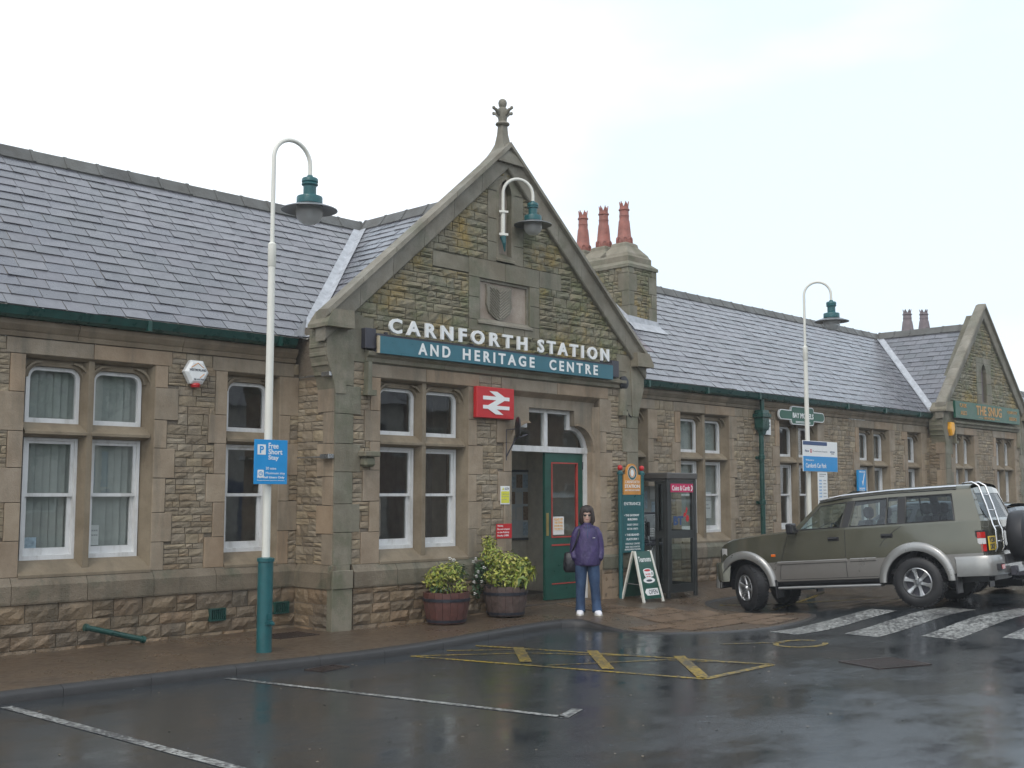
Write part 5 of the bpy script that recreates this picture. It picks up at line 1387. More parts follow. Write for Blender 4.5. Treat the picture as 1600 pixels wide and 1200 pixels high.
# car park sign on the far post
P = FY(10.90)
def cps(t, P, th):
    panel('blue_field', 'blue', t, P, 19.13, 20.42, 2.24, 2.52, th + .003, th - .004, .001)
    panel('navy_bar', 'navy', t, P, 19.13, 20.03, 2.73, 2.80, th + .003, th - .004, .001)
    m = MB(); m.ring(circ(19.42, 2.62, 0.035, 16), circ(19.42, 2.62, 0.02, 16), P, th, th + .003); m.build('operator_emblem', M['red'], t)
notice('car_park_sign', 'white and blue car park sign on the far lamp post above the car roof', 'sign', P, 19.12, 20.43, 2.235, 2.81, 'sign_white',
       [('Welcome to', .07, .30, .34, .40, 'sign_white', 0), ('Carnforth Car Park', .07, .66, .12, .27, 'sign_white', .01), ('First', .06, .17, .63, .70, 'navy', .02), ('TransPennine Express', .28, .70, .63, .69, 'ink_grey', 0), ('APCOA', .78, .92, .64, .69, 'navy', .02), ('PARKING', .81, .90, .59, .62, 'ink_grey', 0)], th=0.012, extra=cps)
bpy.data.objects['car_park_sign']
for o in kids(bpy.data.objects['car_park_sign']):
    if o.name.startswith('lettering') and o.data.materials[0] == M['sign_white']: o.location.y -= 0.003
lines = [('PARKING TARIFF', .15, .9, .92, .96, 'ink', 0)] + [('.....', .1, .9, .9 - k * 0.075, .91 - k * 0.075, 'ink_grey', 0.02) for k in range(3)]
lines = [('-------', .15, .85, .93, .95, 'ink', 0), ('-----', .15, .65, .87, .885, 'ink', 0)]
for k in range(6): lines += [('==', .12, .38, .72 - k * .1, .76 - k * .1, 'blue', .02), ('===', .55, .85, .73 - k * .1, .755 - k * .1, 'ink', 0)]
notice('tariff_board', 'tall narrow white tariff board on the far lamp post, below the car park sign', 'notice', P, 19.66, 20.02, 1.62, 2.225, 'sign_white', lines, th=0.01)

# wall oddments
t = thing('cable_drum_lamp', 'round black disc fitting with trailing cable past the end of the station name board', 'fitting', (14.76, YG, 3.6))
m = MB(); m.lathe([(0, -0.07), (0.09, -0.07), (0.11, -0.055), (0.11, -0.02), (0.05, 0.0)], (14.77, YG - 0.02, 3.63), 20, axis='y'); m.build('disc', M['black'], t, angle=40)
m = MB(); m.tube([(14.77, YG - 0.03, 3.55), (14.79, YG - 0.03, 3.4), (14.86, YG - 0.03, 3.22), (14.95, YG - 0.03, 3.10), (15.02, YG - 0.02, 3.08)], 0.009, 6); m.build('cable', M['black'], t)
for z, lb in ((3.33, 'upper of the two grey metal brackets on the entrance gable return wall'), (2.28, 'lower of the two grey metal brackets on the entrance gable return wall')):
    t = thing('wall_bracket', lb, 'bracket', (GX0, 12.0, z), 0, 'grey brackets on the gable return')
    m = MB(); m.tube([(GX0 - 0.05, 12.42, z), (GX0 - 0.05, 11.85, z)], 0.012, 6); m.bbox(GX0 - 0.10, GX0 - 0.01, 11.70, 11.88, z - 0.025, z + 0.035, 0.006); m.build('bar', M['steel'], t)
t = thing('door_mirror', 'round black fitting on a strut arm at the head of the doorway', 'fitting', (12.10, YG, 2.6))
m = MB(); m.lathe([(0, -0.03), (0.14, -0.02), (0.16, 0.0), (0.14, 0.02), (0, 0.03)], (0, 0, 0), 20, axis='x'); m.v = [tuple(Matrix.Translation((12.11, YG - 0.19, 2.78)) @ Matrix.Rotation(R(-36), 4, 'Z') @ Vector(p)) for p in m.v]; m.build('disc', M['black'], t, angle=50)
m = MB(); m.tube([(12.05, YG - 0.01, 2.35), (12.10, YG - 0.16, 2.62), (12.30, YG - 0.2, 2.68)], 0.010, 6); m.tube([(12.05, YG - 0.01, 2.30), (12.05, YG - 0.01, 2.75), (12.12, YG - 0.18, 2.76)], 0.010, 6); m.build('strut', M['charcoal'], t)
t = thing('loose_pipe', 'length of green metal pipe leaning low against the rock faced plinth', 'pipe', (6.4, YW - 0.1, 0.1))
m = MB(); m.tube([(6.02, YW - 0.12, 0.335), (6.72, YW - 0.16, 0.14)], 0.032, 12); m.build('tube', M['gutter'], t, angle=50)
m = MB(); m.tube([(6.02, YW - 0.12, 0.335), (6.06, YW - 0.12, 0.325)], 0.042, 12); m.tube([(6.69, YW - 0.16, 0.15), (6.73, YW - 0.16, 0.137)], 0.040, 12); m.build('collar', M['gutter'], t)

# papers stuck inside the windows
def paper(label, P, u0, u1, v0, v1, mat='paper', text=None, name='window_notice'):
    m = MB(); m.box(u0, u1, -0.246, -0.244, v0, v1, P=lambda p, q, r: P(p, r, q)); o = m.build(name, M[mat]); tag(o, label, 'notice')
    WM[o.name] = Matrix.Identity(4)
    if text:
        m = MB()
        for s_, a, b, c, d in text: m.text(s_, P, u0 + (u1 - u0) * a, u0 + (u1 - u0) * b, v0 + (v1 - v0) * c, v0 + (v1 - v0) * d, -0.2438, -0.243, bold=.01)
        m.build('lettering', M['ink'], o)
paper('pale card in a bottom window corner above the loose green pipe', PA, 5.44, 5.60, 1.20, 1.33, 'paper_blue')
paper('white notice with print in the bottom corner of the second window light', PA, 6.20, 6.33, 1.22, 1.45, text=[('====', .12, .88, .70, .76), ('====', .12, .88, .47, .53)])
paper('white paper notices taped inside the window just past the telephone box', PA, 18.60, 18.84, 1.35, 1.85, text=[('====', .1, .9, .87, .92), ('=====', .1, .9, .67, .71), ('===', .1, .6, .5, .54), ('====', .1, .8, .36, .40)])
paper('orange poster in the window under the green shop sign', PA, 21.86, 22.16, 2.02, 2.38, 'orange')
paper('pink leaflet below the orange poster in the shop window', PA, 21.88, 22.08, 1.62, 1.92, 'paper_brown')
paper('round blue railway poster in the upper light of the far double window', PA, 25.34, 25.62, 2.78, 3.08, 'blue')
paper('leaflet stack standing inside the sash window of the entrance gable', PGB, 9.80, 9.90, 1.25, 1.75, 'paper_brown')

# ------------------------------------------------------------------ lobby
P = FY(13.75)
t = thing('notice_board', 'grey notice board full of leaflets on the back wall inside the doorway', 'notice board', (14.2, 13.75, 1.3))
panel('board', 'board_grey', t, P, 13.45, 14.72, 1.05, 2.20, 0.03, 0)
m = MB(); m.ring(rect(13.42, 14.745, 1.02, 2.23), rect(13.46, 14.71, 1.06, 2.19), P, 0.045, 0.0); m.build('frame', M['grey_metal'], t)
k = 0
for i in range(7):
    for j in range(4):
        if random.random() < .12: continue
        x = 13.50 + i * 0.172; z = 1.08 + j * 0.275
        m = MB(); m.box(x + U(0, .01), x + U(.14, .16), -0.034, -0.031, z + U(0, .02), z + U(.2, .25), P=lambda p, q, r: P(p, r, -q)); m.build('leaflet', M[random.choice(['paper', 'paper_blue', 'paper_blue', 'paper_brown', 'board_grey'])], t)
t = thing('oval_plaque', 'small oval black plaque on the wall inside the doorway', 'plaque', (13.2, 13.75, 2.0)); m = MB(); m.ring(circ(13.22, 2.06, .13, 24, .09), circ(13.22, 2.06, .105, 24, .065), P, 0.0, .02); m.build('rim', M['sign_white'], t); m = MB(); m.prism(circ(13.22, 2.06, .107, 24, .067), P, 0.0, .012); m.text('TICKETS', P, 13.15, 13.29, 2.04, 2.075, .012, .016); m.build('plate', M['black'], t)
t = thing('arched_board', 'grey arched board standing just inside the doorway', 'board', (13.1, 13.70, 0.16)); 
m = MB(); oo = [(12.90, 0.2), (13.24, 0.2), (13.24, 1.5)] + arc(13.07, 1.5, .17, 0, math.pi)[1:-1] + [(12.90, 1.5)]; m.prism(oo, FY(13.70), 0, .03); m.build('panel', M['board_grey'], t)
m = MB(); m.ring(oo, [(13.07 + (u - 13.07) * .86, 0.9 + (v - .9) * .96) for u, v in oo], FY(13.70), .02, .045); m.build('frame', M['grey_metal'], t)
# paper in the door glass
m = MB(); m.box(13.34, 13.60, YG + 0.232, YG + 0.235, 1.18, 1.46); o = m.build('door_notice', M['paper']); tag(o, 'white notice with yellow lettering inside the green door glass', 'notice')
m = MB(); Pd = FY(YG + 0.231)
for k, s_ in enumerate(('PLEASE USE', 'THE OTHER', 'DOOR FOR', 'TICKETS')): m.text(s_, Pd, 13.37, 13.57, 1.40 - k * .05, 1.435 - k * .05, 0, .001, bold=.02)
m.build('lettering', M['amber'], o)

# ------------------------------------------------------------------ barrels and shrubs
M['stave_red'] = plain('faded red barrel stave', (0.095, 0.036, 0.029), 0.5, var=0.35, dirt=0.4, bump=0.5, nscale=20)
M['stave_grey'] = plain('weathered barrel stave', (0.085, 0.06, 0.052), 0.55, var=0.4, dirt=0.5, bump=0.5, nscale=20, dirtcol=(0.08, 0.03, 0.03))
M['hoop'] = plain('dark blue barrel hoop', (0.03, 0.033, 0.045), 0.4, metal=0.3, var=0.3)
M['soil'] = plain('dark soil', (0.03, 0.022, 0.015), 0.9, bump=0.8, nscale=30)
def leafmat(name, cols, rough=0.4):
    m, nt, b = newmat(name); g = G(nt); k = len(cols)
    g.link(g.ramp(g.rnd(), [(i / (k - 1), c) for i, c in enumerate(cols)]), b.inputs['Base Color'])
    b.inputs['Roughness'].default_value = rough; b.inputs['Subsurface Weight'].default_value = 0.0
    return m
M['leaf_yellow'] = leafmat('variegated yellow green leaf', [(0.07, 0.13, 0.02), (0.27, 0.33, 0.04), (0.38, 0.39, 0.07), (0.14, 0.22, 0.03), (0.46, 0.42, 0.10), (0.05, 0.10, 0.02)])
M['leaf_dark'] = leafmat('dark green leaf', [(0.025, 0.06, 0.02), (0.04, 0.09, 0.03), (0.03, 0.075, 0.03)])
M['petal'] = plain('white petal', (0.75, 0.75, 0.72), 0.6)
M['twig'] = plain('brown twig', (0.10, 0.07, 0.04), 0.7)
def barrel(loc, label, mat, rz):
    t = thing('planter_barrel', label, 'barrel planter', loc, rz, 'half barrel planters by the gable wall')
    n = 18; 
    m = MB()
    for i in range(n):
        a0, a1 = 2 * math.pi * i / n + 0.008, 2 * math.pi * (i + 1) / n - 0.008; h = 0.40 + U(-.006, .006) - (0.03 if (mat == 'stave_grey' and i % 5 == 0) else 0)
        rs = []
        for z in (0, 0.1, 0.2, 0.3, h):
            r = 0.255 + 0.055 * math.sin(min(1, z / 0.40) * math.pi * 0.55)
            rs.append([(r * math.cos(a0), r * math.sin(a0), z), (r * math.cos(a1), r * math.sin(a1), z), ((r - .025) * math.cos(a1), (r - .025) * math.sin(a1), z), ((r - .025) * math.cos(a0), (r - .025) * math.sin(a0), z)])
        m.loft(rs)
    m.build('tub', M[mat], t, local=True)
    for z0, w in ((0.015, 0.035), (0.285, 0.04)):
        r0 = 0.255 + 0.055 * math.sin(z0 / 0.4 * math.pi * .55); r1 = 0.255 + 0.055 * math.sin((z0 + w) / 0.4 * math.pi * .55)
        m = MB(); m.lathe([(r0 + .001, z0), (r0 + .008, z0), (r1 + .008, z0 + w), (r1 + .001, z0 + w)], I4, 36); m.build('hoop', M['hoop'], t, local=True, angle=40)
    m = MB(); m.lathe([(0.0, 0.35), (0.27, 0.34)], I4, 18); m.build('soil', M['soil'], t, local=True)
    return t
barrel((10.52, 11.33, 0.115), 'faded red half barrel holding the smaller round shrub', 'stave_red', 0.3)
barrel((11.66, 11.34, 0.13), 'weathered brown half barrel nearer the doorway, holding the larger shrub', 'stave_grey', 1.1)
def leafclump(m, c, rad, n, size, flat=1.0, droop=0.0):
    for _ in range(n):
        while True:
            d = Vector((U(-1, 1), U(-1, 1), U(-1, 1)))
            if 0.25 < d.length < 1: break
        d = d * (0.75 + 0.25 * random.random()) if d.length > .6 else d
        p = Vector(c) + Vector((d.x * rad[0], d.y * rad[1], d.z * rad[2]))
        up = (d.normalized() + Vector((U(-.6, .6), U(-.6, .6), U(-.2, .9)))).normalized()
        t1 = up.cross(Vector((U(-1, 1), U(-1, 1), U(-1, 1)))).normalized(); t2 = up.cross(t1)
        l = size * U(0.7, 1.35); w = l * U(0.36, 0.5); dr = Vector((0, 0, -droop * l))
        a, b_, c_, d_ = p, p + t1 * l * .5 + t2 * w * .5 + up * w * .12, p + t1 * l + dr, p + t1 * l * .5 - t2 * w * .5 + up * w * .12
        m.add([a, b_, c_, d_, p + t1 * l * .5 - up * w * .05], [(0, 1, 4), (1, 2, 4), (2, 3, 4), (3, 0, 4)])
def shrub(loc, label, clumps, dark, flowers, stems, long_leaves=None):
    t = thing('shrub', label, 'shrub', loc, 0, 'variegated shrubs in the half barrels')
    m = MB()
    for c, r, n, s_ in clumps: leafclump(m, c, r, n, s_)
    if long_leaves:
        for c, r, n, s_ in long_leaves: leafclump(m, c, r, n, s_, droop=0.5)
    m.build('foliage', M['leaf_yellow'], t, local=True, recalc=False)
    if dark:
        m = MB()
        for c, r, n, s_ in dark: leafclump(m, c, r, n, s_)
        m.build('dark_foliage', M['leaf_dark'], t, local=True, recalc=False)
    m = MB()
    for _ in range(stems):
        a = U(0, 6.28); r = U(0, .12); x, y = r * math.cos(a), r * math.sin(a); k = U(.5, 1)
        e = random.choice(clumps)[0]; m.tube([(x, y, 0.30), (x * 1.5 + e[0] * .4, y * 1.5 + e[1] * .4, 0.3 + (e[2] - .3) * .5), (e[0] + U(-.05, .05), e[1] + U(-.05, .05), e[2] + U(-.05, .1))], [0.007, 0.005, 0.003], 5)
    m.build('stems', M['twig'], t, local=True)
    for f in flowers:
        m = MB(); c = Vector(f)
        for k in range(5):
            a = k * 1.257; m.lathe([(0, -.006), (0.016, 0), (0, .006)], (c.x + .016 * math.cos(a), c.y + U(-.01, .01), c.z + .016 * math.sin(a)), 6)
        m.build('flower', M['petal'], t, local=True)
    return t
rv = lambda o, d=0, z=0.6: (0.69 * o - 0.72 * d, -0.72 * o - 0.69 * d, z)      # o: to the right in the view, d: towards the camera
shrub((10.52, 11.33, 0.115), 'rounded yellow green shrub in the faded red half barrel',
      [(rv(-.08, .05, .62), (.20, .20, .17), 420, .055), (rv(.06, .0, .66), (.20, .18, .17), 380, .05), (rv(-.18, .05, .55), (.14, .14, .12), 180, .055), (rv(.18, .05, .50), (.12, .12, .14), 130, .05), (rv(-.05, .0, .45), (.22, .18, .08), 120, .045)],
      [(rv(.16, -.08, .64), (.16, .12, .15), 160, .05), (rv(-.08, .06, .44), (.2, .15, .07), 110, .05)], [rv(.05, .05, .84), rv(.10, .06, .82)], 22)
shrub((11.66, 11.34, 0.13), 'larger bushy yellow green shrub with white flowers, in the weathered barrel',
      [(rv(-.20, .0, .80), (.20, .18, .18), 420, .055), (rv(-.24, .0, .98), (.12, .10, .13), 160, .05), (rv(.02, .05, .70), (.24, .22, .20), 560, .06), (rv(.22, .05, .64), (.20, .18, .17), 420, .07), (rv(-.15, .1, .55), (.22, .18, .13), 300, .055), (rv(.10, .1, .50), (.26, .2, .10), 260, .06), (rv(.0, .0, .42), (.25, .2, .06), 100, .05)],
      [(rv(-.36, .0, .60), (.13, .15, .26), 330, .055), (rv(-.42, .0, .36), (.10, .10, .16), 110, .05), (rv(.0, .0, .40), (.26, .2, .06), 120, .05)],
      [rv(-.42, .12, .78), rv(-.45, .1, .74), rv(-.38, .14, .60), rv(-.41, .12, .54), rv(-.33, .16, .47), rv(-.44, .1, .46), rv(-.43, .1, .30), rv(-.30, .16, .66)], 26,
      long_leaves=[(rv(.30, .12, .60), (.12, .1, .12), 70, .11), (rv(.20, .16, .50), (.12, .08, .10), 40, .13)])

# ------------------------------------------------------------------ entrance sign between two posts
t = thing('entrance_sign', 'tall teal and orange station entrance sign between two posts with red ball tops', 'sign', (14.89, 11.62, 0.12))
for x in (14.60, 15.17):
    m = MB(); m.lathe([(0.036, 0.08), (0.036, 2.12), (0.048, 2.125), (0.048, 2.16), (0.03, 2.18), (0.018, 2.20)], (x, 11.62, 0), 16); p = m.build('post', M['teal_paint'], t, angle=35)
    m = MB(); m.lathe([(0.012, 2.185), (0.035, 2.205), (0.043, 2.235), (0.035, 2.265), (0, 2.28)], (x, 11.62, 0), 14); m.build('ball_finial', M['red'], p, smooth=True)
P = FY(11.60)
panel('lower_board', 'teal_paint', t, P, 14.64, 15.13, 0.87, 1.80, 0.0, -0.03)
m = MB(); oo = [(14.66, 1.802), (15.11, 1.802), (15.11, 2.12), (15.03, 2.13)] + arc(14.885, 2.16, .145, 0, math.pi, 12) + [(14.74, 2.13), (14.66, 2.12)]
m.prism(oo, P, 0.003, -0.03); m.build('upper_board', M['orange'], t)
m = MB(); m.ring(circ(14.885, 2.155, .115, 28), circ(14.885, 2.155, .075, 28), P, 0.003, .006); m.build('emblem_ring', M['teal_paint'], t)
m = MB(); m.ring(circ(14.885, 2.155, .118, 28), circ(14.885, 2.155, .114, 28), P, 0.004, .008); m.ring(circ(14.885, 2.155, .077, 28), circ(14.885, 2.155, .072, 28), P, 0.004, .008); m.prism(circ(14.885, 2.155, .045, 14, .06), P, .003, .006)
m.text('CARNFORTH', P, 14.70, 15.07, 1.985, 2.03, .003, .006, bold=-0.005, sp=1.1); m.text('STATION', P, 14.69, 15.08, 1.91, 1.965, .003, .006, bold=.02); m.text('AND HERITAGE CENTRE', P, 14.69, 15.08, 1.86, 1.885, .003, .006)
for s_, a, b, z, h, bo in (('ENTRANCE', .06, .94, 1.63, .05, .0), ('• THE GATEWAY', .06, .86, 1.45, .036, .015), ('BUILDING', .25, .76, 1.385, .036, .015), ('TICKET OFFICE', .2, .8, 1.30, .03, -.005), ('RETAIL UNITS', .22, .78, 1.235, .03, -.005),
                        ('• THE ISLAND', .10, .84, 1.135, .036, .015), ('PLATFORM 1', .18, .80, 1.065, .036, .015), ('HERITAGE CENTRE', .12, .88, 0.985 + .01, .028, -.005), ('BRIEF ENCOUNTER', .12, .88, 0.945, .026, -.005), ('REFRESHMENT ROOMS', .08, .92, 0.905, .026, -.005)):
    m.text(s_, P, 14.64 + .49 * a, 14.64 + .49 * b, z, z + h, 0.001, .004, bold=bo)
m.build('lettering', M['sign_white'], t)

# ------------------------------------------------------------------ folding pavement board
t = thing('pavement_board', 'green and white folding tearooms board standing in front of the entrance sign', 'pavement sign', (14.86, 11.38, 0.11))
A0, A1 = Vector((14.60, 11.16, 0.10)), Vector((15.10, 11.16, 0.10)); T0, T1 = Vector((14.645, 11.38, 0.90)), Vector((15.055, 11.38, 0.90)); B0, B1 = Vector((14.60, 11.60, 0.12)), Vector((15.10, 11.60, 0.12))
def leg(a, b, name, root, mt='cream_paint'):
    m = MB(); d = (b - a).normalized(); s = Vector((1, 0, 0)); u = d.cross(s).normalized(); q = []
    for p in (a, b): q.append([p + s * .02 + u * .014, p - s * .02 + u * .014, p - s * .02 - u * .014, p + s * .02 - u * .014])
    m.loft(q); return m.build(name, M[mt], root)
for a, b in ((A0, T0), (A1, T1), (B0, T0 + Vector((0, .03, 0))), (B1, T1 + Vector((0, .03, 0)))): leg(a, b, 'leg', t)
for A_, B_, T_, U_, s_ in ((A0, A1, T0, T1, 1), (B0, B1, T0, T1, -1)):
    def Pb_(u, v, o, A_=A_, B_=B_, T_=T_, U_=U_, s_=s_):     # u 0..1 across, v 0..1 up
        a = A_.lerp(B_, u); c = T_.lerp(U_, u); nn = (T_ - A_).cross(Vector((1, 0, 0))).normalized() * -s_
        if nn.y * s_ > 0: nn = -nn
        return a.lerp(c, v) + nn * o
    m = MB(); m.prism(rect(0.04, 0.96, 0.07, 0.99), Pb_, -0.006, 0.006); m.build('panel', M['green_paint'], t)
    if s_ == 1:
        m = MB(); m.text('Tearooms', Pb_, .12, .88, .785, .89, .006, .009, bold=.01, sp=1.12)
        m.prism([(.14, .20), (.24, .265), (.86, .265), (.86, .135), (.24, .135)], Pb_, .006, .0085)
        m.prism(circ(.5, .425, .32, 26, .055), Pb_, .006, .009)
        cup = [(.27, .62), (.29, .53), (.35, .47), (.5, .445), (.63, .47), (.70, .53), (.73, .62)]; m.prism(cup, Pb_, .006, .012); m.prism(circ(.5, .62, .232, 22, .035), Pb_, .007, .013)
        m.ring([(.70, .60), (.80, .61), (.83, .56), (.78, .50), (.68, .49)], [(.72, .575), (.775, .58), (.785, .56), (.76, .525), (.69, .52)], Pb_, .006, .012, closed=False); m.build('lettering', M['sign_white'], t)
        m = MB(); m.text('OPEN', Pb_, .34, .80, .155, .245, .0085, .011, bold=.005, sp=1.1); m.prism(circ(.5, .418, .17, 20, .022), Pb_, .0091, .0105) ; m.build('dark_lettering', M['ink'], t)
        m = MB(); m.prism(circ(.5, .618, .19, 20, .022), Pb_, .0131, .0135); m.text('hot drinks', Pb_, .36, .64, .53, .56, .0125, .0135, bold=.02); m.text('and cakes', Pb_, .38, .62, .485, .515, .0125, .0135, bold=.02); m.build('red_lettering', M['red'], t)
m = MB()
for x in (A0, A1): m.tube([x.lerp(T0 if x is A0 else T1, .35) + Vector((0, .02, 0)), (B0 if x is A0 else B1).lerp(T0 if x is A0 else T1, .35)], .008, 6)
m.build('stay', M['grey_metal'], t)

# ------------------------------------------------------------------ telephone box
M['kiosk'] = plain('dark kiosk frame', (0.030, 0.033, 0.033), 0.4, var=.2, dirt=.2, dirtcol=(.08, .08, .075))
t = thing('telephone_box', 'black framed glass telephone box against the wall behind the entrance sign', 'telephone box', (16.08, 11.9, 0.14))
x0, x1, y0, y1, z0, z1 = 15.66, 16.50, 11.46, 12.30, 0.12, 2.17
M['box_roof'] = plain('telephone box roof metal', (0.10, 0.095, 0.09), 0.4, metal=0.3, dirt=0.2)
for x in (x0, x1 - .06):
    for y in (y0, y1 - .06): m = MB(); m.bbox(x, x + .06, y, y + .06, z0 - .03, 2.06, .006); m.build('corner_post', M['kiosk'], t)
m = MB(); m.bbox(x0 - .015, x1 + .015, y0 - .015, y1 + .015, 2.065, z1, .012); m.bbox(x0 + .01, x1 - .01, y0 + .01, y1 - .01, 2.035, 2.065, .004); m.build('roof', M['box_roof'], t)
M['bt_glass'] = glassm('telephone box glass', tint=(.90, .95, .93), trans=.95)
def glazed(name, P, a, b, zlo, zmid, ztop, door=False):
    m = MB(); m.ring(rect(a, b, zlo, ztop), rect(a + .055, b - .055, zlo + .14, ztop - .05), P, 0, -.03); m.box(a + .055, b - .055, -.03, 0, zmid - .11, zmid + .02, P=lambda p, q, r: P(p, r, q)); o = m.build(name, M['kiosk'], t)
    m = MB(); m.sheet(rect(a + .05, b - .05, zlo + .13, zmid - .10), P, -.015); m.sheet(rect(a + .05, b - .05, zmid + .01, ztop - .05), P, -.016); m.build('pane', M['bt_glass'], o, recalc=False); return o
dr = glazed('door', FY(y0 + .01), x0 + .062, x1 - .062, .17, 1.18, 2.03)
glazed('side_panel', FX(x1 - .01, 1), y0 + .062, y1 - .062, .17, 1.18, 2.03)
glazed('narrow_side_panel', FX(x0 + .01), y0 + .062, y0 + .27, .17, 1.18, 2.03)
P = FY(y0 + .008)
panel('header_sign', 'magenta' if 'magenta' in M else 'red', t, P, x0 + .075, x1 - .075, 1.72, 1.93, .006, -.003, .001) if False else None
M['magenta'] = plain('magenta enamel', (0.50, 0.02, 0.10), 0.4)
panel('header_sign', 'magenta', t, P, x0 + .10, x1 - .10, 1.84, 1.985, .008, -.004, .001)
m = MB(); m.box(x0 + .075, x1 - .3, -.009, 0, 1.822, 1.838, P=lambda p, q, r: P(p, r, -q)); m.build('green_stripe', M['snug_green'], t)
m = MB(); m.text('Coins & Cards', P, x0 + .13, x1 - .20, 1.87, 1.955, .008, .011, bold=.01); m.ring([(16.33, 1.86), (16.36, 1.87), (16.38, 1.90), (16.375, 1.94), (16.345, 1.965)], [(16.335, 1.88), (16.35, 1.885), (16.362, 1.905), (16.358, 1.93), (16.34, 1.945)], P, .008, .012, closed=False); m.build('lettering', M['sign_white'], t)
m = MB(); m.text('BT', P, x0 + .18, x0 + .46, 1.29, 1.44, -.008, -.005, bold=.04); m.build('company_lettering', M['navy'], t)
m = MB(); m.prism([(16.13, 1.42), (16.20, 1.45), (16.25, 1.56), (16.22, 1.60), (16.19, 1.50), (16.14, 1.49)], P, -.008, -.005); m.prism(circ(16.24, 1.40, .045, 12, .06), P, -.008, -.005); m.build('company_emblem', M['red'], t)
bp_ = MB(); bp_.box(x0 + .07, x1 - .07, y1 - .08, y1 - .05, .3, 1.95); bp_.build('back_panel', plain('pale kiosk lining', (.42, .43, .42), .6), t)
ph = MB(); ph.bbox(x0 + .12, x0 + .50, y1 - .22, y1 - .082, .98, 1.50, .012); o = ph.build('telephone', M['charcoal'], t)
m = MB(); m.bbox(x0 + .15, x0 + .47, y1 - .235, y1 - .221, 1.03, 1.46, .006); m.build('face_plate', M['steel'], o)
m = MB(); m.bbox(x0 + .20, x0 + .25, y1 - .29, y1 - .236, 1.10, 1.34, .015); m.build('handset', M['black'], o)
m = MB()
for i in range(3):
    for j in range(4): m.bbox(x0 + .31 + i * .042, x0 + .34 + i * .042, y1 - .243, y1 - .2355, 1.08 + j * .04, 1.108 + j * .04, .003)
m.build('keypad', M['sign_white'], o)
m = MB(); m.tube([(x0 + .225, y1 - .26, 1.10), (x0 + .22, y1 - .30, .92), (x0 + .26, y1 - .30, .84), (x0 + .33, y1 - .27, .90), (x0 + .34, y1 - .22, 1.0)], .008, 6); m.build('cord', M['steel'], o)
m = MB(); m.bbox(x0 + .10, x1 - .10, y1 - .30, y1 - .082, .93, .975, .006); m.build('shelf', M['charcoal'], t)
for (u0, u1, v0, v1, mt) in ((x0 + .55, x0 + .70, 1.2, 1.42, 'paper'), (x0 + .56, x0 + .69, 1.5, 1.68, 'paper_blue'), (x0 + .14, x0 + .44, 1.56, 1.86, 'paper_blue'), (x0 + .52, x1 - .11, 1.72, 1.95, 'paper')):
    m = MB(); m.box(u0, u1, y1 - .086, y1 - .081, v0, v1); m.build('card', M[mt], t)

# ------------------------------------------------------------------ the woman by the door
M['skin'] = plain('skin', (0.70, 0.47, 0.38), 0.5, var=0.06)
M['hair'] = plain('dark brown hair', (0.030, 0.018, 0.016), 0.38, var=0.5, nscale=60, bump=0.6)
def cloth(name, col, rough=0.6, fold=14, st=0.5, col2=None):
    m, nt, b = newmat(name); g = G(nt)
    n = g.noise(fold, 3, 0.6, stretch=(1.0, 1.0, 0.6)); n2 = g.noise(90, 2, 0.6)
    c = g.mix(g.mr(n, .35, .65, 0, 1), col, col2 or [x * 1.35 for x in col])
    g.link(c, b.inputs['Base Color']); b.inputs['Roughness'].default_value = rough
    g.link(g.bump(g.math('ADD', n, g.math('MULTIPLY', n2, .12)), st, 0.03), b.inputs['Normal']); return m
M['jacket'] = cloth('purple shell jacket', (0.030, 0.021, 0.082), 0.5, 10, 1.0, (0.055, 0.036, 0.13))
M['jeans'] = cloth('blue denim', (0.016, 0.038, 0.09), 0.75, 7, 0.9, (0.036, 0.075, 0.155))
M['shoe'] = plain('white trainer', (0.72, 0.72, 0.76), 0.5, var=0.05)
M['bagm'] = cloth('black leather bag', (0.012, 0.012, 0.016), 0.4, 12, 0.5)
M['lens'] = plain('dark sunglass lens', (0.02, 0.015, 0.012), 0.1)
pm = Matrix.Translation((12.72, 10.74, h_pave(12.72, 10.74))) @ Matrix.Rotation(R(-46), 4, 'Z') @ Matrix.Scale(1.0, 4)
t = thing('person', 'person in a purple jacket and blue jeans standing by the green door', 'person', mat=pm)
H = 1.53
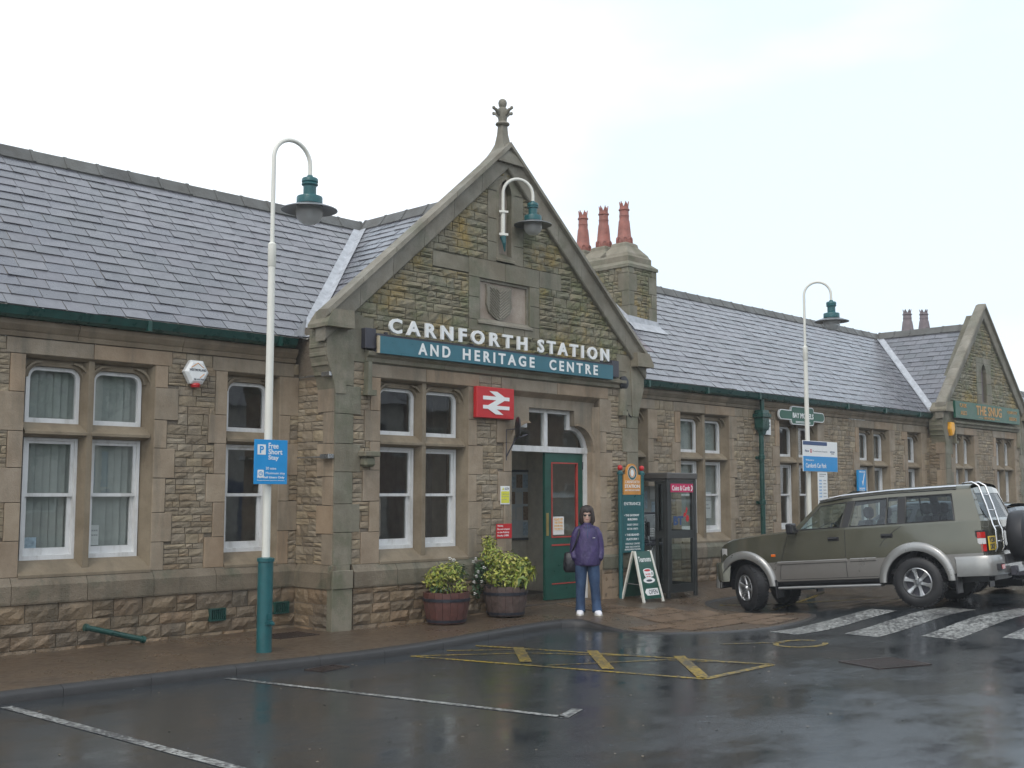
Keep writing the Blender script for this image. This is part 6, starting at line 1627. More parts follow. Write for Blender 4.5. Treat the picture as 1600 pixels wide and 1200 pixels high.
# body: one skinned surface, local facing -Y
def skin_body():
    V, E, Rr = [], [], []
    def v(x, y, z, rx, ry=None): V.append((x, y, z)); Rr.append((rx, ry or rx)); return len(V) - 1
    def e(*a): E.extend([(p, q) for p, q in zip(a[:-1], a[1:])])
    pel = v(0, 0.0, .80, .135, .10); ab = v(0, 0.005, .92, .12, .095); chs = v(0, .01, 1.10, .135, .10); sh = v(0, .015, 1.19, .10, .075); nk = v(0, .01, 1.26, .048); hd0 = v(0, -.005, 1.31, .05)
    e(pel, ab, chs, sh, nk, hd0)
    for s in (-1, 1):
        hp = v(s * .085, 0, .74, .085); kn = v(s * .10, -.01, .42, .056); ca = v(s * .105, .01, .30, .05); an = v(s * .11, .015, .09, .034); to = v(s * .125, -.10, .035, .03)
        e(pel, hp, kn, ca, an, to)
        sj = v(s * .145, .015, 1.17, .05); el = v(s * .205, .03, .95, .04); wr = v(s * .175, -.03, .815, .024); pa = v(s * .135, -.07, .785, .028, .018)
        e(sh, sj, el, wr, pa)
        for k, (dx, l) in enumerate(((-.024, .055), (-.008, .066), (.008, .062), (.024, .05))):
            a = v(s * .105, -.082, .775 + dx, .0085); b = v(s * (.105 - l * .5), -.09, .77 + dx, .008); c = v(s * (.105 - l), -.092, .762 + dx, .007); e(pa, a, b, c)
        th = v(s * .118, -.085, .822, .0095); th2 = v(s * .09, -.092, .84, .008); e(pa, th, th2)
    me = bpy.data.meshes.new('body'); me.from_pydata(V, E, []); o = bpy.data.objects.new('body_tmp', me); COL.objects.link(o)
    md = o.modifiers.new('s', 'SKIN'); md.use_smooth_shade = True
    for i, d in enumerate(me.skin_vertices[0].data): d.radius = Rr[i]; d.use_root = (i == 0)
    sb = o.modifiers.new('u', 'SUBSURF'); sb.levels = 2; sb.render_levels = 2
    dg = bpy.context.evaluated_depsgraph_get(); m2 = bpy.data.meshes.new_from_object(o.evaluated_get(dg))
    m = MB(); m.add([tuple(p.co) for p in m2.vertices], [tuple(p.vertices) for p in m2.polygons]); bpy.data.objects.remove(o); return m
def stance(m):     # weight on one leg, the other foot a little forward and out
    o = []
    for x, y, z in m.v:
        k = max(0.0, 1 - z / .66); k2 = math.sin(min(1, max(0, z / .66)) * math.pi)
        if x > 0: x, y = x + .022 * k, y - .05 * k - .012 * k2
        else: x = x + .012 * k
        o.append((x, y, z))
    m.v = o; return m
bd = skin_body()
# head: face sculpted as a lofted shell, overlapping the neck
rings = []
hz = [1.285, 1.30, 1.32, 1.335, 1.35, 1.365, 1.38, 1.395, 1.41, 1.425, 1.44, 1.46, 1.48, 1.50, 1.515, 1.525]
hw = [.025, .040, .052, .057, .061, .065, .067, .069, .070, .071, .071, .069, .063, .052, .036, .012]
for z, w in zip(hz, hw):
    r = []
    for k in range(24):
        a = 2 * math.pi * k / 24; x, y = math.cos(a), math.sin(a)
        dp = w * (1.22 if y > 0 else 1.12); yy = y * dp + 0.008
        f = max(0, -y) ** 8
        if 1.37 < z < 1.43 and abs(x) < .3: yy -= .018 * f * (1 - abs(z - 1.388) / .045)          # nose
        if 1.405 < z < 1.43 and .2 < abs(x) < .75 and y < 0: yy += .007                             # eye sockets
        if 1.335 < z < 1.36 and abs(x) < .5 and y < 0: yy -= .004 * f                               # lips
        if z < 1.32 and y < 0: yy -= .008 * f
        r.append((x * w, yy, z))
    rings.append(r)
bd.loft(rings)
for s in (-1, 1): bd.lathe([(0, -.006), (.018, -.004), (.024, 0), (.018, .004), (0, .006)], (s * .071, .012, 1.39), 10, axis='x', sy=1.3)
stance(bd); body = bd.build('body', M['skin'], t, local=True, smooth=True)
m = MB(); m.prism([(-.025, 1.345), (0, 1.340), (.025, 1.345), (.022, 1.352), (-.022, 1.352)], FY(-.072), 0, .004); m.build('lips', plain('lips', (.35, .10, .09), .5), t, local=True)
# hair: full bob, open at the face
m = MB(); rings = []
for z, w, d_, op in ((1.285, .078, .080, .62), (1.31, .088, .088, .58), (1.35, .094, .094, .52), (1.39, .096, .098, .47), (1.43, .096, .100, .42), (1.455, .094, .100, .2), (1.48, .091, .098, 0), (1.505, .080, .088, 0), (1.525, .060, .068, 0), (1.538, .034, .040, 0), (1.543, .010, .012, 0)):
    r = []; n = 30
    a0 = -math.pi / 2 + op * 1.9; a1 = 1.5 * math.pi - op * 1.9
    for k in range(n):
        a = a0 + (a1 - a0) * k / (n - 1); q = 1 + .03 * math.sin(k * 2.3 + z * 50)
        r.append((w * q * math.cos(a), .012 + d_ * q * math.sin(a), z + (.006 * math.sin(k * 1.9) if z < 1.3 else 0)))
    for k in range(n):
        a = a1 + (a0 - a1) * k / (n - 1); e = .72 if z < 1.5 else .3
        r.append((w * e * math.cos(a), .012 + d_ * e * math.sin(a), z))
    rings.append(r)
m.loft([[(x * .93, .012 + (y - .012) * .93, z) for x, y, z in r] for r in rings])
rs_ = random.getstate(); random.seed(11)
for k in range(74):
    a = -math.pi / 2 + .80 + (2 * math.pi - 1.6) * k / 73; c_, s_ = math.cos(a), math.sin(a); e = U(-.012, .016); sd_ = 1 if c_ > 0 else -1
    front = max(0, -s_)
    zb_ = 1.275 + U(-.012, .018) + front * .02
    P0 = [(.012 * c_, .012 + .015 * s_, 1.545), (.055 * c_, .012 + .062 * s_, 1.532), (.085 * c_, .012 + .092 * s_, 1.495), (.094 * c_ + e * .3, .012 + .100 * s_, 1.44), (.098 * c_ + e * .6, .014 + .100 * s_, 1.38), (.096 * c_ + e, .012 + .096 * s_, 1.32), (.084 * c_ + e, .010 + .084 * s_, zb_)]
    m.tube(P0, [.008, .010, .011, .011, .011, .010, .004], 5)
random.setstate(rs_)
m.build('hair', M['hair'], t, local=True, angle=60)
m = MB()    # fringe locks
for k in range(15):
    x = -.062 + k * .0088; m.tube([(x * .3, -.01, 1.54), (x * .9, -.055, 1.515), (x, -.078 + abs(x) * .35, 1.465), (x * 1.02 + U(-.003, .003), -.080 + abs(x) * .45, 1.442 + abs(x) * .1 + U(-.004, .006))], [.008, .009, .008, .003], 6)
m.build('fringe', M['hair'], t, local=True, smooth=True)
m = MB()
for s in (-1, 1): m.prism([(s * .008 , 1.418), (s * .055, 1.420), (s * .052, 1.397), (s * .032, 1.389), (s * .013, 1.396)], FY(-.076), 0, .006)
m.build('sunglasses', M['lens'], t, local=True)
m = MB(); m.tube([(-.012, -.083, 1.413), (0, -.087, 1.416), (.012, -.083, 1.413)], .003, 5)
for s in (-1, 1):
    m.tube([(s * .055, -.075, 1.414), (s * .071, -.04, 1.412), (s * .074, .02, 1.41)], .0018, 5); m.tube([(s * .008, -.0835, 1.419), (s * .056, -.079, 1.421)], .0015, 5)
m.build('glasses_frame', M['charcoal'], t, local=True)
# jeans
m = MB()
def ell(cx, cy, z, rx, ry, n=22, wr=0.0, ph=0.0, tilt=0.0): return [(cx + rx * math.cos(2 * math.pi * k / n) * (1 + wr * math.sin(3 * k + ph)), cy + ry * math.sin(2 * math.pi * k / n) * (1 + wr * math.cos(2 * k + ph * 1.7)), z + tilt * math.cos(2 * math.pi * k / n)) for k in range(n)]
for s in (-1, 1):
    rg = []
    for z, cx, cy, rx, ry in ((.92, .06, .0, .10, .115), (.84, .068, .0, .105, .125), (.76, .078, .0, .10, .118), (.68, .085, -.002, .094, .105), (.58, .09, -.005, .086, .095), (.48, .095, -.01, .079, .087), (.40, .098, -.008, .070, .08), (.32, .102, .0, .068, .078), (.22, .106, .008, .066, .077), (.12, .11, .012, .067, .08), (.065, .112, -.005, .070, .10), (.035, .112, -.008, .070, .105)):
        rg.append(ell(s * cx, cy, z, rx, ry, wr=.03, ph=z * 23 + s))
    rg.append(ell(s * .112, .0, .05, .05, .06)); m.loft(rg, caps=False)
stance(m); m.build('jeans', M['jeans'], t, local=True, smooth=True)
# trainers
for s in (-1, 1):
    m = MB(); rg = []
    for y, w, zt in ((.085, .026, .05), (.075, .040, .080), (.04, .044, .095), (0, .046, .095), (-.04, .048, .088), (-.08, .052, .075), (-.13, .051, .062), (-.17, .040, .048), (-.19, .018, .03)):
        cx = s * (.113 + (.015 * (-y / .15) if y < 0 else 0)); n = 16
        rg.append([(cx + w * math.cos(2 * math.pi * k / n), y, max(0.004, zt * .5 + zt * .5 * math.sin(2 * math.pi * k / n))) for k in range(n)])
    m.loft(rg); stance(m); o = m.build('shoe', M['shoe'], t, local=True, smooth=True)
    m = MB(); sole = [(s * (.113 + (.015 * (-y / .15) if y < 0 else 0)) + q * w, y) for q, seq in ((1, 1), (-1, -1)) for y, w in ([(.088, .024), (.07, .044), (0, .049), (-.08, .055), (-.14, .052), (-.195, .016)] if seq == 1 else [(-.195, .016), (-.14, .052), (-.08, .055), (0, .049), (.07, .044), (.088, .024)])]
    m.prism(sole, FZ(0), 0.0, .02); stance(m); m.build('sole', M['cream_paint'], o, local=True)
    m = MB()
    for q in range(3): m.tube([(s * .115 - .025, -.045 - q * .022, .068 - q * .007), (s * .117, -.05 - q * .022, .076 - q * .009), (s * .12 + .025, -.045 - q * .022, .066 - q * .007)], .004, 5)
    stance(m); m.build('laces', M['sign_white'], o, local=True)
# jacket: body, hem, sleeves, collar
m = MB(); rg = []
for z, rx, ry, cy in ((.70, .150, .115, .0), (.685, .170, .135, 0), (.70, .182, .15, .0), (.73, .190, .155, .0), (.80, .190, .152, .0), (.90, .182, .142, .002), (1.0, .174, .132, .005), (1.08, .170, .124, .008), (1.14, .165, .115, .01), (1.19, .148, .102, .012), (1.225, .115, .088, .015), (1.25, .082, .075, .015), (1.265, .070, .07, .012), (1.29, .066, .068, .006), (1.30, .058, .06, .005)):
    rg.append(ell(0, cy, z, rx, ry, 40, wr=.018 if z < 1.2 else .006, ph=z * 14))
m.loft(rg, caps=False); jk = m.build('jacket', M['jacket'], t, local=True, smooth=True)
for s in (-1, 1):
    m = MB(); pts = [(s * .08, .015, 1.22), (s * .125, .015, 1.195), (s * .158, .018, 1.13), (s * .180, .025, 1.03), (s * .192, .028, .94), (s * .192, .005, .86), (s * .180, -.03, .80), (s * .168, -.048, .775)]
    m.tube(pts, [.045, .060, .062, .060, .056, .054, .050, .040], 18); m.build('sleeve', M['jacket'], jk, local=True, smooth=True)
m = MB(); rg = [ell(0, .01, 1.225, .095, .085, 26), ell(0, .02, 1.25, .10, .095, 26, wr=.04, ph=1), ell(0, .035, 1.27, .09, .088, 26, wr=.04, ph=2), ell(0, .025, 1.275, .07, .066, 26)]; m.loft(rg, caps=False); m.build('collar', M['jacket'], jk, local=True, smooth=True)
m = MB(); m.tube([(0, -.062, 1.275), (.004, -.095, 1.20), (0, -.122, 1.08)], .004, 6); m.tube([(-.03, -.065, 1.26), (-.028, -.095, 1.18)], .003, 5); m.tube([(.03, -.065, 1.26), (.03, -.095, 1.17)], .003, 5); m.build('zip', M['navy'], jk, local=True)
m = MB(); m.text('peak', FY(-.122), .075, .110, 1.08, 1.095, 0, .008, bold=.02); m.build('chest_logo', M['sign_white'], jk, local=True)
# black shoulder bag
t2 = thing('handbag', 'black shoulder bag hanging at the hip of the person in the purple jacket', 'bag', mat=pm @ Matrix.Translation((-.235, .02, .74)))
bi = pm @ Matrix.Identity(4)
m = MB(); rg = []
for z, rx, ry in ((-.17, .05, .03), (-.165, .085, .05), (-.12, .105, .07), (-.04, .11, .075), (.04, .10, .06), (.10, .085, .04), (.12, .06, .02)): rg.append(ell(0, 0, z + .02, rx, ry, 24, wr=.05, ph=z * 30))
m.loft(rg); m.build('bag_body', M['bagm'], t2, local=True, smooth=True)
m = MB(); m.tube([(.0, -.03, .11), (.06, -.10, .25), (.095, -.125, .36), (.12, -.10, .44), (.125, -.02, .485), (.12, .07, .44), (.09, .11, .34), (.04, .09, .22), (.0, .03, .11)], .011, 8); m.build('strap', M['bagm'], t2, local=True, smooth=True)
# ------------------------------------------------------------------ cars (local: x forward from the rear axle, y to the left, z up)
def carpaint(name, col, metal=.5, rough=.28):
    m, nt, b = newmat(name); g = G(nt)
    n = g.noise(3, 5, .65); n2 = g.noise(260, 2, .5)
    c = g.mix(g.mr(n, .45, .75, 0, .3), col, [x * .72 + .01 for x in col]); g.link(c, b.inputs['Base Color'])
    b.inputs['Metallic'].default_value = metal; g.link(g.mr(n, .3, .7, rough - .05, rough + .12), b.inputs['Roughness'])
    b.inputs['Coat Weight'].default_value = 1.0; b.inputs['Coat Roughness'].default_value = .04
    # rain beads
    g.link(g.bump(g.mr(n2, .62, .72, 0, 1), .25, .002), b.inputs['Normal']); return m
M['paint_olive'] = carpaint('olive metallic paint', (0.122, 0.120, 0.088), .5, .15)
M['paint_greyband'] = carpaint('grey lower body paint', (0.25, 0.24, 0.225), .5, .3)
M['paint_silver'] = carpaint('silver flare paint', (0.33, 0.33, 0.32), .6, .3)
M['paint_black'] = carpaint('black paint', (0.015, 0.016, 0.022), .3, .2)
M['tyre'] = plain('wet tyre rubber', (0.018, 0.018, 0.02), 0.55, var=.3, bump=.3)
M['alloy'] = plain('alloy wheel', (0.50, 0.51, 0.52), 0.3, metal=.85, dirt=.2)
M['car_glass'] = glassm('car glass', tint=(.80, .90, .90), trans=.95)
M['dark_glass'] = glassm('dark car glass', tint=(.60, .68, .70), trans=.85, refl=.8)
M['trim'] = plain('black rubber trim', (0.02, 0.02, 0.022), 0.5)
M['seat_cloth'] = plain('grey seat cloth', (0.06, 0.06, 0.065), 0.8)
M['lamp_red'] = plain('red lamp lens', (0.45, 0.01, 0.01), 0.15, coat=1)
M['lamp_clear'] = plain('clear lamp lens', (0.62, 0.62, 0.62), 0.15, coat=1)
M['lamp_orange'] = plain('orange lamp lens', (0.75, 0.15, 0.01), 0.2, coat=1)
M['plate_y'] = plain('yellow number plate', (0.75, 0.52, 0.04), 0.4, var=.04)
M['chrome'] = plain('chrome', (0.75, 0.75, 0.76), 0.15, metal=1.0, var=.03)
def wheel(root, x, y, z, r, side, steer=0, w=.26, rim=.235, spokes=6):
    """wheel as part, with tyre and rim as sub-parts"""
    rot = Matrix.Translation((x, y, z)) @ Matrix.Rotation(R(steer), 4, 'Z')
    s = side; T = lambda m: [tuple(rot @ Vector(p)) for p in m.v]
    m = MB(); m.lathe([(rim - .01, s * (-w)), (r - .05, s * (-w)), (r - .008, s * (-w + .03)), (r, s * (-w * .5)), (r - .008, s * (-.03)), (r - .045, 0), (rim + .03, s * .008), (rim, s * -.01), (rim - .015, s * -.06)], I4, 44, axis='y', caps=False)
    for k in range(44):    # tread lugs
        a = 2 * math.pi * (k + .5) / 44
        for o, d in ((-.055, .02), (-w + .055, -.02)):
            cs = [(r + .001 + q, a + e) for q in (-.006, .006) for e in (-.035, .035)]
            m.box(-.014, .014, min(s * (o - .028), s * (o + .028)), max(s * (o - .028), s * (o + .028)), r - .01, r + .006, P=lambda p, q, t_, a=a: (p * math.cos(a) + t_ * math.sin(a), q, -p * math.sin(a) + t_ * math.cos(a)))
    m.v = T(m); wh = m.build('wheel', M['tyre'], root, local=True, angle=40)
    m = MB(); m.lathe([(rim - .005, s * -.01), (rim - .018, s * .0), (rim - .026, s * -.018), (rim - .03, s * -.10)], I4, 40, axis='y', caps=False)
    m.lathe([(0, s * -.005), (.035, s * -.006), (.045, s * -.02), (.052, s * -.035), (.06, s * -.06)], I4, 24, axis='y')
    for k in range(spokes):
        a = 2 * math.pi * k / spokes + .3
        rows = []
        for rr_, hw_, dy in ((.045, .030, -.030), (.09, .026, -.035), (.15, .030, -.025), (rim - .02, .046, -.012)):
            rows.append([(rr_ * math.cos(a) - hw_ * q * math.sin(a), s * (dy + e), rr_ * math.sin(a) + hw_ * q * math.cos(a)) for q, e in ((-1, -.015), (-.6, .0), (.6, .0), (1, -.015), (0, -.04))])
        m.loft(rows)
    m.v = T(m); m.build('rim', M['alloy'], wh, local=True, angle=35)
    m = MB(); m.lathe([(0, s * -.09), (rim - .025, s * -.095)], I4, 24, axis='y'); m.v = T(m); m.build('brake_disc', M['charcoal'], wh, local=True)
    m = MB(); m.lathe([(0, s * .006), (.028, s * .004), (.034, s * -.006)], I4, 20, axis='y')
    for k in range(6): m.lathe([(0, s * -.018), (.008, s * -.02), (.009, s * -.03)], (.06 * math.cos(k * 1.047 + .8), 0, .06 * math.sin(k * 1.047 + .8)), 8, axis='y')
    m.v = T(m); m.build('hub_cap', M['grey_metal'], wh, local=True)
    return wh
def make_car(name, label, cat, mat4, C_):
    t = thing(name, label, cat, mat=mat4)
    g_ = lambda k, d=None: C_.get(k, d)
    WB, xr, xf, hwid = C_['wb'], C_['xr'], C_['xf'], C_['hw']
    zs, zbelt, zroof = C_['zs'], C_['zbelt'], C_['zroof']
    R_, AR = C_['r'], C_['ar']; zc = R_
    def zb(x):
        v = zs
        for xc in (0, WB):
            if abs(x - xc) < AR: v = max(v, zc + math.sqrt(AR * AR - (x - xc) ** 2))
        if x > xf - .5: v = max(v, zs + (x - xf + .5) * .1)
        return v
    hood = C_['hood']   # list (x, z)
    def interp(tab, x):
        if x <= tab[0][0]: return tab[0][1]
        for (a, b), (c, d) in zip(tab[:-1], tab[1:]):
            if x <= c: return b + (d - b) * (x - a) / (c - a)
        return tab[-1][1]
    xcowl = C_['xcowl']
    ztop = lambda x: interp(hood, x) if x > xcowl else zbelt(x)
    def wid(x, z):
        w = hwid
        if z > .9: w -= (z - .9) * .10
        if z < .6: w -= (.6 - z) * .15
        nose = max(0, x - (xf - .9)) / .9; w -= .10 * nose ** 2 + .05 * nose ** 8
        tail = max(0, (xr + .5) - x) / .5; w -= .035 * tail ** 2
        return w
    xsn = sorted(set([round(xr + (xf - xr) * i / 46, 3) for i in range(47)] + [round(xc + AR * math.cos(math.pi * k / 18), 3) for xc in (0, WB) for k in range(19)] + [round(xcowl, 3)]))
    for s in (1, -1):
        pass
    m = MB(); rows = C_['rows']; nr = len(rows)
    for s in (1, -1):
        vs = []
        for x in xsn:
            zt = ztop(x); b0 = zb(x)
            for k, rz in enumerate(rows):
                z = b0 if k == 0 else max(b0, min(rz, zt - .03 * (nr - 1 - k) / nr)) if rz is not None else zt
                vs.append((x, s * wid(x, z), z))
        base = len(m.v); n = nr
        m.v += vs
        for i in range(len(xsn) - 1):
            for k in range(n - 1):
                q = [i * n + k, (i + 1) * n + k, (i + 1) * n + k + 1, i * n + k + 1]
                zz = [vs[j][2] for j in q]
                if max(zz) - min(zz) < .002 or (abs(zz[0] - zz[3]) < 1e-4 and abs(zz[1] - zz[2]) < 1e-4): continue
                m.f.append(tuple(base + j for j in q)); m.m.append(1 if (rows[k + 1] is not None and rows[k + 1] <= C_['zband'] + .001) else 0)
    # bonnet
    hx = [x for x in xsn if x >= xcowl - .01]; prof = [(1, 0, 0), (.93, .022, 0), (.80, .034, 0), (.62, .030, 0), (.3, .045, 0), (0, .05, 0)]
    full = prof + [(-a, b, 0) for a, b, _ in prof[-2::-1]]; vs = []
    for x in hx:
        for a, b, _ in full:
            w = wid(x, ztop(x)); drop = max(0, (x - (xf - .18)) / .18) ** 2 * .03
            vs.append((x, a * w, ztop(x) + b * (1 - .5 * max(0, (x - (xf - .2)) / .2)) - drop))
    nf = len(full); m.add(vs, [(i * nf + k, (i + 1) * nf + k, (i + 1) * nf + k + 1, i * nf + k + 1) for i in range(len(hx) - 1) for k in range(nf - 1)])
    # front and rear closing faces
    zf = sorted(set([zb(xf), .55, .7, .85, ztop(xf)])); zf = [z for z in zf if z >= zb(xf)]
    vs = []
    for z in zf:
        for q in (-1, -.75, -.4, 0, .4, .75, 1): vs.append((xf + .05 * (1 - q * q), q * wid(xf, z), z))
    m.add(vs, [(i * 7 + k, i * 7 + k + 1, (i + 1) * 7 + k + 1, (i + 1) * 7 + k) for i in range(len(zf) - 1) for k in range(6)])
    zl = [zb(xr), .62, .76, .9, 1.05, 1.18, zbelt(xr)]; vs = []
    for z in zl:
        for q in (-1, -.8, -.4, 0, .4, .8, 1): vs.append((xr - C_['tb'] * (1 - q ** 4) * (1 - .3 * abs(z - .9)), q * wid(xr, z), z))
    m.add(vs, [(i * 7 + k, i * 7 + k + 1, (i + 1) * 7 + k + 1, (i + 1) * 7 + k) for i in range(len(zl) - 1) for k in range(6)])
    body = m.build('body', [M[C_['paint']], M[C_['band']]], t, local=True, angle=32)
    # underbody and inner arches
    m = MB(); m.box(xr + .05, xf - .08, -hwid + .30, hwid - .30, zs - .12, zs + .05)
    m.box(.62, WB - .62, -hwid + .07, hwid - .07, zs - .05, zs + .06)
    for xc in (0, WB):
        for s in (1, -1):
            A = [(xc + AR * .985 * math.cos(math.pi * k / 16 - .0), zc + AR * .985 * math.sin(math.pi * k / 16)) for k in range(17)]
            vs = [(x, s * (hwid - .03), z) for x, z in A] + [(x, s * (hwid - .42), z) for x, z in A]
            m.add(vs, [(k, k + 1, 17 + k + 1, 17 + k) for k in range(16)]); m.add([(x, s * (hwid - .42), z) for x, z in A], [tuple(range(17))])
    m.tube([(0, -hwid + .2, zc - .02), (0, hwid - .2, zc - .02)], .06, 10); m.tube([(WB, -hwid + .25, zc - .02), (WB, hwid - .25, zc - .02)], .05, 10)
    m.lathe([(0, -.12), (.11, -.08), (.13, 0), (.11, .08), (0, .12)], (0, 0, zc - .02), 12, axis='x'); m.lathe([(0, -.12), (.10, -.08), (.12, 0), (.10, .08), (0, .12)], (WB, .25, zc - .02), 12, axis='x')
    m.tube([(.6, .2, zs - .08), (-.4, .45, zs - .1), (xr - .02, .5, zs - .08)], .035, 8)
    m.build('underbody', M['black'], t, local=True)
    # greenhouse
    cols = C_['cols']        # (x at belt, x at roof edge, is_glass_after)
    zgl, zgh = .025, C_['zgh']
    def roofz(x): return interp(zroof, x)
    tumble = C_['tumble']
    def side(s, xb, xt, f):
        """f 0 belt .. 1 roof edge"""
        z0 = zbelt(xb); z1 = roofz(xt) - .075
        x = xb + (xt - xb) * f; z = z0 + (z1 - z0) * f
        w0 = wid(max(xb, xr), z0); y = w0 - tumble * (f ** 1.3)
        k = max(0, (x - C_['xa']) / .8); y -= .12 * k * f + .05 * k
        return (x, s * y, z)
    fr_ = [0, .06, C_['fg'], 1.0]
    m = MB(); glz = []; frames = MB()
    for s in (1, -1):
        vs = [side(s, xb, xt, f) for xb, xt, g1 in cols for f in fr_]; fs = []
        for i in range(len(cols) - 1):
            for k in range(3):
                q = (i * 4 + k, (i + 1) * 4 + k, (i + 1) * 4 + k + 1, i * 4 + k + 1)
                if k == 1 and cols[i][2]: glz.append((s, i)); continue
                fs.append(q)
        m.add(vs, fs, 0)
    # roof
    xb_, xt_ = cols[-1][0], cols[-1][1]; nroof = 14; rs = []
    for i in range(nroof + 1):
        xt = cols[0][1] + (cols[-1][1] - cols[0][1]) * i / nroof
        e = side(1, cols[0][0] + (cols[-1][0] - cols[0][0]) * i / nroof, xt, 1.0); zr0 = roofz(xt)
        w = e[1]; rs.append([(xt, w, zr0 - .075), (xt, w - .035, zr0 - .035), (xt, w - .10, zr0 - .012), (xt, w * .6, zr0 + .004), (xt, w * .3, zr0 + .012), (xt, 0, zr0 + .014), (xt, -w * .3, zr0 + .012), (xt, -w * .6, zr0 + .004), (xt, -w + .10, zr0 - .012), (xt, -w + .035, zr0 - .035), (xt, -w, zr0 - .075)])
    n = 11; m.add([p for r in rs for p in r], [(i * n + k, (i + 1) * n + k, (i + 1) * n + k + 1, i * n + k + 1) for i in range(nroof) for k in range(n - 1)])
    m.build('cabin_frame', M[C_['paint']], t, local=True, angle=35)
    # side glass, one part per window
    for (s, i) in glz:
        (xb0, xt0, _), (xb1, xt1, _) = cols[i], cols[i + 1]; gm_ = MB(); c = [side(s, xb0, xt0, .06), side(s, xb1, xt1, .06), side(s, xb1, xt1, C_['fg']), side(s, xb0, xt0, C_['fg'])]
        c = [(x, y - s * .012, z) for x, y, z in c]; gm_.add(c, [(0, 1, 2, 3)]); gm_.build('side_window', M[cols[i][2]], t, local=True, recalc=False)
        tr_ = MB(); cx = sum(p[0] for p in c) / 4; cz = sum(p[2] for p in c) / 4
        out = [(x, y + s * .016, z) for x, y, z in c]; inn = [(x + (cx - x) * .055, y + s * .016, z + (cz - z) * .085) for x, y, z in c]
        for a in range(4):
            b = (a + 1) % 4; tr_.add([out[a], out[b], inn[b], inn[a]], [(0, 1, 2, 3)])
        tr_.build('window_seal', M['trim'], t, local=True, recalc=False)
    # windscreen
    a0, a1 = side(1, cols[0][0], cols[0][1], 0.0), side(1, cols[0][0], cols[0][1], 1.0); gm_ = MB(); vs = []
    for f in (0, .5, 1):
        for q in (-1, -.7, -.35, 0, .35, .7, 1):
            x = a0[0] + (a1[0] - a0[0]) * f + .10 * (1 - q * q) * (1 - .5 * f); y = q * (a0[1] + (a1[1] - a0[1]) * f); z = a0[2] + (a1[2] - a0[2]) * f + (.05 * (1 - q * q) if f == 1 else .01 * (1 - q * q))
            vs.append((x, y, z))
    gm_.add(vs, [(i * 7 + k, i * 7 + k + 1, (i + 1) * 7 + k + 1, (i + 1) * 7 + k) for i in range(2) for k in range(6)]); gm_.build('windscreen', M['car_glass'], t, local=True, smooth=True, recalc=False)
    # cowl
    m = MB(); m.add([(xcowl - .25, -hwid + .1, zbelt(xcowl) - .02), (xcowl - .25, hwid - .1, zbelt(xcowl) - .02), (xcowl + .02, hwid - .1, zbelt(xcowl) + .0), (xcowl + .02, -hwid + .1, zbelt(xcowl))], [(0, 1, 2, 3)])
    m.build('scuttle', M['trim'], t, local=True, recalc=False)
    # rear screen inside a body coloured surround
    b0, b1 = side(1, cols[-1][0], cols[-1][1], 0), side(1, cols[-1][0], cols[-1][1], 1.0)
    def rearp(q, f, o=0): return (b0[0] + (b1[0] - b0[0]) * f - C_['tb'] * (1 - q ** 4) * (1 - .6 * f) - o, q * (b0[1] + (b1[1] - b0[1]) * f), b0[2] + (b1[2] - b0[2]) * f + (.04 * (1 - q * q) if f > .9 else 0))
    m = MB(); qs = [-1, -.86, -.5, 0, .5, .86, 1]; fs_ = [0, .08, .45, .86, 1]; vs = [rearp(q, f) for f in fs_ for q in qs]
    m.add(vs, [(i * 7 + k, i * 7 + k + 1, (i + 1) * 7 + k + 1, (i + 1) * 7 + k) for i in range(4) for k in range(6) if not (i in (1, 2) and 0 < k < 5)]); m.build('tailgate_frame', M[C_['paint']], t, local=True, recalc=False)
    m = MB(); vs = [rearp(q, f, -.006) for f in fs_[1:4] for q in qs[1:6]]; m.add(vs, [(i * 5 + k, i * 5 + k + 1, (i + 1) * 5 + k + 1, (i + 1) * 5 + k) for i in range(2) for k in range(4)]); m.build('rear_screen', M['dark_glass'], t, local=True, recalc=False)
    # interior
    m = MB(); m.box(xr + .15, xcowl + .2, -hwid + .16, hwid - .16, zs + .05, zs + .12)
    m.box(xcowl - .35, xcowl + .15, -hwid + .14, hwid - .14, zs + .3, zbelt(xcowl) - .06); m.build('cabin_floor', M['trim'], t, local=True)
    for (sx, rows_) in ((C_['xseat'], (-.4, .4)), (C_['xseat'] - .95, (-.42, 0, .42))):
        for sy in rows_:
            m = MB(); w = .22
            m.loft([[(sx - .30 + dx, sy - w + e, z), (sx - .30 + dx, sy + w - e, z), (sx - .18 + dx, sy + w - e, z), (sx - .18 + dx, sy - w + e, z)] for z, dx, e in ((zs + .12, .12, 0), (zs + .4, .04, 0), (zbelt(sx) + .02, -.06, .02), (zbelt(sx) + .13, -.09, .07))])
            m.bbox(sx - .20, sx + .30, sy - w, sy + w, zs + .12, zs + .38, .04); m.bbox(sx - .44, sx - .33, sy - .12, sy + .12, zbelt(sx) + .16, zbelt(sx) + .34, .04)
            m.tube([(sx - .38, sy - .05, zbelt(sx) + .05), (sx - .38, sy - .05, zbelt(sx) + .2)], .008, 5); m.tube([(sx - .38, sy + .05, zbelt(sx) + .05), (sx - .38, sy + .05, zbelt(sx) + .2)], .008, 5)
            m.build('seat', M['seat_cloth'], t, local=True, angle=40)
    m = MB(); rr_ = [(C_['xseat'] + .52 + .08 * math.sin(a), -.4 + .19 * math.cos(a), zbelt(1) - .06 + .18 * math.sin(a)) for a in [2 * math.pi * k / 20 for k in range(21)]]; m.tube(rr_, .014, 6, caps=False); m.tube([(C_['xseat'] + .52, -.4, zbelt(1) - .06), (C_['xseat'] + .8, -.4, zbelt(1) - .2)], .03, 6); m.build('steering_wheel', M['trim'], t, local=True)
